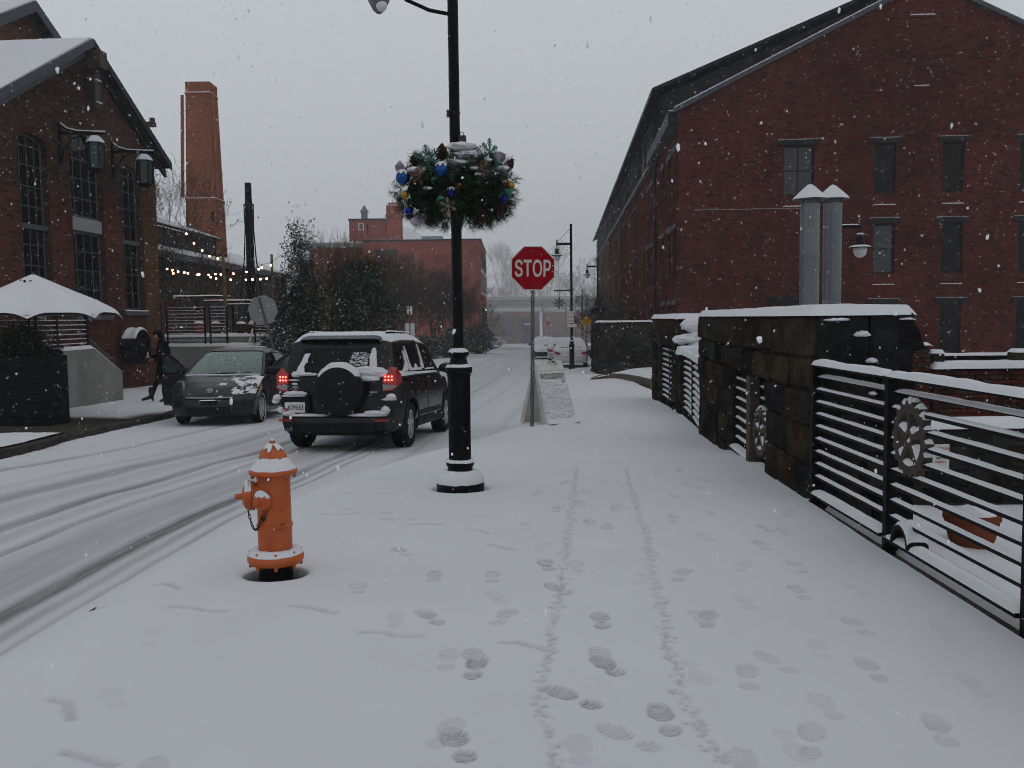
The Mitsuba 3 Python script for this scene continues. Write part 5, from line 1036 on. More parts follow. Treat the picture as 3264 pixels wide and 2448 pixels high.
for sd in (1, -1):
    P_.put('pillar', tube([pw(2.44, sd * .96, .93), pw(2.0, sd * .955, 1.13), pw(1.42, sd * .94, 1.40)], .032, 8), 'car_charcoal')
    P_.put('pillar', tube([pw(.95, sd * .985, .92), pw(.85, sd * .97, 1.40)], .035, 8), 'car_plastic')
    P_.put('pillar', tube([pw(-.1, sd * .985, .92), pw(-.3, sd * .97, 1.30)], .05, 8), 'car_charcoal')
    P_.put('side_window', P_.panel([(-.05, .94), (-.22, 1.26), (.2, 1.36), (.82, 1.38), (.9, .94)], sd, .1, .0, .004), 'glass_dark')
    P_.put('door_opening', P_.panel([(1.02, .28), (2.10, .28), (2.16, .92), (1.0, .92)], sd, .1, .004, .01), 'car_plastic')
    for wx in (0, 2.70):
        w, A = P_.wheel(wx, .31, sd, w=.185, spokes=6)
        an = np.linspace(0, math.pi, 18); ar = Polygon(np.r_[np.c_[wx + .385 * np.cos(an), .31 + .385 * np.sin(an)], np.c_[wx + .35 * np.cos(an[::-1]), .31 + .35 * np.sin(an[::-1])]]); P_.put('wheel_arch', P_.panel(ar, sd, .06, .006), 'car_plastic')
        if wx > 1:
            t = np.linspace(-1.2, 4.2, 40); P_.put('snow', xf(tube(np.c_[.265 * np.cos(t), .265 * np.sin(t), 0 * t + .095], .010, 6), A), 'snow', w, smooth=True)
    # open door, hinged at its front edge
    da = .5 if sd > 0 else .85
    dm = []; D = M4(pw(2.12, sd * .99, 0) * [1, 1, 0], [-math.cos(da), sd * math.sin(da), 0], [0, 0, 1], [sd * math.sin(da), math.cos(da), 0])
    dk = None
    low_ = prism(Polygon([(0, .28), (1.02, .30), (1.10, .60), (1.10, .92), (0, .94)]).buffer(-.03).buffer(.03), .09); dk = P_.put('front_door', fixn(xf(mv(low_, (0, 0, -.045)), D)), 'car_charcoal', label='open front door')
    fr = [(0.0, .93), (.42, 1.20), (.78, 1.35), (1.02, 1.38), (1.10, 1.30), (1.10, .93)]; fp = Polygon(fr); rg = fp.difference(fp.buffer(-.045)); rg = rg if rg.geom_type == 'Polygon' else max(rg.geoms, key=lambda g: g.area)
    P_.put('window_frame', fixn(xf(mv(prism(rg, .04), (0, 0, -.02)), D)), 'car_plastic', dk)
    P_.put('window_pane', xf(mv(prism(fp.buffer(-.04), .006), (0, 0, -.003)), D), 'glass_green', dk)
    mb = blob([((0, 0, 0), .07), ((0, .0, .10), .065), ((.05, .05, .05), .06)]); 
    mc = (D @ np.array([.16, 1.0, -.16, 1]))[:3]; P_.put('mirror', mv(blob([((0, 0, 0), .075), ((.0, sd * .14, .0), .07), ((-.03, sd * .07, .02), .07)]), pw(1.98, sd, 0) * [1, 1, 0] + [0, sd * .13, 1.00]), 'car_plastic', dk, smooth=60)
# windscreen and interior
vv = []
for q in np.linspace(0, 1, 9):
    x, z = 2.46 - 1.05 * q, .925 + (1.41 - .925) * q ** .92
    for t in np.linspace(-.93, .93, 13): p = pw(x, t * (1 - .02 * q), z); p[0] += .05 * (1 - t * t) * (1 - q); vv.append(p)
i, j = np.meshgrid(np.arange(8), np.arange(12), indexing='ij'); q = np.stack([i * 13 + j, i * 13 + j + 1, (i + 1) * 13 + j + 1, (i + 1) * 13 + j], -1).reshape(-1, 4)
wsm = tm(np.array(vv), np.vstack([q[:, [0, 1, 2]], q[:, [0, 2, 3]]])); P_.put('windscreen', wsm, 'car_glass', smooth=True)
P_.put('dashboard', hull([(2.40, y, z) for y in (-.72, .72) for z in (.78, .91)] + [(1.85, y, z) for y in (-.70, .70) for z in (.60, .93)]), 'car_plastic')
P_.put('cabin_floor', box(-.6, 2.3, -.74, .74, .25, .60), 'car_plastic')
for y in (-.37, .37):
    sk_ = P_.put('seat', blob([((1.0, y - .16, .66), .09), ((1.0, y + .16, .66), .09), ((.78, y - .15, 1.12), .07), ((.78, y + .15, 1.12), .07)]), 'seat_cloth', smooth=60); P_.put('headrest', blob([((.75, y - .08, 1.24), .055), ((.75, y + .08, 1.24), .055), ((.74, y, 1.30), .06)]), 'seat_cloth', sk_, smooth=60)
P_.put('rear_seat', hull([(.1, y, z) for y in (-.62, .62) for z in (.5, 1.08)] + [(-.1, y, 1.10) for y in (-.6, .6)]), 'seat_cloth')
t = np.linspace(0, 2 * np.pi, 24, endpoint=False); P_.put('steering_wheel', tube(np.c_[1.62 + .06 * np.sin(t), .36 + .18 * np.cos(t), .93 + .17 * np.sin(t)], .018, 6, closed=True), 'car_plastic', smooth=True)
P_.put('wiper', tube([(2.46, -.30, .955), (2.44, 0, .975), (2.41, .25, .985)], .012, 5), 'car_plastic'); P_.put('wiper', tube([(2.45, .25, .96), (2.42, .55, .985)], .012, 5), 'car_plastic')
cw_ = np.array([pw(2.50, t, .935) + [.04 * (1 - t * t), 0, .012] for t in np.linspace(-.9, .9, 30)]); cw_[:, 2] += .012 * (fb(cw_[:, 1], cw_[:, 0], 9, 3, 2) - .3); P_.put('snow', tube(cw_, .018 * (.4 + fb(cw_[:, 1], cw_[:, 0], 6, 5, 2)), 7), 'snow', smooth=True)
# nose: headlamps, grille, badge, plate strip
for sd in (1, -1):
    hl = hull([pw(3.30, sd * .66, .70) + [.05, 0, .02], pw(3.45, sd * .62, .56) + [.06, 0, 0], pw(3.40, sd * 1.0, .56) + [.02, sd * .012, 0], pw(3.05, sd * 1.0, .70) + [0, sd * .015, .02], pw(2.82, sd * .97, .84) + [0, sd * .012, .03], pw(2.95, sd * .80, .83) + [0, 0, .025], pw(3.15, sd * .70, .78) + [0, 0, .02]]); k = P_.put('headlamp', hl, 'lamp_clear', smooth=30)
    P_.put('indicator', hull([pw(3.12, sd * 1.0, .66) + [0, sd * .022, 0], pw(3.0, sd * 1.0, .74) + [0, sd * .022, 0.03], pw(3.06, sd * .93, .75) + [.02, 0, .03], pw(3.2, sd * .95, .64) + [.03, sd * .02, 0]]), 'lamp_amber', k)
gl = np.array([pw(3.52, t, .565) + [.065 - .0 * t, 0, -.02 * (1 - t * t)] for t in np.linspace(-.55, .55, 17)]); P_.put('grille_bar', tube(gl, .012, 6), 'chrome', smooth=True)
gl2 = gl + [-.005, 0, -.03]; P_.put('grille', tube(gl2, .022, 6), 'car_plastic', smooth=True)
bA = P_.M @ M4(pw(3.42, 0, .66) + [.06, 0, .02], [0, 1, 0], [-.5, 0, .87], [.87, 0, .5]); oval_badge(np.eye(4), .06, None, lambda n, m, mt, par: add(n, xf(m, bA), mt, pk_, True, kind='stuff'))
P_.put('lower_grille', P_.shell([(3.56, .24), (3.645, .26), (3.645, .36), (3.58, .38)], -.55, .55, .1, False), 'car_plastic')
P_.put('plate_holder', box(3.60, 3.66, -.16, .16, .43, .50, .008), 'car_plastic'); P_.put('snow', xf(slab_snow(3.58, 3.68, -.17, .17, .50, .018), np.eye(4)), 'snow', smooth=True)
hb = snow_on(P_.shell(lowP, e=.04), .008, .60, None, .8, sm=2, keep=lambda c: (c[:, 0] > 2.5) & (c[:, 1] > .12) & (meshkit.fbm(c * 9, 3) > .59 - .14 * np.clip((c[:, 1] - .3) / .5, -.3, 1)))
if hb is not None: P_.put('snow', hb, 'snow', smooth=True, kind='stuff')

# --- parked and passing cars farther down the street
def far_car(label, M, paint, snow=.05, sedan=True, group=None, lamps=True):
    k = thing('parked_car', label, 'car', group); C = Car(k, M, paint, .89, .92, 1.44, [(0, .32, .32), (2.75, .32, .32)], .76); C.tum, C.xr, C.xf, C.xh, C.cr, C.cf = .72, -.5, 2.7, 2.3, .14, .25
    lo = [(-.98, .28), (-1.06, .45), (-1.05, .66), (-.98, .88), (-.90, .94), (-.30, .96), (2.15, .92), (2.9, .84), (3.45, .70), (3.62, .52), (3.60, .28), (3.45, .20), (.45, .20), (-.5, .24)]
    ca = [(-.38, .93), (.10, 1.30), (.35, 1.41), (.8, 1.445), (1.25, 1.41), (1.5, 1.33), (2.15, .92)]
    C.put('body', C.shell(lo, e=.22), paint); C.put('cabin', C.shell(ca, e=.18, cut=False), paint)
    for sd in (1, -1):
        C.put('side_window', C.panel([(.0, .97), (.30, 1.31), (.78, 1.35), (.82, .96)], sd, .1, .006), 'glass_dark'); C.put('side_window', C.panel([(.90, .96), (.86, 1.35), (1.30, 1.31), (1.88, .96)], sd, .1, .006), 'glass_dark')
        for wx in (0, 2.75): C.wheel(wx, .32, sd)
        C.put('mirror', mv(blob([((0, 0, 0), .06), ((0, sd * .12, 0), .06)]), (1.85, sd * .93, 1.0)), paint, smooth=60)
        C.put('tail_lamp', hull([(-1.045, sd * .86, .88), (-1.055, sd * .55, .80), (-1.06, sd * .52, .70), (-1.04, sd * .82, .72), (-.90, sd * .87, .74), (-.88, sd * .86, .86)]), 'lamp_red', smooth=30)
        C.put('headlamp', hull([C.W(np.array([x]), np.array([sd * t]), np.array([z]))[0] + [.02, sd * .01, .01] for x, t, z in ((3.4, .98, .60), (3.4, .98, .68), (3.5, .6, .60), (3.45, .6, .68), (3.1, 1, .72))]), 'lamp_clear', smooth=30)
    C.put('number_plate', box(-1.085, -1.06, -.18, .18, .70, .80), 'sign_white'); C.put('number_plate_text', box(-1.087, -1.084, -.12, .12, .735, .77), 'ink')
    wr_ = []
    m = prism(Polygon([(-.56, 0), (.56, 0), (.50, 1), (-.50, 1)]).buffer(-.02), .01); v = m.vertices; m.vertices = np.c_[-.36 + .46 * v[:, 1] - .02, v[:, 0], .955 + .36 * v[:, 1] + .012 + v[:, 2]]; m.fix_normals(); C.put('rear_window', m, 'glass_dark')
    C.put('bumper_strip', C.shell([(-1.04, .30), (-1.10, .42), (-1.10, .60), (-1.0, .62)], e=.12, cut=False), paint)
    if snow:
        cput = lambda n, m, mt, par, smooth: C.put(n, m, mt, par, smooth=smooth)
        s1 = snow_on(C.shell(ca, e=.16, cut=False), snow, .35, None, .25); add_split('snow', s1, 'snow', C.k, cput)
        s2 = snow_on(C.shell(lo, e=.18), snow, .5, None, .25); add_split('snow', s2, 'snow', C.k, cput)
        C.put('snow', C.shell([(-1.10, .60), (-1.13, .615), (-1.12, .66), (-1.0, .68), (-1.0, .62)], e=.1, cut=False), 'snow', smooth=True)
        C.put('snow_gap', box(-.46, -.42, -.38, .38, .975, .99, .004), 'glass_dark')
    return C
def car_at(x, y, yaw, dz=0.0): return M4([x, y, float(GZ(y)) - .10 + dz], [math.sin(yaw), math.cos(yaw), 0], [-math.cos(yaw), math.sin(yaw), 0], [0, 0, 1])
far_car('white car under thick snow with red tail lamps, parked behind the second lamp post', car_at(3.10, 48.3, .06), 'car_white', .07, group=None)
far_car('snow covered silver car parked beyond the white car', car_at(3.05, 56.0, .05), 'car_silver', .06)
far_car('grey car crossing at the far end of the street', car_at(-1.9, 149, math.pi / 2 * -.97), 'car_silver', 0)
far_car('snow covered dark car parked facing this way, farthest in the parked row', M4([2.35, 66.5, float(GZ(64)) - .10], [-.04, -1, 0], [1, -.04, 0], [0, 0, 1]), 'car_charcoal', .06)

# ---------------------------------------------------------------- buildings: shared wall tools
def uv2(o, u): return np.array([o[0], o[1], 0.0]) , np.array([u[0], u[1], 0.0])
def wall(par, name, poly, th, o, ux, n, mt): return add(name, wallprism(poly, th, o, ux, n), mt, par)
def wbox(o, ux, n, u0, u1, z0, z1, d0, d1, b=0.0):
    """box on a wall: d is the distance out from the wall plane."""
    m = box(u0, u1, z0, z1, d0, d1, b); A = M4([o[0], o[1], 0], [ux[0], ux[1], 0], [0, 0, 1], [n[0], n[1], 0]); return fixn(xf(m, A))
def fixbox(m):
    m.fix_normals(); return m
def window(par, o, ux, n, shape, nx, ny, glass='glass_dark', frame='dark_trim', fw=.05, mw=.03, dep=.14, rows=None, name='window'):
    """frame with glazing bars and panes, set back in its opening."""
    P = shape if hasattr(shape, 'exterior') else sbox(*shape); u0, z0, u1, z1 = P.bounds
    fr = P.difference(P.buffer(-fw, join_style=2)); bars = []
    for i in range(1, nx): u = u0 + (u1 - u0) * i / nx; bars.append(sbox(u - mw / 2, z0, u + mw / 2, z1))
    for z in (rows if rows is not None else [z0 + (z1 - z0) * j / ny for j in range(1, ny)]): bars.append(sbox(u0, z - mw / 2, u1, z + mw / 2))
    g = unary_union([fr] + [b.intersection(P) for b in bars]); ms = [wallprism(q, .05, np.array(o) - np.array(n) * dep, ux, n) for q in (g.geoms if hasattr(g, 'geoms') else [g]) if q.geom_type == 'Polygon']
    k = add(name, cat(ms), frame, par); add('pane', wallprism(P, .01, np.array(o) - np.array(n) * (dep + .02), ux, n), glass, k); return k
def sill(par, o, ux, n, u0, u1, z0, z1, out, mt, snow=.03):
    k = add('sill', wbox(o, ux, n, u0, u1, z0, z1, -.1, out, .008), mt, par)
    if snow: add('snow', wbox(o, ux, n, u0 + .01, u1 - .01, z1 - .003, z1 + snow, -.05, out - .005, min(.012, snow * .4)), 'snow', k)
    return k

# ---------------------------------------------------------------- the long brick mill on the right
MO = np.array([6.68, 37.0]); MG = np.array([.99843, -.0560]); MS = np.array([.0560, .99843]); LEN = 89.0; ZB = -4.5
mill = thing('brick_mill', 'long red brick mill with a gable end and rows of windows, on the right', 'building')
AP = 9.47; ZA = 14.2; ZE = 9.58; WW = 2 * AP
wins = []
for (u0, u1) in ((4.08, 5.27), (7.58, 8.41), (10.19, 11.02), (13.12, 13.95), (16.0, 16.83)):
    for r_, (z0, z1) in enumerate(((6.17, 8.10), (3.06, 5.0), (-.08, 1.86))): wins.append((u0, u1, z0, z1, r_))
wins = [w for w in wins if not (w[0] == 4.08 and w[4] > 0)]
gp = Polygon([(0, ZB), (WW, ZB), (WW, ZE), (AP, ZA), (0, ZE)]).difference(unary_union([sbox(a, c, b, d) for a, b, c, d, _ in wins]))
wall(mill, 'gable_wall', gp, .40, MO, MG, -MS, 'brick_mill')
for (a, b, c, d, r_) in wins:
    wide = (b - a) > 1; lit = (wide or (a == 7.58 and r_ == 1))
    window(mill, MO, MG, -MS, (a, c, b, d), 2 if wide else 1, 2, 'glass_grey' if lit else 'glass_dark', 'dark_trim', .06, .05, .16)
    k = add('lintel', wbox(MO, MG, -MS, a - .19, b + .19, d + .005, d + .22, -.15, .07, .01), 'dark_trim', mill); add('snow', wbox(MO, MG, -MS, a - .18, b + .18, d + .218, d + .232, -.1, .06), 'snow', k)
    sp = add('spandrel', wbox(MO, MG, -MS, a, b, c - .43, c - .01, -.2, -.035), 'brick_mill', mill)
    add('sill', cat([wbox(MO, MG, -MS, a + (b - a) * i / 7 + .01, a + (b - a) * (i + 1) / 7 - .01, c - .42, c - .02, -.2, -.01) for i in range(7)]), 'brick_mill', sp, kind='stuff')
    add('snow', wbox(MO, MG, -MS, a, b, c - .44, c - .41, -.1, .03), 'snow', sp)
for (a, b, z) in ((9.04, 9.6, 10.25), (8.85, 9.78, 12.93)): k = add('ledge', wbox(MO, MG, -MS, a, b, z - .08, z, -.1, .06), 'brick_mill', mill); add('snow', wbox(MO, MG, -MS, a, b, z, z + .035, -.05, .06), 'snow', k)
k = add('string_course', wbox(MO, MG, -MS, .55, WW - .5, 5.60, 5.66, -.1, .018), 'brick_mill', mill); add('snow', wbox(MO, MG, -MS, .6, 4.7, 5.66, 5.668, 0, .016), 'snow', k)
add('vent_louvre', cat([wbox(MO, MG, -MS, 3.47, 4.77, 1.88 + .07 * i, 1.93 + .07 * i, -.02, .05) for i in range(5)]), 'dark_trim', mill)
# copings on the two rakes, with a line of snow
def beam2(p, q, w, h, up=(0, 0, 1)):
    p, q = np.asarray(p, float), np.asarray(q, float); d = (q - p) / np.linalg.norm(q - p); s = np.cross(d, up); s /= np.linalg.norm(s); t = np.cross(s, d)
    return hull([c + s * a * w / 2 + t * b * h / 2 for c in (p, q) for a in (-1, 1) for b in (-1, 1)])
def mp(u, s, z): q = MO + MG * u + MS * s; return np.array([q[0], q[1], z])
for sgn, (p, q) in enumerate(((mp(-.15, .10, ZE - .02), mp(AP, .10, ZA + .06)), (mp(AP, .10, ZA + .06), mp(WW + .15, .10, ZE - .02)))):
    k = add('coping', beam2(p, q, .50, .16), 'grey_trim', mill); dz = np.array([0, 0, .10]); add('snow', beam2(p + dz, q + dz, .40, .07), 'snow', k)
# side wall with its windows
sw = []
for per in range(9):
    b0 = per * 9.9
    for (a, b) in ((.75, 1.85), (2.55, 3.65), (5.25, 6.3), (10.1 - 0.0, 0) if 0 else (7.9, 7.9)):
        for (z0, z1) in ((6.08, 8.15), (3.05, 5.05), (-.05, 1.95)):
            if b > a and b0 + b < LEN - .5: sw.append((b0 + a, b0 + b, z0, z1))
side = sbox(0, ZB, LEN, ZE - .25).difference(unary_union([sbox(a, c, b, d) for a, b, c, d in sw]))
MO2 = MO + MS * .0
wall(mill, 'side_wall', Polygon([(q[0], q[1]) for q in side.exterior.coords], [[(q[0], q[1]) for q in r.coords] for r in side.interiors]).intersection(sbox(.401, ZB, LEN, 20)), .40, MO2, MS, -MG, 'brick_mill')
for (a, b, c, d) in sw:
    window(mill, MO2, MS, -MG, (a, c, b, d), 1, 2, 'glass_dark', 'dark_trim', .05, .05, .14)
    add('lintel', wbox(MO2, MS, -MG, a - .12, b + .12, d + .005, d + .20, -.12, .05), 'grey_trim' if a < 12 else 'dark_trim', mill)
add('gutter', fixbox(hull([mp(u, s, z) for u in (-.22, -.02) for s in (10.2, LEN) for z in (8.98, 9.22)])), 'grey_trim', mill)
add('cornice', fixbox(hull([mp(-.40, .1, 9.55), mp(-.40, .1, 9.05), mp(0, .1, 8.9), mp(0, .1, 9.6), mp(-.35, 10.1, 9.55), mp(-.35, 10.1, 9.05), mp(0, 10.1, 8.9), mp(0, 10.1, 9.6)])), 'dark_trim', mill)
k = add('snow', fixbox(hull([mp(u, s, z) for u in (-.36, -.1) for s in (.1, 1.4) for z in (9.55, 9.60)])), 'snow', mill)
for s_ in (8.1, 33.9, 52.0, 70):
    add('downpipe', cyl(mp(-.12, s_, ZB), mp(-.12, s_, 8.98), .075, n=10), 'dark_trim', mill, smooth=40)
add('rainwater_head', fixbox(hull([mp(u, s, z) for u in (-.3, 0) for s in (7.95, 8.3) for z in (8.75, 9.05)])), 'dark_trim', mill)
# roofs: lower pitched roof and the tall clerestory storey that rises from it
RO = fixbox(hull([mp(-.1, s, ZE - .12) for s in (.42, LEN)] + [mp(AP, s, ZA - .1) for s in (.42, LEN)] + [mp(WW + .1, s, ZE - .12) for s in (.42, LEN)])); add('roof', RO, 'roof_dark', mill)
s0, s1, zt, zr = 5.9, LEN - 1, 11.62, 15.55
add('clerestory', fixbox(hull([mp(u, s, z) for s in (s0, s1) for u, z in ((.02, 8.9), (WW - .02, 8.9), (WW - .02, zt - .05), (AP, zr - .1), (.02, zt - .05))])), 'roof_dark', mill)
for sgn in (-1, 1):
    e = AP + sgn * (AP + .5); ez = zt - .02; kk = add('roof_slope', fixbox(hull([mp(e, s, ez + d) for s in (s0 - .45, s1) for d in (0, .16)] + [mp(AP, s, zr + .1 + d) for s in (s0 - .45, s1) for d in (0, .16)])), 'roof_dark', mill)
add('fascia', fixbox(hull([mp(u, s, z) for u in (-.54, -.505) for s in (s0 - .4, s1) for z in (zt - .10, zt + .10)])), 'grey_trim', mill)
cl = []
for per in range(9):
    for (a, b) in ((.75, 1.85), (2.55, 3.65), (5.25, 6.3)):
        a0, b0 = per * 9.9 + a, per * 9.9 + b
        if a0 > s0 + .3 and b0 < s1 - .5: cl.append((a0, b0))
for (a, b) in cl:
    m = fixbox(hull([mp(u, s, z) for u in (-.01, .03) for s in (a, b) for z in (9.45, 11.2)])); k = add('window', cat([fixbox(hull([mp(u, s, z) for u in (-.05, .03) for s in q for z in (9.4, 11.25)])) for q in ((a - .06, a), (b, b + .06))] + [fixbox(hull([mp(u, s, z) for u in (-.05, .03) for s in (a, b) for z in q])) for q in ((11.2, 11.25), (9.4, 9.45), (10.3, 10.34))]), 'grey_trim', mill); add('pane', m, 'glass_dark', k)
for s_ in np.arange(s0 + .1, 45, .62):
    add('seam', fixbox(hull([mp(u, s, z) for u in (-.035, .03) for s in (s_, s_ + .03) for z in (9.3, zt - .06)])), 'roof_dark', mill)
add('seam', cat([fixbox(hull([mp(u, s, z) for u in (-.035, .03) for s in (s_, s_ + .03) for z in (9.3, zt - .06)])) for s_ in np.arange(45.2, s1, .62)]), 'roof_dark', mill, kind='stuff')
add('far_wall', fixbox(hull([mp(u, LEN, z) for u in (0, WW) for z in (ZB, ZE)] + [mp(AP, LEN, ZA), mp(AP, LEN - .3, ZA)] + [mp(u, LEN - .3, z) for u in (0, WW) for z in (ZB, ZE)])), 'brick_mill', mill)

# flues in the yard with conical snow caps, and the lamp beside them
for i, (x, y, r_, zb, zt_, lab) in enumerate(((6.43, 20.0, .205, -1.8, 3.86, 'left galvanised flue pipe with snowy conical cap, behind the parapet'), (7.26, 21.0, .205, 1.80, 3.98, 'right galvanised flue pipe with snowy conical cap, ending above the parapet'))):
    k = thing('flue_pipe', lab, 'flue pipe'); ks = []
    zz = np.arange(zb, zt_ + .01, (zt_ - zb) / max(1, round((zt_ - zb) / 1.25)))
    for a, b in zip(zz[:-1], zz[1:]): add('pipe_section', lathe([(r_, a), (r_, b - .05), (r_ * 1.035, b - .05), (r_ * 1.035, b - .005), (r_ * .99, b - .005)], 32, (x, y, 0)), 'galv', k, smooth=35)
    for a in (0, 2.1, 4.2): add('cap_strut', box(x + r_ * .9 * math.cos(a) - .015, x + r_ * .9 * math.cos(a) + .015, y + r_ * .9 * math.sin(a) - .015, y + r_ * .9 * math.sin(a) + .015, zt_ - .05, zt_ + .10), 'galv_dark', k)
    c = add('cap', lathe([(0, zt_ + .12), (.34, zt_ + .07), (.36, zt_ + .09), (.05, zt_ + .36), (0, zt_ + .38)], 32, (x, y, 0)), 'galv_dark', k, smooth=30)
    s = lathe([(.365, zt_ + .092), (.34, zt_ + .13), (.22, zt_ + .25), (.06, zt_ + .395), (0, zt_ + .42)], 40, (x, y, 0)); s.vertices[:, 2] += .02 * (meshkit.fbm(s.vertices * 7, 2) - .5); add('snow', s, 'snow', c, smooth=True)
    if zb > 0: add('elbow', tube([(x, y, zb + .02), (x, y, zb - .12), (x, y + .25, zb - .3), (x, y + .8, zb - .36), (x, y + 1.8, zb - .36)], r_ * .99, 20), 'galv', k, smooth=True); add('stand', box(x - .05, x + .05, y + 1.2, y + 1.3, -1.8, zb - .5), 'galv_dark', k)
k = thing('street_lamp', 'bell shaped lamp on a bracket pole beside the right flue pipe', 'street lamp', None)
add('pole', cyl((7.86, 23.0, -1.8), (7.86, 23.0, 4.25), .05, n=12), 'iron', k, smooth=40); add('arm', cat([box(7.86, 8.64, 22.97, 23.03, 3.60, 3.68), tube([(7.86, 23, 4.2), (8.60, 23, 3.66)], .012, 6)]), 'iron', k); add('snow', slab_snow(7.9, 8.64, 22.96, 23.04, 3.68, .03), 'snow', k, smooth=True)
lamp_fixture(k, (8.64, 23.0, 3.56))

# ---------------------------------------------------------------- the old foundry gable on the left
FO = np.array([-12.13, 32.0]); FD = np.array([.072, .9974]); FN = np.array([.9974, -.072])
fo = thing('foundry_building', 'old weathered brick foundry with tall arched windows and snowy gable roof, on the left', 'building')
HW = 4.8; AU = -4.3; FZA = 9.55; FZE = 6.93
def arch_poly(a, b, z0, zs, rise):
    t = np.linspace(0, np.pi, 17); c = (a + b) / 2; w = (b - a) / 2; return Polygon([(a, z0)] + [(b, z0)] + [(c + w * math.cos(x), zs + rise * math.sin(x)) for x in t])
fw = [(arch_poly(-7.82, -6.46, 1.90, 6.25, .26), 4, [2.45, 3.05, 3.6, 4.07, 4.62, 5.15, 5.7, 6.2]), (arch_poly(-5.32, -3.55, 4.58, 6.30, .88), 4, [5.15, 5.72, 6.28, 6.75]), (sbox(-5.32, 1.92, -3.55, 4.18), 4, [2.5, 3.05, 3.6]), (arch_poly(-2.43, -1.10, 1.90, 6.28, .24), 3, [2.45, 3.05, 3.6, 4.07, 4.62, 5.15, 5.7, 6.2])]
gpoly = Polygon([(AU - HW, -2), (AU + HW - .5, -2), (AU + HW - .5, FZE - .1), (AU, FZA), (AU - HW, FZE - .1)])
gp = gpoly.difference(unary_union([w[0] for w in fw] + [sbox(-5.32, 4.17, -3.55, 4.60)]))
for q in (gp.geoms if hasattr(gp, 'geoms') else [gp]): wall(fo, 'gable_wall', q, .45, FO, FD, FN, 'brick_old')
# brighter brick below and at the corner, as separate facings
def brick_tint(base, seed): pass
brickmat('brick_old_red', (0.080, 0.026, 0.018), (0.055, 0.020, 0.015), (0.018, 0.012, 0.011), (0.065, 0.043, 0.033), patch=0.6, seed=21.0)
brickmat('brick_old_tan', (0.080, 0.038, 0.018), (0.092, 0.048, 0.023), (0.030, 0.018, 0.012), (0.07, 0.053, 0.036), patch=0.6, seed=25.0)
fz = unary_union([w[0].buffer(.0) for w in fw])
for (a, b, z0, z1) in ((-6.45, -5.33, -2, 5.2), (-3.54, -2.44, -2, 5.35), (-9.0, -7.83, -2, 5.0)): add('brick_facing', wbox(FO, FD, FN, a + .015, b - .015, z0, z1, -.05, .018), 'brick_old_red', fo)
add('brick_facing', wbox(FO, FD, FN, -6.44, .0, -2, 1.68, -.05, .0165), 'brick_old_red', fo)
add('corner_pilaster', wbox(FO, FD, FN, -1.02, .01, .6, 6.3, -.05, .022), 'brick_old_tan', fo)
wall(fo, 'side_wall', sbox(.0, -2, 12, FZE - .1), .45, FO + FD * 0.0, -FN, FD, 'brick_old')
for P, nx, rows in fw: window(fo, FO, FD, FN, P, nx, 0, 'glass_dark', 'grey_trim', .07, .028, .17, rows)
add('window_spandrel', wbox(FO, FD, FN, -5.30, -3.57, 4.19, 4.57, -.2, -.06, .01), 'grey_pale' if 0 else 'sign_back', fo)
for (a, b) in ((-7.86, -6.40), (-2.46, -1.06)): add('window_band', wbox(FO, FD, FN, a + .05, b - .05, 4.02, 4.15, -.17, -.08), 'grey_trim', fo)
for (a, b, z) in ((-7.95, -6.35, 1.86), (-5.45, -3.38, 1.72), (-2.52, -.98, 1.86)): sill(fo, FO, FD, FN, a, b, z - .14, z, .10, 'grey_trim', .04)
for P, a, b in ((arch_poly(-7.98, -6.30, 6.25, 6.25, .44), -7.82, -6.46),): add('arch_head', wallprism(P.difference(arch_poly(-7.82, -6.46, 5, 6.25, .26)), .03, FO + FN * .025, FD, FN), 'brick_old_red', fo)
ah = arch_poly(-5.42, -3.45, 6.30, 6.30, 1.0).difference(arch_poly(-5.32, -3.55, 5.0, 6.30, .88)); add('arch_head', wallprism(ah if ah.geom_type == 'Polygon' else max(ah.geoms, key=lambda g: g.area), .04, FO + FN * .03, FD, FN), 'brick_old', fo)
def fp(u, out, z): q = FO + FD * u + FN * out; return np.array([q[0], q[1], z])
for sg in (-1, 1):
    e = fp(AU + sg * (HW + .15), 0, 0); E0 = [fp(AU + sg * (HW + .20), o, FZE - .10) for o in (.28, -16)]; R0 = [fp(AU, o, FZA + .06) for o in (.28, -16)]
    rf = fixbox(hull([p + [0, 0, d] for p in E0 + R0 for d in (0, .14)])); add('roof', rf, 'roof_dark', fo)
    for nm, o0, o1, zz, h in (('barge_board', .29, .33, -.05, .24), ('rake_trim', .02, .12, -.30, .22)): add(nm, fixbox(hull([fp(AU + sg * (HW + .18), o, FZE - .10 + zz + d) for o in (o0, o1) for d in (0, h)] + [fp(AU, o, FZA + .06 + zz + d) for o in (o0, o1) for d in (0, h)])), 'grey_trim' if sg < 0 else 'dark_trim', fo)
    ss = fixbox(hull([p + [0, 0, d] for p in [fp(AU + sg * (HW + .12), o, FZE + .02) for o in (.24, -16)] + [fp(AU + sg * .0, o, FZA + .19) for o in (.24, -16)] for d in (0, .10)])); add('snow', ss, 'snow', fo)
add('ridge_beam', fixbox(hull([fp(u, o, z) for u in (-4.42, -4.0) for o in (.02, .55) for z in (8.95, 9.45)])), 'rusty_iron', fo)
add('hoist_beam', fixbox(hull([fp(u, o, z) for u in (-4.3, -3.98) for o in (.02, .30) for z in (7.85, 9.0)])), 'rusty_iron', fo)
for z in (8.62, 7.98): add('snow', fixbox(hull([fp(u, o, zz) for u in (-4.28, -4.0) for o in (.30, .36) for zz in (z, z + .03)])), 'snow', fo)
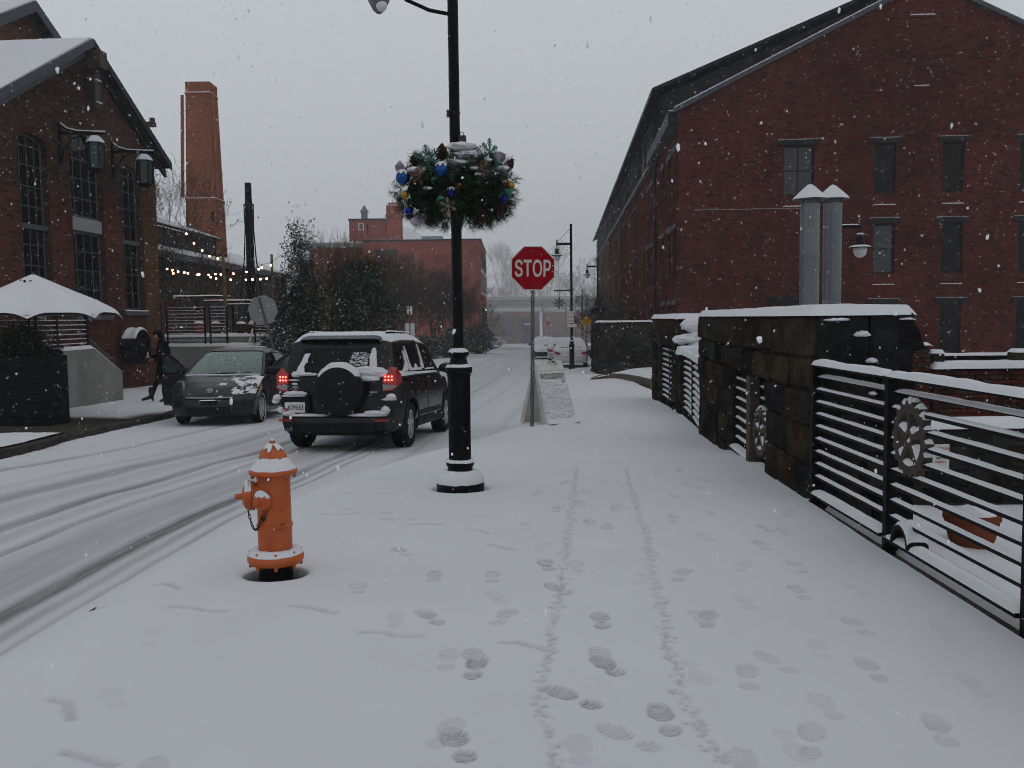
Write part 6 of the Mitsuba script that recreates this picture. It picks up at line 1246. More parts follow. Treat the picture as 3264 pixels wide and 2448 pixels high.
for (u, z0, z1) in ((-.62, 5.9, 6.6), (-1.05, 6.2, 6.9)): add('wall_anchor', wbox(FO, FD, FN, u, u + .08, z0, z1, -.01, .04), 'iron', fo)
add('downpipe', cyl(fp(.06, .06, -1), fp(.06, .06, 2.3), .05, n=10), 'rusty_iron', fo)
for (u0, u1, z, lab) in ((-5.85, -5.0, 0, 'lantern on a curved bracket, left of the two on the foundry wall'), (-2.92, -2.1, 0, 'lantern on a curved bracket, right of the two on the foundry wall')):
    k = thing('wall_lantern', lab, 'lantern')
    add('wall_plate', wbox(FO, FD, FN, u0 - .05, u0 + .05, 5.95, 7.05, .02, .08, .01), 'iron', k)
    for j, path in enumerate(([fp(u0, .05, 6.78), fp(u0, 1.35, 6.74)], [fp(u0, .05, 7.02), fp(u0, .25, 6.88), fp(u0, .55, 6.80), fp(u0, 1.0, 6.78)], [fp(u0, .06, 6.0), fp(u0, .15, 6.35), fp(u0, .40, 6.62), fp(u0, .75, 6.72)])): add('bracket', tube(path, (.035, .03, .02)[j], 8), 'iron', k, True)
    add('snow', tube([fp(u0, .08, 7.06), fp(u0, .25, 6.92), fp(u0, .55, 6.84), fp(u0, 1.35, 6.79)], .024, 6), 'snow', k, True)
    c = fp(u0, 1.05, 0); hx = lambda r, z, t0=.26: [(c[0] + r * math.cos(t0 + i * math.pi / 3), c[1] + r * math.sin(t0 + i * math.pi / 3), z) for i in range(6)]
    add('lantern_roof', hull(hx(.26, 6.47) + hx(.11, 6.64)), 'iron', k); add('snow', hull(hx(.255, 6.495) + hx(.24, 6.54) + hx(.12, 6.68)), 'snow', k)
    add('lantern_glass', hull(hx(.225, 6.47) + hx(.215, 5.78)), 'lantern_green', k)
    add('lantern_frame', cat([tube([hx(.232, 6.47)[i], hx(.222, 5.78)[i]], .016, 5) for i in range(6)]), 'iron', k); add('lantern_base', hull(hx(.23, 5.78) + hx(.14, 5.68)), 'iron', k)
    add('stem', cyl((c[0], c[1], 6.64), (c[0], c[1], 6.76), .02, n=8), 'iron', k)
pr('lantern_green', (.022, .036, .035), .25, 0, .3)
pw_ = thing('pulley_wheel', 'large black iron pulley wheel mounted on the foundry wall, snow on its rim', 'pulley wheel')
def pulley(c, R, th):
    prof = [(R * .72, -th / 2), (R * .99, -th / 2), (R, -th * .3), (R * .93, 0), (R, th * .3), (R * .99, th / 2), (R * .72, th / 2), (R * .70, 0), (R * .72, -th / 2)]
    rim = lathe(prof, 48); hub = lathe([(0, -th * .6), (R * .2, -th * .6), (R * .2, th * .6), (0, th * .6)], 24); sp = [hull([(R * .1 * math.cos(a) - .05 * math.sin(a) * s, R * .1 * math.sin(a) + .05 * math.cos(a) * s, z) for s in (-1, 1) for z in (-.03, .03)] + [(R * .75 * math.cos(a) - .06 * math.sin(a) * s, R * .75 * math.sin(a) + .06 * math.cos(a) * s, z) for s in (-1, 1) for z in (-.03, .03)]) for a in np.arange(6) * math.pi / 3 + .2]
    A = M4(c, [FD[0], FD[1], 0], [0, 0, 1], [FN[0], FN[1], 0]); return [xf(m, A) for m in (rim, hub, cat(sp))]
rim, hub, sp = pulley(fp(-2.65, .42, .72), .56, .46); 
for nm, m in (('rim', rim), ('hub', hub), ('spokes', sp)): add(nm, fixn(m), 'iron', pw_, smooth=35)
s = snow_on(fixn(rim.copy()), .07, .25, .05, .3, keep=lambda c: c[:, 2] > 1.0)
if s is not None: add('snow', s, 'snow', pw_, True)
add('axle', cyl(fp(-2.65, .0, .72), fp(-2.65, .5, .72), .07, n=12), 'iron', pw_)
# rear gable of the taller hall, and a beam sticking out
hall = thing('tall_hall', 'taller brick hall whose gable shows above the snowy foundry roof', 'building')
HO = np.array([-17.4, 34.0]); hp = Polygon([(-7, -1), (7, -1), (7, 9.0), (0, 12.75), (-7, 9.0)]); wall(hall, 'gable_wall', hp.difference(Point(-1.65, 10.85).buffer(.55, 12)), .4, HO, FD, FN, 'brick_old_tan')
add('round_window', wallprism(Point(-1.65, 10.85).buffer(.55, 12), .05, HO - FN * .2, FD, FN), 'glass_dark', hall)
for sg in (-1, 1):
    def hpnt(u, o, z): q = HO + FD * u + FN * o; return np.array([q[0], q[1], z])
    add('roof', fixbox(hull([hpnt(sg * 7.2, o, 8.95 + d) for o in (.5, -14) for d in (0, .15)] + [hpnt(0, o, 12.85 + d) for o in (.5, -14) for d in (0, .15)])), 'roof_dark', hall)
    add('fascia', fixbox(hull([hpnt(sg * 7.2, o, 8.75 + d) for o in (.5, .55) for d in (0, .38)] + [hpnt(0, o, 12.65 + d) for o in (.5, .55) for d in (0, .38)])), 'grey_trim', hall)
    add('snow', fixbox(hull([hpnt(sg * 7.2, o, 9.10 + d) for o in (.48, -14) for d in (0, .08)] + [hpnt(0, o, 13.0 + d) for o in (.48, -14) for d in (0, .08)])), 'snow', hall)
add('crane_beam', cat([box(-17.5, -15.05, 39.85, 40.15, 9.80, 9.98), box(-15.25, -15.08, 39.9, 40.1, 9.98, 10.16)]), 'rusty_iron', hall)

# ---------------------------------------------------------------- ramp wall, its railing, umbrella, planter, person
rw_ = thing('ramp_wall', 'pale concrete ramp wall with a sloping end in front of the foundry', 'concrete wall')
prof = Polygon([(-3.2, -.8), (3.99, -.8), (4.0, .18), (2.35, .86), (-3.2, .86)]); RO_ = np.array([-10.38, 20.71]); RD = np.array([-.0125, .9999]); RN = np.array([.9999, .0125])
add('slab', wallprism(prof, .22, RO_, RD, RN), 'concrete', rw_)
def rp(u, o, z): q = RO_ + RD * u + RN * o; return np.array([q[0], q[1], z])
sg = []
for a, b, za, zb in ((-3.2, 2.35, .86, .86),):
    m = slab_snow(0, b - a, 0, .22, 0, .085, 2, .05); v = m.vertices; m.vertices = np.array([rp(a + p[0], -.22 + p[1], za + p[2]) for p in v]); add('snow', m, 'snow', rw_, True)
add('snow', fixbox(hull([rp(u, o, z) for u, z in ((2.36, .865), (2.36, .90), (3.98, .19), (3.98, .215)) for o in (-.20, -.02)])), 'snow', rw_)
add('landing', fixbox(hull([rp(u, o, z) for u in (-3.2, 2.3) for o in (-2.2, -.23) for z in (-.8, .80)])), 'concrete', rw_); 
for i in range(7): add('step', fixbox(hull([rp(u, o, z) for u in (2.3 + i * .25, 2.3 + i * .25 + .25) for o in (-2.0, -.23) for z in (-.8, .68 - i * .19)])), 'concrete', rw_)
rr_ = thing('railing', 'black railing with snowy bars on top of the concrete ramp wall', 'railing')
for u in (-3.1, -1.9, -.65, .62, 2.18): add('post', fixbox(hull([rp(u + d, o, z) for d in (-.035, .035) for o in (-.14, -.07) for z in (.86, 1.72)])), 'iron', rr_)
for i in range(7):
    z = 1.66 - i * .112; k = add('bar', fixbox(hull([rp(u, o, zz) for u in (-3.1, 2.18) for o in (-.125, -.085) for zz in (z, z + .014)])), 'iron', rr_); add('snow', fixbox(hull([rp(-3.05, o, zz) for o in (-.13, -.08) for zz in (z + .013, z + .03)] + [rp(2.13, o, zz) for o in (-.13, -.08) for zz in (z + .013, z + .03)])), 'snow', k)
hr_ = thing('handrail', 'steel handrail down the steps beside the concrete ramp wall', 'handrail')
add('pipe', tube([rp(2.0, -.35, 1.35), rp(2.5, -.35, 1.25), rp(4.05, -.35, .56), rp(4.3, -.35, .55), rp(4.35, -.35, .45), rp(4.3, -.35, .1)], .025, 8), 'galv_dark', hr_, True); add('post', cyl(rp(3.9, -.35, -.5), rp(3.9, -.35, .62), .022, n=8), 'galv_dark', hr_)

um = thing('patio_umbrella', 'patio umbrella heavy with snow on the left pavement', 'umbrella')
ux, uy, uz = -9.76, 19.0, 1.66
diffuse('umbrella_cloth', (.10, .10, .11))
def canopy(R, z0, h, th):
    n = 8; A_ = np.linspace(0, 2 * np.pi, 97)[:-1] + .39; rr = np.linspace(0.02, 1, 26); v = []
    for r_ in rr:
        for a in A_:
            k = (a - .39) % (math.pi / 4); d = math.cos(math.pi / 8) / math.cos(k - math.pi / 8); sag = .03 * math.sin(math.pi * r_) * (1 - abs(k - math.pi / 8) / (math.pi / 8)); v.append((r_ * R * d * math.cos(a), r_ * R * d * math.sin(a), z0 + h * (1 - r_ ** 1.0) - sag - .015 * r_ ** 6 * (1 - abs(k - math.pi / 8) / (math.pi / 8))))
    v = np.array(v); m_ = 96; i, j = np.meshgrid(np.arange(25), np.arange(m_), indexing='ij'); j2 = (j + 1) % m_; q = np.stack([i * m_ + j, i * m_ + j2, (i + 1) * m_ + j2, (i + 1) * m_ + j], -1).reshape(-1, 4); return tm(v + [ux, uy, 0], np.vstack([q[:, [0, 2, 1]], q[:, [0, 3, 2]]]))
add('canopy', canopy(1.62, uz, .74, 0), 'umbrella_cloth', um, smooth=True)
s = canopy(1.64, uz + .03, .78, 0); r_ = np.hypot(s.vertices[:, 0] - ux, s.vertices[:, 1] - uy); s.vertices[:, 2] += .05 * np.sqrt(np.clip((1.64 - r_) / .25, 0, 1)) + .035 * (meshkit.fbm(s.vertices * 1.6, 3) - .5); s.vertices[:, 2] -= .10 * np.clip((r_ - 1.48) / .14, 0, 1) ** 3
add('snow', s, 'snow', um, smooth=True)
add('pole', cyl((ux, uy, -.45), (ux, uy, 2.45), .025, n=12), 'iron', um); add('finial', sph((ux, uy, 2.51), .04, 2), 'rusty_iron', um)
for a in np.arange(8) * math.pi / 4 + .39: add('rib', tube([(ux, uy, 2.30), (ux + 1.58 * math.cos(a), uy + 1.58 * math.sin(a), uz + .005)], .010, 5), 'iron', um)
for (a, r_) in ((-1.25, .34), (-1.95, .30), (-1.6, .33)): add('vent_hole', sph((ux + r_ * math.cos(a), uy + r_ * math.sin(a), uz + .80 - .46 * r_ + .048), .025, 1, ), 'iron', um)
add('base', lathe([(0, -.45), (.3, -.45), (.3, -.40), (.06, -.37), (0, -.37)], 20, (ux, uy, 0)), 'iron', um)
ch = thing('planter_box', 'black planter box with a dark clipped evergreen at the left edge of the picture', 'planter')
add('box', box(-11.2, -8.75, 17.3, 18.2, -.46, .88, .02), 'iron', ch)
for i in range(9): add('board', box(-11.2, -8.745, 17.285, 17.31, -.42 + i * .145, -.29 + i * .145, .005), 'iron', ch)
diffuse('hedge_leaf', mikit.proc(lambda p, n, uv: mi.Color3f(.008, .014, .009) * (.6 + .9 * N(p.x * 17, p.y * 17, p.z * 17))))
def leaf_cloud(pts, size, r, up=.0):
    n = len(pts); a = r.normal(0, 1, (n, 3)); a /= np.linalg.norm(a, axis=1, keepdims=True); b = np.cross(a, r.normal(0, 1, (n, 3))); b /= np.linalg.norm(b, axis=1, keepdims=True) + 1e-9; s = (size * r.uniform(.6, 1.3, n))[:, None]
    v = np.stack([pts - a * s, pts + b * s * .5, pts + a * s, pts - b * s * .5], 1).reshape(-1, 3); q = np.arange(4 * n).reshape(-1, 4); return tm(v, np.vstack([q[:, [0, 1, 2]], q[:, [0, 2, 3]]]))
r = np.random.default_rng(9); P = r.uniform([-11.2, 17.35, .85], [-8.78, 18.15, 1.06], (9000, 3)); Q = r.normal([-9.45, 17.8, 1.12], [.22, .2, .16], (5000, 3)); P[:, 2] -= .08 * r.random(len(P)) * (P[:, 0] > -9.0)
add('foliage', leaf_cloud(np.vstack([P, Q]), .03, r), 'hedge_leaf', ch, kind='stuff')

# person beside the hatchback
def body_mesh(bones, e=.02, it=14, lam=.5):
    M = None
    for (a, ra, b, rb) in bones:
        h = hull(np.vstack([sph(a, ra, 2).vertices, sph(b, rb, 2).vertices])); q = man(h); M = q if M is None else M + q
    m = unman(M.refine_to_length(e)); m = trimesh.Trimesh(m.vertices, m.faces, process=True); trimesh.smoothing.filter_taubin(m, lam, .53, it); return m
pe = thing('person', 'person in a dark coat and heeled boots looking down, beside the open car door', 'person')
diffuse('coat', (.0055, .0055, .007)); diffuse('skin', (.20, .105, .075)); diffuse('hair_dark', (.006, .005, .005)); pr('boot', (.006, .006, .006), .4, 0, .3); diffuse('trousers', (.005, .005, .006))
px_, py_ = -9.02, 24.0; pz = float(left_z(np.array([px_]), np.array([py_]))[0]) + .03
PM = M4([px_, py_, pz], [.35, -.94, 0], [.94, .35, 0], [0, 0, 1]); PM = M4([px_, py_, pz], [-.80, -.60, 0], [.60, -.80, 0], [0, 0, 1]) @ np.diag([1.09, 1.09, 1.09, 1])
def pput(n, m, mt, par=pe): return add(n, xf(m, PM), mt, par, True)
hip, chest, neck = (0, 0, .94), (.04, 0, 1.30), (.10, 0, 1.47)
legs = [((-.02, .09, .92), .10, (.05, .10, .52), .068), ((.05, .10, .52), .066, (-.04, .10, .12), .045), ((.02, -.09, .92), .10, (.16, -.08, .55), .068), ((.16, -.08, .55), .066, (.32, -.07, .14), .045), ((-.02, .09, .92), .10, (.02, -.09, .92), .10)]
pput('legs', body_mesh(legs), 'trousers')
for (a, t) in (((-.04, .10, .11), (.15, .10, .045)), ((.32, -.07, .14), (.52, -.06, .085))):
    a = np.array(a); t = np.array(t); pput('boot', body_mesh([((a[0] + .005, a[1], a[2] + .18), .058, tuple(a), .05), (tuple(a), .05, tuple(t), .032), ((a[0] - .03, a[1], a[2] - .05), .022, (a[0] - .035, a[1], a[2] - .10), .014), (tuple(a), .045, (a[0] - .03, a[1], a[2] - .05), .03)], .015, 8), 'boot')
coat = [((0, 0, .80), .175, (.0, 0, 1.0), .165), ((0, 0, 1.0), .16, (.03, 0, 1.28), .155), ((.03, .12, 1.36), .08, (.03, -.12, 1.36), .08), ((.03, 0, 1.25), .15, (.06, 0, 1.40), .10), ((.03, .17, 1.37), .075, (.03, .20, 1.10), .058), ((.03, .20, 1.10), .056, (.26, .12, 1.02), .045), ((.03, -.17, 1.37), .075, (.06, -.20, 1.10), .058), ((.06, -.20, 1.10), .056, (.29, -.10, 1.08), .045), ((.06, 0, 1.40), .085, (.08, 0, 1.47), .07)]
pput('coat', body_mesh(coat), 'coat')
hd = sph((0, 0, 0), .1, 4, (1.0, .80, 1.18)); v = hd.vertices; v[:, 0] += np.where(v[:, 0] > 0, .018 * np.exp(-((v[:, 2] + .005) / .018) ** 2 - (v[:, 1] / .014) ** 2), 0); v[:, 0] -= np.where(v[:, 0] > 0, .010 * np.exp(-((v[:, 2] - .02) / .014) ** 2 - ((np.abs(v[:, 1]) - .032) / .016) ** 2), 0); v[:, 0] += np.where(v[:, 0] > 0, .006 * np.exp(-((v[:, 2] + .05) / .010) ** 2 - (v[:, 1] / .022) ** 2), 0); v[:, 1] *= 1 - .25 * np.clip(-v[:, 2] / .12, 0, 1)
hd.vertices = v; HR = trimesh.transformations.rotation_matrix(.45, [0, 1, 0]); hd.apply_transform(HR); hd.apply_translation((.15, 0, 1.575)); pput('head', cat([hd, cyl((.09, 0, 1.45), (.13, 0, 1.53), .05, n=14)]), 'skin')
for s in (1, -1): pput('eye', sph((.15 + .078, s * .030, 1.565), .010, 1), 'hair_dark')
hm = sph((0, 0, 0), .118, 3, (1.0, .92, 1.10)); hm.vertices = hm.vertices + .014 * (meshkit.fbm(hm.vertices * 28, 2)[:, None] - .5); hm.update_faces(~((hm.triangles_center[:, 0] > .035) & (hm.triangles_center[:, 2] < .055))); hm.apply_transform(HR); hm.apply_translation((.135, 0, 1.595)); pput('hair', hm, 'hair_dark')
def hand(w, d, s):
    w, d = np.array(w), np.array(d) / np.linalg.norm(d); up = np.array([0, 0, 1.0]); sd = np.cross(up, d); B = [(tuple(w), .024, tuple(w + d * .07), .028)]
    for i, o in enumerate((-.030, -.010, .010, .028)):
        b = w + d * .075 + sd * o; L = (.062, .075, .07, .055)[i]; m_ = b + d * L * .5 - up * .008; B += [(tuple(w + d * .04 + sd * o * .8), .012, tuple(b), .0095), (tuple(b), .0095, tuple(m_), .0085), (tuple(m_), .0085, tuple(m_ + d * L * .35 - up * .03), .007)]
    t = w + d * .02 + sd * s * .032; B += [(tuple(t), .012, tuple(t + d * .035 + sd * s * .022), .010), (tuple(t + d * .035 + sd * s * .022), .010, tuple(t + d * .07 + sd * s * .012), .008)]; return body_mesh(B, .007, 5)
pput('hand', hand((.27, .115, 1.02), (.9, -.3, .05), 1), 'skin'); pput('hand', hand((.30, -.095, 1.08), (.9, .25, .1), -1), 'skin')
ph_ = thing('phone', 'small pale phone held in front of the person in the dark coat', 'phone'); add('body', xf(box(.37, .382, -.07, .01, 1.06, 1.20, .004), PM), 'sign_white', ph_); add('screen', xf(box(.3685, .3695, -.064, .004, 1.068, 1.192), PM), 'glass_dark', ph_)

# ---------------------------------------------------------------- fieldstone wall and planted kerb on the right, farther on
fsw = thing('fieldstone_wall', 'dark fieldstone wall across the pavement, beyond the parapet', 'stone wall')
FX0, FX1, FY, FZ0, FZ1 = 3.55, 7.2, 38.0, -1.0, 1.20
add('core', box(FX0 + .03, FX1, FY + .03, FY + .5, FZ0 - .5, FZ1 - .03), 'mortar', fsw)
from scipy.spatial import Voronoi
def rubble_face(par, u0, u1, z0, z1, cell, mapf, seed, pal, th=.05):
    r = np.random.default_rng(seed); nu, nz = int((u1 - u0) / cell), int((z1 - z0) / (cell * .72)); pts = []
    for i in range(-1, nu + 2):
        for j in range(-1, nz + 2): pts.append((u0 + (i + .5 + .5 * (j % 2) + r.uniform(-.33, .33)) * (u1 - u0) / nu, z0 + (j + .5 + r.uniform(-.3, .3)) * (z1 - z0) / nz))
    V = Voronoi(np.array(pts)); B = sbox(u0, z0, u1, z1)
    for reg in V.point_region:
        R = V.regions[reg]
        if -1 in R or not R: continue
        P = Polygon(V.vertices[R]).intersection(B).buffer(-.022)
        if P.is_empty or P.geom_type != 'Polygon' or P.area < .006: continue
        P = P.simplify(.01); c = np.array(P.exterior.coords)[:-1]; e = r.uniform(0, th); cc = c.mean(0); pr_ = []
        for q in c: pr_ += [mapf(q[0], q[1], -.06), mapf(q[0], q[1], e), mapf(*(cc + (q - cc) * .82), e + .02)]
        add('stone', hull(pr_), STONES[pal[r.integers(len(pal))]], par)
rubble_face(fsw, FX0, FX1, FZ0, FZ1, .42, lambda u, z, o: (u, FY - o, z), 61, (0, 3, 2, 1, 4, 0))
rubble_face(fsw, FY, FY + 3.0, FZ0, FZ1, .42, lambda u, z, o: (FX0 - o, u, z), 62, (0, 3, 2, 0))
add('core', box(FX0 + .03, FX0 + .5, FY + .4, FY + 3.0, FZ0 - .5, FZ1 - .03), 'mortar', fsw)
for i in range(5): add('coping_stone', box(FX0 - .06 + i * .76, FX0 - .06 + i * .76 + .745, FY - .07, FY + .56, FZ1, FZ1 + .07, .01), STONES[3], fsw)
add('snow', slab_snow(FX0 - .08, FX1, FY - .09, FY + .58, FZ1 + .07, .07, 4), 'snow', fsw, smooth=True)
pb = thing('planting_bed', 'curved raised kerb round a snowy bed in front of the fieldstone wall', 'planting bed')
kp = [(2.9, 34.0), (3.35, 34.6), (3.85, 34.4), (4.15, 33.2), (4.32, 31.4), (4.40, 29.4)]; kp = np.array(kp)[:, :2]; tck = np.linspace(0, 1, len(kp)); tt = np.linspace(0, 1, 30); kx = PchipInterpolator(tck, kp[:, 0])(tt); ky = PchipInterpolator(tck, kp[:, 1])(tt)
diffuse('kerb_tan', (.12, .10, .08))
add('kerb', cat([hull([(kx[i + d] + o, ky[i + d], float(GZ(ky[i + d])) + z) for d in (0, 1) for o in (0, .16) for z in (-.3, .05 + .14 * min(1, (i + d) / 8))]) for i in range(29)]), 'kerb_tan', pb, kind='stuff')
v = []; 
for i in range(30):
    for q in np.linspace(0, 1, 8): xx = kx[i] + .16 + q * (6.5 - kx[i]); v.append((xx, ky[i] + q * (37.8 - ky[i]) * (1 if i < 12 else .3), float(GZ(ky[i])) + .06 + .13 * min(1, i / 8) + .12 * math.sin(3.1 * q)))
i, j = np.meshgrid(np.arange(29), np.arange(7), indexing='ij'); q = np.stack([i * 8 + j, i * 8 + j + 1, (i + 1) * 8 + j + 1, (i + 1) * 8 + j], -1).reshape(-1, 4)
m = tm(np.array(v), np.vstack([q[:, [0, 2, 1]], q[:, [0, 3, 2]]])); m.vertices[:, 2] += .06 * (meshkit.fbm(m.vertices * 2, 3) - .5); add('snow', m, 'snow', pb, smooth=True)

# ---------------------------------------------------------------- street lamps, signs down the street
def snow_pole_lamp(pos, top, armz, reach, label, ext=.25):
    k = thing('street_lamp', label, 'street lamp'); x, y, z = pos; o = pos
    add('shaft', lathe([(0, -.2), (.16, -.2), (.16, .10), (.12, .14), (.115, .16), (.115, 1.0), (.135, 1.04), (.14, 1.08), (.10, 1.14), (.09, 1.22), (.11, 1.26), (.10, 1.30), (.06, 1.34)], 24, o), 'iron', k, smooth=40)
    add('pole', cyl((x, y, z + 1.3), (x, y, top), .065, .055, 16), 'iron', k, smooth=40); add('finial', box(x - .06, x + .06, y - .06, y + .06, top, top + .08, .01), 'iron', k)
    add('arm', cat([box(x - reach, x, y - .04, y + .04, armz - .05, armz + .05), box(x - reach - .03, x - reach + .03, y - .03, y + .03, armz - .12, armz + .2), tube([(x, y, armz + .75), (x - reach, y, armz + .06)], .010, 5)]), 'iron', k)
    add('snow', slab_snow(x - reach, x, y - .045, y + .045, armz + .05, .03), 'snow', k, smooth=True); add('snow', lathe([(.115, 1.285), (.09, 1.33), (.06, 1.345)], 20, o), 'snow', k, smooth=True)
    lamp_fixture(k, (x - reach, y, armz - .10)); return k
k2 = snow_pole_lamp((2.87, 44.0, -.93), 5.80, 4.95, .67, 'tall black lamp post behind the stop sign with a hanging iron snowflake')
add('banner_arm', cat([cyl((2.87, 44, 2.76), (2.05, 44, 2.76), .035, n=10), cyl((2.87, 44, 2.70), (2.87, 44, 2.84), .085, n=12)]), 'rusty_iron', k2)
ss_ = thing('snowflake_decoration', 'dark metal snowflake hanging from the lamp post arm', 'snowflake ornament')
def star(R):
    sh = [Point(0, 0).buffer(R * .2, 8)]
    for i in range(8):
        a = math.pi * i / 4; d = np.array([math.cos(a), math.sin(a)]); n = np.array([-d[1], d[0]]); w = R * .10; L = R * (1.0 if i % 2 == 0 else .88)
        sh.append(Polygon([d * R * .12 + n * w * .4, d * R * .45 + n * w, d * L * .78 + n * w * 1.1, d * L, d * L * .78 - n * w * 1.1, d * R * .45 - n * w, d * R * .12 - n * w * .4]))
    return prism(unary_union(sh), .03)
add('star', xf(star(.32), M4((2.29, 44.0, 2.17), [1, 0, 0], [0, 0, 1], [0, -1, 0])), 'rusty_iron', ss_); add('rod', cyl((2.29, 43.985, 2.45), (2.29, 43.985, 2.73), .012, n=6), 'iron', ss_)
def flat_sign(label, c, w, h, lines, plate='sign_white', ink='ink_red', cat_='sign', group=None):
    k = thing('street_sign', label, cat_); x, y, z = c; add('plate', box(x - w / 2, x + w / 2, y - .01, y, z - h / 2, z + h / 2, .002), plate, k)
    for t, hh, dz in lines: add('lettering', text(t, hh, .004, front(x, y - .01, z + dz)), ink, k)
    return k
flat_sign('white parking notice with red lettering on the tall lamp post', (2.80, 43.88, 1.50), .34, .56, [('1 HOUR', .07, .17), ('VISITOR', .07, .0), ('PARKING', .07, -.17)])
flat_sign('small blank white plate under the parking notice', (2.88, 43.87, 1.10), .44, .16, [])
def diamond(label, x, y, z, R, txt, zg):
    k = thing('warning_sign', label, 'sign'); P = Polygon([(0, R), (R, 0), (0, -R), (-R, 0)]).buffer(-.03).buffer(.03)
    add('plate', xf(prism(P, .01), front(x, y, z)), 'sign_yellow', k); add('post', cyl((x, y + .03, zg), (x, y + .03, z + R * .8), .03, n=8), 'galv_dark', k)
    for t, h, dz in txt: add('lettering', text(t, h, .006, front(x, y - .01, z + dz)), 'ink', k)
    if txt: add('arrow', xf(prism(Polygon([(.10, .015), (.0, .015), (.0, .045), (-.12, 0), (0, -.045), (0, -.015), (.10, -.015)]), .006), front(x, y - .01, z - .17)), 'ink', k)
diamond('yellow diamond SPEED HUMP sign beside the parked cars', 4.70, 58, 1.21, .345, [('SPEED', .10, .08), ('HUMP', .10, -.05)], -1.3)
diamond('smaller yellow diamond sign farther down the street', 5.23, 75, .72, .27, [], -1.6)
k3 = snow_pole_lamp((5.81, 62.0, -1.25), 5.30, 4.85, .70, 'black lamp post with a small wreath near the far end of the parapet')
w2_, _ = wreath((5.80, 62, 1.98), .38, .22, 'small wreath with blue baubles on the farther lamp post', nsprig=220, seed=14)
for p, r_ in (((5.25, 61.7, 1.88), .10), ((5.95, 61.5, 1.90), .09), ((6.30, 61.7, 2.20), .10), ((5.62, 61.5, 2.12), .07)): add('bauble', sph(p, r_, 2), 'ball_blue', w2_, True)
k4 = snow_pole_lamp((7.29, 95.0, -1.8), 4.25, 3.55, .62, 'black lamp post far down the street, small in the distance')
lampR = thing('path_lamp', 'low snow capped path lamp behind the second parapet', 'lamp'); add('post', cyl((4.75, 27, -1.5), (4.75, 27, 1.25), .03, n=8), 'iron', lampR); add('shade', lathe([(.05, 1.52), (.07, 1.38), (.20, 1.33), (.19, 1.30), (0, 1.30)], 18, (4.75, 27, 0)), 'iron', lampR); add('snow', lathe([(.19, 1.335), (.08, 1.42), (.06, 1.56), (0, 1.58)], 18, (4.75, 27, 0)), 'snow', lampR, smooth=True)
hydrant((5.70, 70.0, float(GZ(70)) + .05), 'small orange fire hydrant far behind the parked white car', full=False)
# far stop sign, reversed octagon at the left
stop_sign((6.0, 150, .55), -3.0, 'tiny red octagonal sign at the far end of the street', W=.45, txt=False)
sbk_ = thing('stop_sign', 'grey back of a leaning octagonal sign behind the open hatchback', 'stop sign')
A = M4((-7.90, 29.5, 1.84), [1, 0, 0], [0, 1, 0], [0, 0, 1]) @ trimesh.transformations.rotation_matrix(math.radians(-14), [0, 1, 0]); Fb = A @ M4([0, 0, 0], [1, 0, 0], [0, 0, 1], [0, -1, 0])
add('plate', xf(prism(octagon(.45), .004), Fb), 'sign_back', sbk_); add('post', xf(box(-.032, .032, -.06, -.005, -2.65, .40, .004), A), 'galv_dark', sbk_)
st = thing('leaning_stake', 'pale wooden stake leaning beside the octagonal sign', 'stake'); add('stake', cyl((-8.75, 30, .0), (-8.38, 30, 1.25), .025, n=8), 'white_plastic', st)
k = thing('street_sign', 'two blank white plates on a dark post on the left, beyond the black SUV', 'sign'); add('post', cyl((-6.03, 55, -1.2), (-6.03, 55, 2.3), .035, n=8), 'galv_dark', k)
for z0, z1, w in ((1.78, 2.26, .16), (.40, 1.24, .27)): add('plate', box(-6.03 - w, -6.03 + w, 55.04, 55.06, z0, z1), 'sign_white', k)

# ---------------------------------------------------------------- terrace left of the street, string lights, stone building, chimney
te = thing('terrace', 'raised snowy terrace with a concrete base behind the hatchback', 'terrace')
add('base', box(-14.5, -8.70, 35.0, 41, -1.5, .56), 'concrete', te); add('base', box(-14.5, -9.2, 36.4, 41, .5, .90), 'concrete', te); add('pier', box(-8.70, -8.36, 34.9, 35.4, -1.5, .98, .02), 'concrete', te)
add('snow', slab_snow(-14.5, -8.72, 34.97, 36.4, .56, .10, 2), 'snow', te, smooth=True); add('snow', slab_snow(-14.5, -9.2, 36.35, 41, .90, .10, 3), 'snow', te, smooth=True); add('snow', slab_snow(-8.72, -8.34, 34.88, 35.42, .98, .06), 'snow', te, smooth=True)
tr_ = thing('railing', 'dark railing with snowy bars round the raised terrace', 'railing')
for x in (-13.05, -11.62, -11.42, -10.79, -9.73, -8.95): add('post', box(x - .03, x + .03, 35.1, 35.16, .56, 2.05), 'iron', tr_)
for i in range(11):
    z = 2.02 - i * .125
    for (a, b) in ((-13.05, -11.62), (-11.42, -10.79), (-9.73, -8.95)): kk = add('bar', box(a, b, 35.11, 35.15, z, z + .018), 'iron', tr_); add('snow', box(a, b, 35.105, 35.155, z + .017, z + .038), 'snow', kk)
for (a, b, z, px) in ((-14.4, -12.4, 2.58, -13.55), (-13.1, -11.15, 2.38, -12.0), (-12.1, -10.9, 2.22, -11.3)):
    k = thing('patio_canopy', {-13.55: 'dark flat canopy on a post, leftmost on the terrace', -12.0: 'middle dark flat canopy on the terrace', -11.3: 'lowest dark flat canopy on the terrace, nearest the iron stack'}[px], 'canopy'); add('top', box(a, b, 39.4, 40.6, z - .05, z), 'iron', k); add('snow', slab_snow(a, b, 39.4, 40.6, z, .05), 'snow', k, smooth=True); add('post', box(px - .05, px + .05, 39.95, 40.05, .95, z - .05), 'iron', k)
bt = thing('planter', 'brown wooden planter heaped with snow on the terrace', 'planter'); diffuse('wood_brown', mikit.proc(rough_stone((.045, .020, .013), (.09, .042, .028), 8.0)))
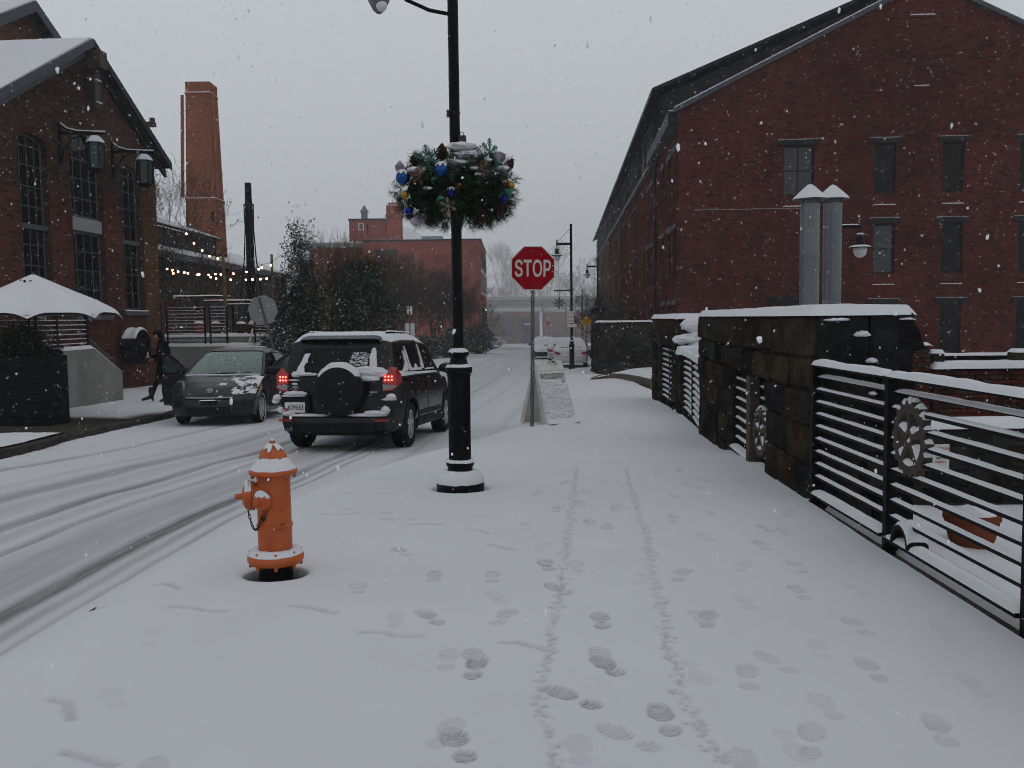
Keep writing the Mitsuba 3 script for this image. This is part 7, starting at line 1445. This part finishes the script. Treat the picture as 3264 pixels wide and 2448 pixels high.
add('box', hull([(-10.55, 37, .95), (-9.55, 37, .95), (-10.65, 36.9, 1.35), (-9.35, 36.9, 1.35), (-10.55, 37.8, .95), (-9.55, 37.8, .95), (-10.65, 37.9, 1.35), (-9.35, 37.9, 1.35)]), 'wood_brown', bt)
g = trimesh.creation.icosphere(4); g.vertices = g.vertices * [.62, .42, .42] * (.7 + .6 * meshkit.fbm(g.vertices * 2.2, 3)[:, None]) + [-10.0, 37.4, 1.32]; add('snow', g, 'snow', bt, smooth=True)
for i, (x, z, cl) in enumerate(((-12.9, 1.15, 'terracotta'), (-12.2, 1.12, 'wood_brown'), (-11.15, 1.1, 'wood_brown'))): k = thing('plant_pot', ['clay pot at the left of the terrace', 'brown pot in the middle of the terrace', 'brown pot at the right of the terrace'][i], 'plant pot'); add('body', lathe([(0, .90), (.16, .90), (.24, z + .2), (.21, z + .2), (0, z + .15)], 16, (x, 38.2, .08)), cl, k); add('snow', sph((x, 38.2, z + .28), .2, 2, (1, 1, .55)), 'snow', k, True)
po_ = thing('wooden_pole', 'weathered yellowish wooden pole carrying the string lights', 'pole'); diffuse('pole_wood', mikit.proc(rough_stone((.09, .06, .03), (.17, .12, .06), 5.0)))
add('pole', cyl((-11.70, 38, .9), (-11.74, 38, 4.5), .075, .06, 10), 'pole_wood', po_); add('cross_arm', tube([(-12.0, 38, 4.12), (-11.74, 38, 4.24), (-11.55, 38, 4.15)], .03, 6), 'iron', po_)
po_ = thing('wooden_pole', 'short wooden pole above the evergreen tree, far end of the string lights', 'pole'); add('pole', cyl((-12.83, 50, -1), (-12.83, 50, 5.06), .07, n=8), 'pole_wood', po_)
def string_light(label, pts, wire):
    k = thing('string_light', label, 'string lights', None); add('wire', tube(wire, .010, 4), 'iron', k)
    for i, p in enumerate(pts):
        b = add('bulb', sph(p, .042, 2, (1, 1, 1)), 'bulb', k, True); warm = ((5.5, 2.6, 1.0), (5.5, 2.0, 1.1))[i % 2]; scene[b]['emitter'] = {'type': 'area', 'radiance': rgb(*warm)}; add('socket', cyl((p[0], p[1], p[2] + .03), (p[0], p[1], p[2] + .11), .022, n=6), 'iron', b)
diffuse('bulb', (.5, .4, .3))
b1 = [(-13.2, 38, 5.08), (-12.9, 38, 4.69), (-12.58, 38, 4.39), (-12.28, 38, 4.16), (-11.95, 38, 4.06)]
string_light('string of glowing bulbs slanting down to the wooden pole', b1, [(-13.9, 38, 6.0)] + [(p[0], p[1], p[2] + .12) for p in b1] + [(-11.74, 38, 4.22)])
b2 = [(-14.04, 38, 3.66), (-13.79, 38, 3.48), (-13.19, 38, 3.48), (-12.8, 38, 3.41), (-12.26, 38, 3.31), (-12.05, 38, 3.25), (-11.45, 38, 3.19), (-10.83, 38, 3.18), (-10.56, 38, 3.19), (-10.24, 38, 3.20), (-9.98, 38, 3.22)]
string_light('lower string of glowing bulbs across the terrace', b2, [(-14.5, 38, 3.9)] + [(p[0], p[1], p[2] + .12) for p in b2] + [(-9.3, 38, 3.45)])
b3 = [(-14.18, 39, 3.66), (-13.95, 39, 3.60), (-13.69, 39, 3.56), (-13.07, 39, 3.48), (-12.67, 39, 3.46), (-12.39, 39, 3.48), (-12.16, 39, 3.46), (-11.63, 39, 3.49), (-11.09, 39, 3.55), (-10.57, 39, 3.66), (-10.44, 39, 3.73), (-10.05, 39, 3.82)]
string_light('upper string of glowing bulbs across the terrace', b3, [(-14.6, 39, 3.95)] + [(p[0], p[1], p[2] + .12) for p in b3] + [(-9.6, 39, 4.25)])
stb = thing('stone_building', 'dark stone building with a snowy roof behind the terrace', 'building')
mat('dark_rubble', tw({'type': 'diffuse', 'reflectance': mikit.proc(lambda p, n, uv: (lambda v: MX((.012, .011, .010), MX((.03, .028, .025), (.065, .058, .048), v[2]), SS(.02, .10, v[1] - v[0])))(mikit.voronoi((p.x * n.y * -1 + p.y * n.x) * 2.6, p.z * 4.2)))}))
add('side_wall', box(-25, -17.6, 44, 73, -2, 4.95), 'dark_rubble', stb); add('roof', fixbox(hull([(-17.3, y, z) for y in (43.7, 73.3) for z in (4.9, 5.05)] + [(-21.5, y, z) for y in (43.7, 73.3) for z in (6.5, 6.65)])), 'roof_dark', stb); add('snow', fixbox(hull([(-17.32, y, 5.06 + d) for y in (43.75, 73.2) for d in (0, .09)] + [(-21.5, y, 6.66 + d) for y in (43.75, 73.2) for d in (0, .09)])), 'snow', stb)
add('fascia', box(-17.34, -17.28, 43.7, 73.3, 4.72, 5.03), 'grey_trim', stb)
add('end_wall', box(-25, -17.62, 43.9, 44.0, -2, 4.9), 'dark_rubble', stb)
diffuse('door_red', (.06, .016, .017)); add('door', box(-17.6, -17.55, 46, 48.2, -1, 2.6), 'door_red', stb); add('door', box(-17.6, -17.55, 50.5, 53, -1, 2.5), 'door_red', stb); add('window', box(-17.6, -17.55, 55.5, 57.5, .8, 2.4), 'glass_dark', stb); add('lintel', box(-17.6, -17.5, 59, 61, 2.6, 2.75), 'grey_trim', stb)
up_ = thing('upper_shed', 'grey timber clad upper shed with a snowy eave behind the stone building', 'building')
diffuse('grey_boards', mikit.proc(lambda p, n, uv: mi.Color3f(.055, .055, .058) * (.6 + .6 * mikit.cell_rand(dr.floor(p.y * 4.5), 3)) * (.8 + .4 * FB(p.y * 9, p.z * .7, 0, 3))))
add('wall', box(-26, -18.3, 43, 58, 4, 6.5), 'grey_boards', up_); add('roof', fixbox(hull([(-18.0, y, z) for y in (42.8, 58.2) for z in (6.45, 6.6)] + [(-23, y, z) for y in (42.8, 58.2) for z in (8.2, 8.35)])), 'roof_dark', up_); add('snow', fixbox(hull([(-18.05, y, 6.6 + d) for y in (42.8, 58.1) for d in (0, .07)] + [(-23, y, 8.35 + d) for y in (42.8, 58.1) for d in (0, .07)])), 'snow', up_)
for y in np.arange(44, 58, 1.7): add('post', box(-18.32, -18.24, y, y + .12, 4.9, 6.45), 'iron', up_)
cm = thing('brick_chimney', 'tall tapering square brick factory chimney', 'chimney')
def taper(x0, y0, w0, z0, w1, z1, cx=-19.80, cy=60.80): return hull([(cx + a * w / 2, cy + b * w / 2, z) for w, z in ((w0, z0), (w1, z1)) for a in (-1, 1) for b in (-1, 1)])
add('shaft', taper(0, 0, 2.35, -2, 1.88, 9.35), 'brick_orange', cm); add('shaft', taper(0, 0, 1.84, 9.35, 1.56, 16.0), 'brick_orange', cm); add('ledge', taper(0, 0, 1.96, 9.25, 1.96, 9.38), 'brick_orange', cm); add('snow', taper(0, 0, 1.97, 9.38, 1.90, 9.43), 'snow', cm)
add('cap_band', taper(0, 0, 1.64, 15.98, 1.64, 16.06), 'brick_orange', cm); add('snow', taper(0, 0, 1.65, 16.06, 1.58, 16.11), 'snow', cm); add('crown', taper(0, 0, 1.54, 16.1, 1.56, 16.72), 'brick_orange', cm); add('snow', taper(0, 0, 1.57, 16.72, 1.5, 16.78), 'snow', cm)
for s in (-1, 1):
    for a in (-.62, .62): add('pilaster', hull([(-19.80 + a * w + d, 60.80 - w / 2 - .03 + e, z) for w, z in ((1.84, 9.45), (1.58, 15.9)) for d in (-.10, .10) for e in (0, .05)]), 'brick_orange', cm) if s == 1 else None
add('slit_window', box(-19.03, -18.98, 59.92 - .0, 60.2, 8.0, 8.6), 'glass_dark', cm); add('slit_window', box(-19.15, -18.95, 59.82, 59.87, 7.9, 8.5), 'glass_dark', cm)
sk2 = thing('iron_stack', 'dark iron smokestack with stay rods behind the terrace', 'smokestack')
add('pipe', lathe([(0, 8.12), (.155, 8.12), (.165, 7.1), (.20, 6.6), (.185, 5.6), (.20, 4), (.24, 2), (.25, -1)], 18, (-12.58, 45, 0)), 'iron', sk2, smooth=40)
add('collar', lathe([(.16, 7.0), (.25, 7.06), (.25, 7.12), (.16, 7.12)], 18, (-12.58, 45, 0)), 'rusty_iron', sk2)
for a in np.arange(8) * math.pi / 4: add('stay_rod', tube([(-12.58 + .24 * math.cos(a), 45 + .24 * math.sin(a), 7.08), (-12.58 + .215 * math.cos(a), 45 + .215 * math.sin(a), 6.0), (-12.58 + .30 * math.cos(a), 45 + .3 * math.sin(a), 4.5), (-12.58 + .75 * math.cos(a), 45 + .75 * math.sin(a), 1.0), (-12.58 + .95 * math.cos(a), 45 + .95 * math.sin(a), -1)], .018, 5), 'iron', sk2)

# ---------------------------------------------------------------- the red building at mid distance, and what closes the street
rb = thing('red_building', 'flat topped red brick building with rooftop blocks down the street', 'building')
Y0 = 100.0
add('front_wall', box(-15.8, -3.2, Y0, 121, -3, 9.85), 'brick_red', rb)
add('parapet', box(-15.85, -3.12, Y0 - .08, 121.1, 9.85, 10.02), 'dark_trim', rb); add('snow', slab_snow(-15.8, -3.15, Y0 - .05, 121, 10.02, .05), 'snow', rb, smooth=True)
def rwin(x0, x1, z0, z1, nx, y=Y0): k = add('window', cat([box(x0, x1, y - .06, y - .01, z0, z0 + .07), box(x0, x1, y - .06, y - .01, z1 - .07, z1)] + [box(x0 + (x1 - x0) * i / nx - .05, x0 + (x1 - x0) * i / nx + .05, y - .055, y - .012, z0, z1) for i in range(nx + 1)] + [box(x0, x1, y - .05, y - .014, (z0 + z1) / 2 - .04, (z0 + z1) / 2 + .04)]), 'dark_trim', rb); add('pane', box(x0, x1, y - .03, y + .02, z0, z1), 'glass_grey', k)
rwin(-14.4, -12.25, 7.25, 8.95, 2); rwin(-9.5, -7.4, 3.4, 5.1, 2); rwin(-14.4, -12.3, 3.4, 5.1, 2)
for i in range(6):
    y = 101.5 + i * 3.1
    for z0, z1 in ((7.2, 8.9), (-.2, 2.6)): k = add('window', cat([box(-3.24, -3.12, y, y + 1.9, z0, z0 + .1), box(-3.24, -3.12, y, y + .12, z0, z1), box(-3.24, -3.12, y + 1.78, y + 1.9, z0, z1)]), 'dark_trim', rb); add('pane', box(-3.22, -3.17, y, y + 1.9, z0, z1), 'glass_grey', k)
add('stripe', box(-3.2, -3.08, Y0 + .1, 121, 6.45, 6.80), 'sign_white', rb); add('panel_band', box(-3.2, -3.10, Y0 + .1, 121, 4.75, 6.15), 'sign_back', rb); add('stripe', box(-3.2, -3.08, Y0 + .1, 121, 4.1, 4.4), 'sign_white', rb); add('plinth', box(-15.8, -3.12, Y0 - .04, 121, -3, -.6), 'kerbstone', rb)
add('downpipe', box(-10.2, -10.1, Y0 - .1, Y0, 0, 8.6), 'sign_back', rb)
add('left_wing', box(-21.7, -15.8, Y0 + .5, 118, -3, 9.7), 'brick_red', rb); add('cornice', box(-22.6, -15.8, Y0 - .2, 118, 9.25, 9.75), 'pale_green', rb); add('snow', slab_snow(-22.6, -15.8, Y0 - .2, 118, 9.75, .10), 'snow', rb, smooth=True); diffuse('pale_green', (.20, .25, .23))
k = add('penthouse', box(-17.95, -13.9, 104, 109, 9.8, 12.55), 'brick_red', rb); add('cap', box(-18.05, -13.85, 103.9, 109.1, 12.55, 12.72), 'dark_trim', k); add('window', box(-16.9, -16.3, 103.95, 104.0, 11.45, 12.2), 'sign_white', k); add('window', box(-16.8, -16.4, 103.92, 103.96, 11.52, 12.12), 'glass_grey', k); add('drain', box(-15.95, -15.85, 103.92, 104, 9.9, 12.1), 'dark_trim', k)
k = add('chimney_stack', box(-13.3, -11.9, 102, 103.4, 9.8, 14.2), 'brick_red', rb); add('cap', box(-13.5, -11.8, 101.9, 103.6, 12.6, 13.9), 'brick_red', k); add('snow', box(-13.5, -11.8, 101.9, 103.6, 13.9, 13.97), 'snow', k)
add('roof_unit', box(-9.9, -7.6, 104, 106, 9.9, 10.7), 'pale_green', rb); add('roof_unit', box(-6.8, -4.9, 104, 106, 9.9, 10.3), 'galv_dark', rb)
hall2 = thing('hipped_roof_hall', 'large snowy hipped roof with a green copper cupola behind the red building', 'building')
add('roof', fixbox(hull([(-28, 122, 9), (-6, 122, 9), (-28, 145, 9), (-6, 145, 9), (-18.5, 133, 14.6), (-14.5, 133, 14.6)])), 'snow', hall2); add('wall', box(-27.5, -6.5, 122.3, 144.5, -3, 9), 'brick_red', hall2)
k = add('cupola', lathe([(0, 15.6), (1.0, 15.6), (1.0, 15.4), (.95, 15.3), (.95, 13.0)][::-1], 12, (-15.8, 126, 0)), 'galv_dark', hall2); diffuse('copper_green', (.13, .24, .18))
add('dome', lathe([(1.08, 15.3), (1.05, 15.55), (.82, 15.75), (.78, 16.1), (.6, 16.55), (.25, 16.85), (.06, 16.95), (.04, 17.5), (0, 17.55)], 16, (-15.8, 126, 0)), 'copper_green', k, smooth=True)
wt_ = thing('roof_tank', 'small conical roofed water tank on legs above the red building', 'water tank'); add('tank', cyl((-18.4, 118, 14.0), (-18.4, 118, 15.1), .42, n=14), 'galv_dark', wt_); add('roof', lathe([(.62, 15.05), (.30, 15.45), (.28, 15.5), (.0, 15.95)], 14, (-18.4, 118, 0)), 'galv_dark', wt_)
for a in (-.35, .35):
    for b in (-.35, .35): add('leg', cyl((-18.4 + a * 1.3, 118 + b * 1.3, 10), (-18.4 + a, 118 + b, 14.0), .05, n=6), 'galv_dark', wt_)

via = thing('railway_viaduct', 'pale concrete railway viaduct crossing the end of the street', 'viaduct')
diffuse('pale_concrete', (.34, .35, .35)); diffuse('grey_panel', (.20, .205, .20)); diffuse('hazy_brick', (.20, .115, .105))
add('deck', box(-20, 40, 170, 178, 2.9, 3.7), 'pale_concrete', via); add('parapet', box(-20, 40, 169.8, 170.1, 4.75, 5.35), 'pale_concrete', via); add('panel', box(-20, 40, 169.95, 170.2, 3.6, 4.75), 'grey_panel', via); add('ledge', box(-20, 40, 169.4, 170.2, 2.55, 2.95), 'pale_concrete', via); add('snow', slab_snow(-20, 40, 169.4, 169.95, 2.95, .15), 'snow', via, smooth=True)
for x in (-18, -10, -3, 5, 13, 21, 30): add('joint', box(x, x + .15, 169.9, 169.97, 3.6, 4.75), 'pale_concrete', via)
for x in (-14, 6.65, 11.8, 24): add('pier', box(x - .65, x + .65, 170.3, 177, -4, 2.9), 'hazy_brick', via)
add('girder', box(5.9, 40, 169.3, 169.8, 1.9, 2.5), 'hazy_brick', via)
for x in np.arange(6.2, 16, 2.2): add('guard_post', box(x, x + .08, 169.3, 169.4, 2.5, 3.6), 'galv_dark', via)
add('guard_rail', box(6.2, 15.2, 169.32, 169.38, 3.5, 3.58), 'galv_dark', via)
fbd = thing('distant_brick_building', 'pinkish brick building with tall windows under the viaduct', 'building')
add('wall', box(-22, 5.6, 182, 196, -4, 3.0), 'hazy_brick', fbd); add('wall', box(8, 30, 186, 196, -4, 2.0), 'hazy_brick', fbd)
for x in (-9, -5.5, -2, 1.2):
    k = add('window', cat([box(x - .05, x, 181.9, 182, -2.3, 1.6), box(x + 2.3, x + 2.35, 181.9, 182, -2.3, 1.6)] + [box(x, x + 2.3, 181.9, 182, z, z + .06) for z in (-2.3, -1.0, .3, 1.55)] + [box(x + i * .575, x + i * .575 + .05, 181.9, 182, -2.3, 1.6) for i in (1, 2, 3)]), 'sign_back', fbd); add('pane', box(x, x + 2.3, 181.96, 182.05, -2.3, 1.6), 'glass_grey', k)
dm = thing('skip', 'dark blue snow topped skip at the far end of the street', 'skip'); diffuse('skip_blue', (.05, .06, .085)); add('body', hull([(2.3, 160, -2.9), (3.9, 160, -2.9), (2.25, 159.8, .3), (3.95, 159.8, .3), (2.3, 162, -2.9), (3.9, 162, -2.9), (2.25, 162.2, .3), (3.95, 162.2, .3)]), 'skip_blue', dm); add('snow', slab_snow(2.25, 3.95, 159.8, 162.2, .3, .12), 'snow', dm, smooth=True)
for i, (x, zt_) in enumerate(((5.3, 4.2), (9.2, 3.6))): k = thing('distant_pole', ['thin lamp pole at the street end, left of the yellow signs', 'thin pole under the viaduct, right one'][i], 'pole'); add('pole', cyl((x, 155, -3), (x, 155, zt_), .09, n=8), 'galv_dark', k); add('arm', box(x - .9, x, 154.95, 155.05, zt_ - .7, zt_ - .6), 'galv_dark', k)
def hill():
    x = np.linspace(-160, 200, 70); y = np.linspace(195, 520, 50); X, Y = np.meshgrid(x, y); Z = -4.5 + 17 * sst(200, 330, Y) + 9 * (fb(X, Y, .012, 3, 3) - .5) * sst(200, 260, Y) + .02 * (X - 20) * sst(200, 260, Y) * 0
    i, j = np.meshgrid(np.arange(49), np.arange(69), indexing='ij'); q = np.stack([i * 70 + j, i * 70 + j + 1, (i + 1) * 70 + j + 1, (i + 1) * 70 + j], -1).reshape(-1, 4); return tm(np.stack([X.ravel(), Y.ravel(), Z.ravel()], -1), np.vstack([q[:, [0, 1, 2]], q[:, [0, 2, 3]]]))
struct('hills', hill(), 'snow', smooth=True, label='snowy hillside beyond the viaduct', cat='hill')

# ---------------------------------------------------------------- trees and shrubs
diffuse('twig', mikit.proc(lambda p, n, uv: MX((.030, .022, .018), (.065, .048, .040), N(p.x * 3, p.y * 3, p.z * 3)))); diffuse('twig_pale', (.085, .062, .05)); diffuse('twig_red', (.075, .038, .028))
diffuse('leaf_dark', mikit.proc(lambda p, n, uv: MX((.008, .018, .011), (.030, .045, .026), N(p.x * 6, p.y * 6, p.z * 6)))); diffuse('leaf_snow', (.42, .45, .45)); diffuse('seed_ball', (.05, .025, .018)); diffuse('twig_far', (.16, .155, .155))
def branch(p, d, L, r0, depth, R, out, spread=.5, up=.15, n=3, minr=.004):
    """polyline segments (a, b, ra, rb), growing upwards and splitting."""
    d = np.asarray(d, float); d /= np.linalg.norm(d); seg = 3; q = np.asarray(p, float); rr = r0
    for s in range(seg):
        d = d + R.normal(0, .10, 3) + [0, 0, up * .25]; d /= np.linalg.norm(d); e = q + d * L / seg; r1 = rr * .86; out.append((q, e, rr, r1)); q, rr = e, r1
        if depth > 0 and s > 0:
            for _ in range(1 if s < seg - 1 else n):
                nd = d + R.normal(0, spread, 3) + [0, 0, up]; branch(q, nd, L * R.uniform(.55, .85), max(rr * .68, minr), depth - 1, R, out, spread, up, n, minr)
def sticks(out, sides=3):
    A = np.array([o[0] for o in out]); B = np.array([o[1] for o in out]); ra = np.array([o[2] for o in out]); rb = np.array([o[3] for o in out]); d = B - A; d /= np.linalg.norm(d, axis=1, keepdims=True) + 1e-12
    a = np.cross(d, np.where(np.abs(d[:, 2:]) < .9, [0, 0, 1.0], [1.0, 0, 0])); a /= np.linalg.norm(a, axis=1, keepdims=True); b = np.cross(d, a); t = np.arange(sides) * 2 * np.pi / sides; c = np.cos(t)[None, :, None] * a[:, None] + np.sin(t)[None, :, None] * b[:, None]
    v = np.concatenate([A[:, None] + c * ra[:, None, None], B[:, None] + c * rb[:, None, None]], 1).reshape(-1, 3); n = len(out); k = np.arange(sides); k2 = (k + 1) % sides; base = (np.arange(n) * 2 * sides)[:, None]
    f = np.concatenate([np.stack([base + k, base + k2, base + sides + k2], -1), np.stack([base + k, base + sides + k2, base + sides + k], -1)], 1).reshape(-1, 3); return tm(v, f)
def bare_tree(label, pos, H, r0, seed, mt='twig', depth=4, spread=.45, up=.25, name='bare_tree', stems=1, n=3, balls=0, minr=.005, lean=0, snow=False, group=None):
    k = thing(name, label, 'tree' if name == 'bare_tree' else 'shrub', group); R = np.random.default_rng(seed); big, small = [], []; out = []
    for s in range(stems):
        a = R.uniform(0, 6.28); d0 = np.array([math.cos(a) * (.35 if stems > 1 else .03) + lean, math.sin(a) * (.35 if stems > 1 else .03), 1.0]); branch(np.array(pos) + [.1 * math.cos(a) * (stems > 1), .1 * math.sin(a) * (stems > 1), 0], d0, H * (.42 if stems == 1 else .27), r0, depth, R, out, spread, up, n, minr)
    th = r0 * .5; big = [o for o in out if o[2] > th]; small = [o for o in out if o[2] <= th]
    add('trunk', sticks(big, 7), 'bark', k, smooth=True, kind='stuff'); add('crown', sticks(small, 3), mt, k, kind='stuff')
    if balls:
        ends = [o[1] for o in small]; P = [ends[R.integers(len(ends))] for _ in range(balls)]; m = cat([sph(p, R.uniform(.03, .05), 1) for p in P]); add('seed_balls', m, 'seed_ball', k, kind='stuff')
    if snow:
        s = [(o[0] + [0, 0, o[2] * .8], o[1] + [0, 0, o[3] * .8], o[2] * .7, o[3] * .7) for o in out if abs((o[1] - o[0])[2]) < .75 * np.linalg.norm(o[1] - o[0])]
        if s: add('snow', sticks(s, 3), 'leaf_snow', k, kind='stuff')
    return k
def crown_points(c, rad, n, R, shape='cone', clump=26):
    """points spread through a crown in leaf clumps of uneven size, gaps between them."""
    C = []
    while len(C) < clump * 8:
        u = R.uniform(-1, 1, 3); h = (u[2] + 1) / 2; lim = {'cone': (1 - h) ** .75 * .95 + .06, 'round': math.sqrt(max(0, 1 - (2 * h - 1) ** 2))}[shape]
        q = np.hypot(u[0], u[1])
        if q < lim and q > lim * .35: C.append(u)
    C = np.array(C); idx = R.integers(len(C), size=n); s = R.uniform(.04, .20, len(C))[idx]; p = C[idx] + R.normal(0, 1, (n, 3)) * s[:, None] * [1, 1, .7]
    return p * rad + c
def evergreen(label, base, H, R_, seed, shape='cone', n=26000, size=.045, snow=.10, clump=30):
    k = thing('evergreen_tree', label, 'tree'); R = np.random.default_rng(seed); c = np.array(base) + [0, 0, H / 2]; rad = np.array([R_, R_, H / 2])
    P = crown_points(c, rad, n, R, shape, clump); add('crown', leaf_cloud(P, size, R), 'leaf_dark', k, kind='stuff')
    q = P[R.random(n) < snow]; q = q[(np.hypot(q[:, 0] - base[0], q[:, 1] - base[1]) > R_ * .2)] + [0, 0, size * .5]; add('snow', leaf_cloud(q, size * .85, R), 'leaf_snow', k, kind='stuff')
    add('trunk', cyl(base, np.array(base) + [0, 0, H * .8], .09, .03, 8), 'bark', k)
    g = trimesh.creation.icosphere(3); g.vertices = g.vertices * rad * [.42, .42, .62] * (.8 + .4 * meshkit.fbm(g.vertices * 2.5, 2)[:, None]) + c - [0, 0, H * .16]; add('inner_foliage', g, 'hedge_leaf', k)
    return k
evergreen('dense dark evergreen tree flecked with snow, left of the street behind the hatchback', (-7.85, 34.8, -1.0), 6.2, 1.40, 5, 'cone', 36000, .05, .09)
evergreen('broad dark evergreen beside it, half bare and brownish at the top', (-5.75, 35.6, -1.0), 4.9, 1.30, 6, 'round', 26000, .05, .06)
evergreen('low snowy evergreen shrub at the foot of the two evergreens', (-8.35, 33.4, -1.0), 2.2, .8, 7, 'round', 8000, .05, .38)
bare_tree('brown bare shrub rising through the broad evergreen', (-6.0, 36.6, -1), 6.6, .035, 12, 'twig_red', 4, .34, .5, 'bare_shrub', 9, 3, minr=.006)
bare_tree('thin upright bare shrub behind the pointed evergreen', (-7.6, 42.5, -1), 8.8, .04, 13, 'twig_pale', 3, .24, .6, 'bare_shrub', 14, 3, minr=.006)
bare_tree('bare tree with seed balls behind the foundry corner', (-18.7, 52, -1), 10.0, .20, 14, 'twig', 5, .40, .22, 'bare_tree', 1, 3, 160, .009, .0)
bare_tree('second bare tree behind the foundry, nearer the chimney', (-16.6, 47, -1), 5.6, .12, 15, 'twig', 5, .42, .25, 'bare_tree', 1, 3, 70, .007, -.03)
for i, (x, y, h, s, lab) in enumerate(((-9.6, 78, 10.5, 21, 'wide bare brown tree in front of the red building, left one'), (-6.6, 82, 9.6, 22, 'wide bare brown tree in front of the red building, middle one'), (-4.5, 76, 7.0, 23, 'bare brown tree in front of the red building, right one'), (-12.2, 72, 9.5, 24, 'bare brown tree beside the broad evergreen'), (-8.0, 70, 7.0, 25, 'lower bare brown thicket in front of the red building'))):
    bare_tree(lab, (x, y, -1.5), h, .09, s, 'twig_red' if i % 2 else 'twig', 5, .46, .26, 'bare_tree', 5, 3, minr=.009)
for i, (x, y, h, rr, lab) in enumerate(((-4.4, 71, 2.6, 1.2, 'snowy conifer shrub left of the lamp post'), (-2.9, 83, 2.9, 1.3, 'snowy conifer shrub just right of the first one, by the low wall'), (-6.4, 68, 2.0, 1.0, 'small snowy conifer shrub beside the white sign plates'))):
    evergreen(lab, (x, y, -1.8), h, rr, 30 + i, 'round', 7000, .08, .28)
for i, (x, y, h) in enumerate(((6.6, 66, 5.6), (7.6, 74, 6.0), (6.3, 57, 4.4))): bare_tree(['bare brown tree against the mill side wall, nearer one', 'bare brown tree against the mill side wall, farther one', 'low bare shrub against the mill side wall'][i], (x, y, -1.2), h, .07, 40 + i, 'twig', 4, .5, .2, 'bare_tree', 6, 3, minr=.008)
# low garden walls on the left, beyond the second kerb
lw2 = thing('garden_wall', 'low snow topped stone garden wall on the left, far down the street', 'stone wall')
for a, b in (((-7.6, 72), (-5.4, 84)), ((-5.4, 84.4), (-3.6, 96))):
    a, b = np.array(a), np.array(b); m = hull([(p[0] + o, p[1], z) for p in (a, b) for o in (-.4, 0) for z in (-2.4, -.55 - .012 * (p[1] - 72))]); add('wall', m, 'dark_rubble', lw2); add('snow', hull([(p[0] + o, p[1], z - .012 * (p[1] - 72)) for p in (a, b) for o in (-.45, .05) for z in (-.55, -.45)]), 'snow', lw2)
add('pier', box(-5.75, -5.2, 83.8, 84.5, -2.4, -.25), 'kerbstone', lw2)
# the far wood on the hillside
R = np.random.default_rng(77); out = []
protos = []
for s in range(4):
    o = []; branch(np.zeros(3), (0, 0, 1), 4.6, .16, 3, np.random.default_rng(200 + s), o, .45, .3, 4, .03); protos.append(sticks(o, 3))
ms = []
for i in range(210):
    x, y = R.uniform(-60, 90), R.uniform(205, 330); z = -4.5 + 17 * float(sst(200, 330, np.array([y]))[0]); s = R.uniform(.8, 1.35); m = protos[i % 4].copy(); m.apply_scale(s); m.apply_transform(rotz(R.uniform(0, 6.28), (x, y, z - .5))); ms.append(m)
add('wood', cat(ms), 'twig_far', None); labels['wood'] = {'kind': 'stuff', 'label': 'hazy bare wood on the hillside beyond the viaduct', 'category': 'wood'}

# ---------------------------------------------------------------- falling snow
R = np.random.default_rng(99); base = trimesh.creation.icosahedron(); V, Fc = [], []
def flakes(n, y0, y1, rmin, rmax, stretch=1.6):
    u = R.random(n); y = (y0 ** 3 + u * (y1 ** 3 - y0 ** 3)) ** (1 / 3); x = y * R.uniform(-.62, .62, n); z = 1.5 + y * R.uniform(-.5, .47, n); g = np.array([float(q) for q in GZ(y)]); ok = z > g + .05; x, y, z = x[ok], y[ok], z[ok]; n = len(x)
    r = R.uniform(rmin, rmax, n); b = np.asarray(base.vertices); v = b[None] * r[:, None, None] * (1 + .5 * R.normal(0, 1, (n, 12, 1)) * .5); v = v * np.stack([np.ones(n), np.ones(n), R.uniform(1.0, stretch, n)], -1)[:, None]; v = v + np.stack([x, y, z], -1)[:, None]
    f = np.asarray(base.faces)[None] + (np.arange(n) * 12)[:, None, None]; return v.reshape(-1, 3), f.reshape(-1, 3)
o = 0
for a in ((70, 1.3, 3.0, .0025, .0045, 2.6), (3200, 2.5, 9, .0020, .0042), (9000, 9, 22, .003, .0065), (11000, 20, 50, .005, .0105)):
    v, f = flakes(*a); V.append(v); Fc.append(f + o); o += len(v)
add('snowfall', tm(np.vstack(V), np.vstack(Fc)), 'flake', None); labels['snowfall'] = {'kind': 'stuff', 'label': 'snowflakes falling through the air', 'category': 'snowfall'}
diffuse('flake', (.80, .81, .83))

# ---------------------------------------------------------------- haze
scene['haze'] = {'type': 'cube', 'to_world': T().translate([0, 250, 30]).scale([420, 420, 38]), 'bsdf': {'type': 'null'}, 'interior': {'type': 'ref', 'id': 'air'}}
labels['haze'] = {'kind': 'stuff', 'label': 'thin snowy haze filling the air over the street', 'category': 'haze'}

GROUPS = {'parked_car': 'cars on the street', 'street_lamp': 'black lamp posts along the street', 'bare_tree': 'bare winter trees', 'bare_shrub': 'bare winter shrubs', 'evergreen_tree': 'dark evergreens flecked with snow', 'string_light': 'strings of glowing bulbs', 'railing': 'black railings with snowy bars',
          'stone_parapet': 'stone parapets along the pavement', 'plant_pot': 'plant pots', 'patio_canopy': 'flat canopies on the terrace', 'wooden_pole': 'wooden poles', 'flue_pipe': 'galvanised flue pipes', 'wall_lantern': 'lanterns on the foundry wall', 'stop_sign': 'octagonal stop signs',
          'fire_hydrant': 'orange fire hydrants', 'wreath': 'wreaths on lamp posts', 'distant_pole': 'thin poles at the end of the street', 'handrail': 'handrails'}
for k_ in list(labels):
    b_ = k_[:-4] if k_[-4:-3] == '_' and k_[-3:].isdigit() else k_
    if '__' not in k_ and b_ in GROUPS and 'label' in labels[k_]: labels[k_].setdefault('group', GROUPS[b_])
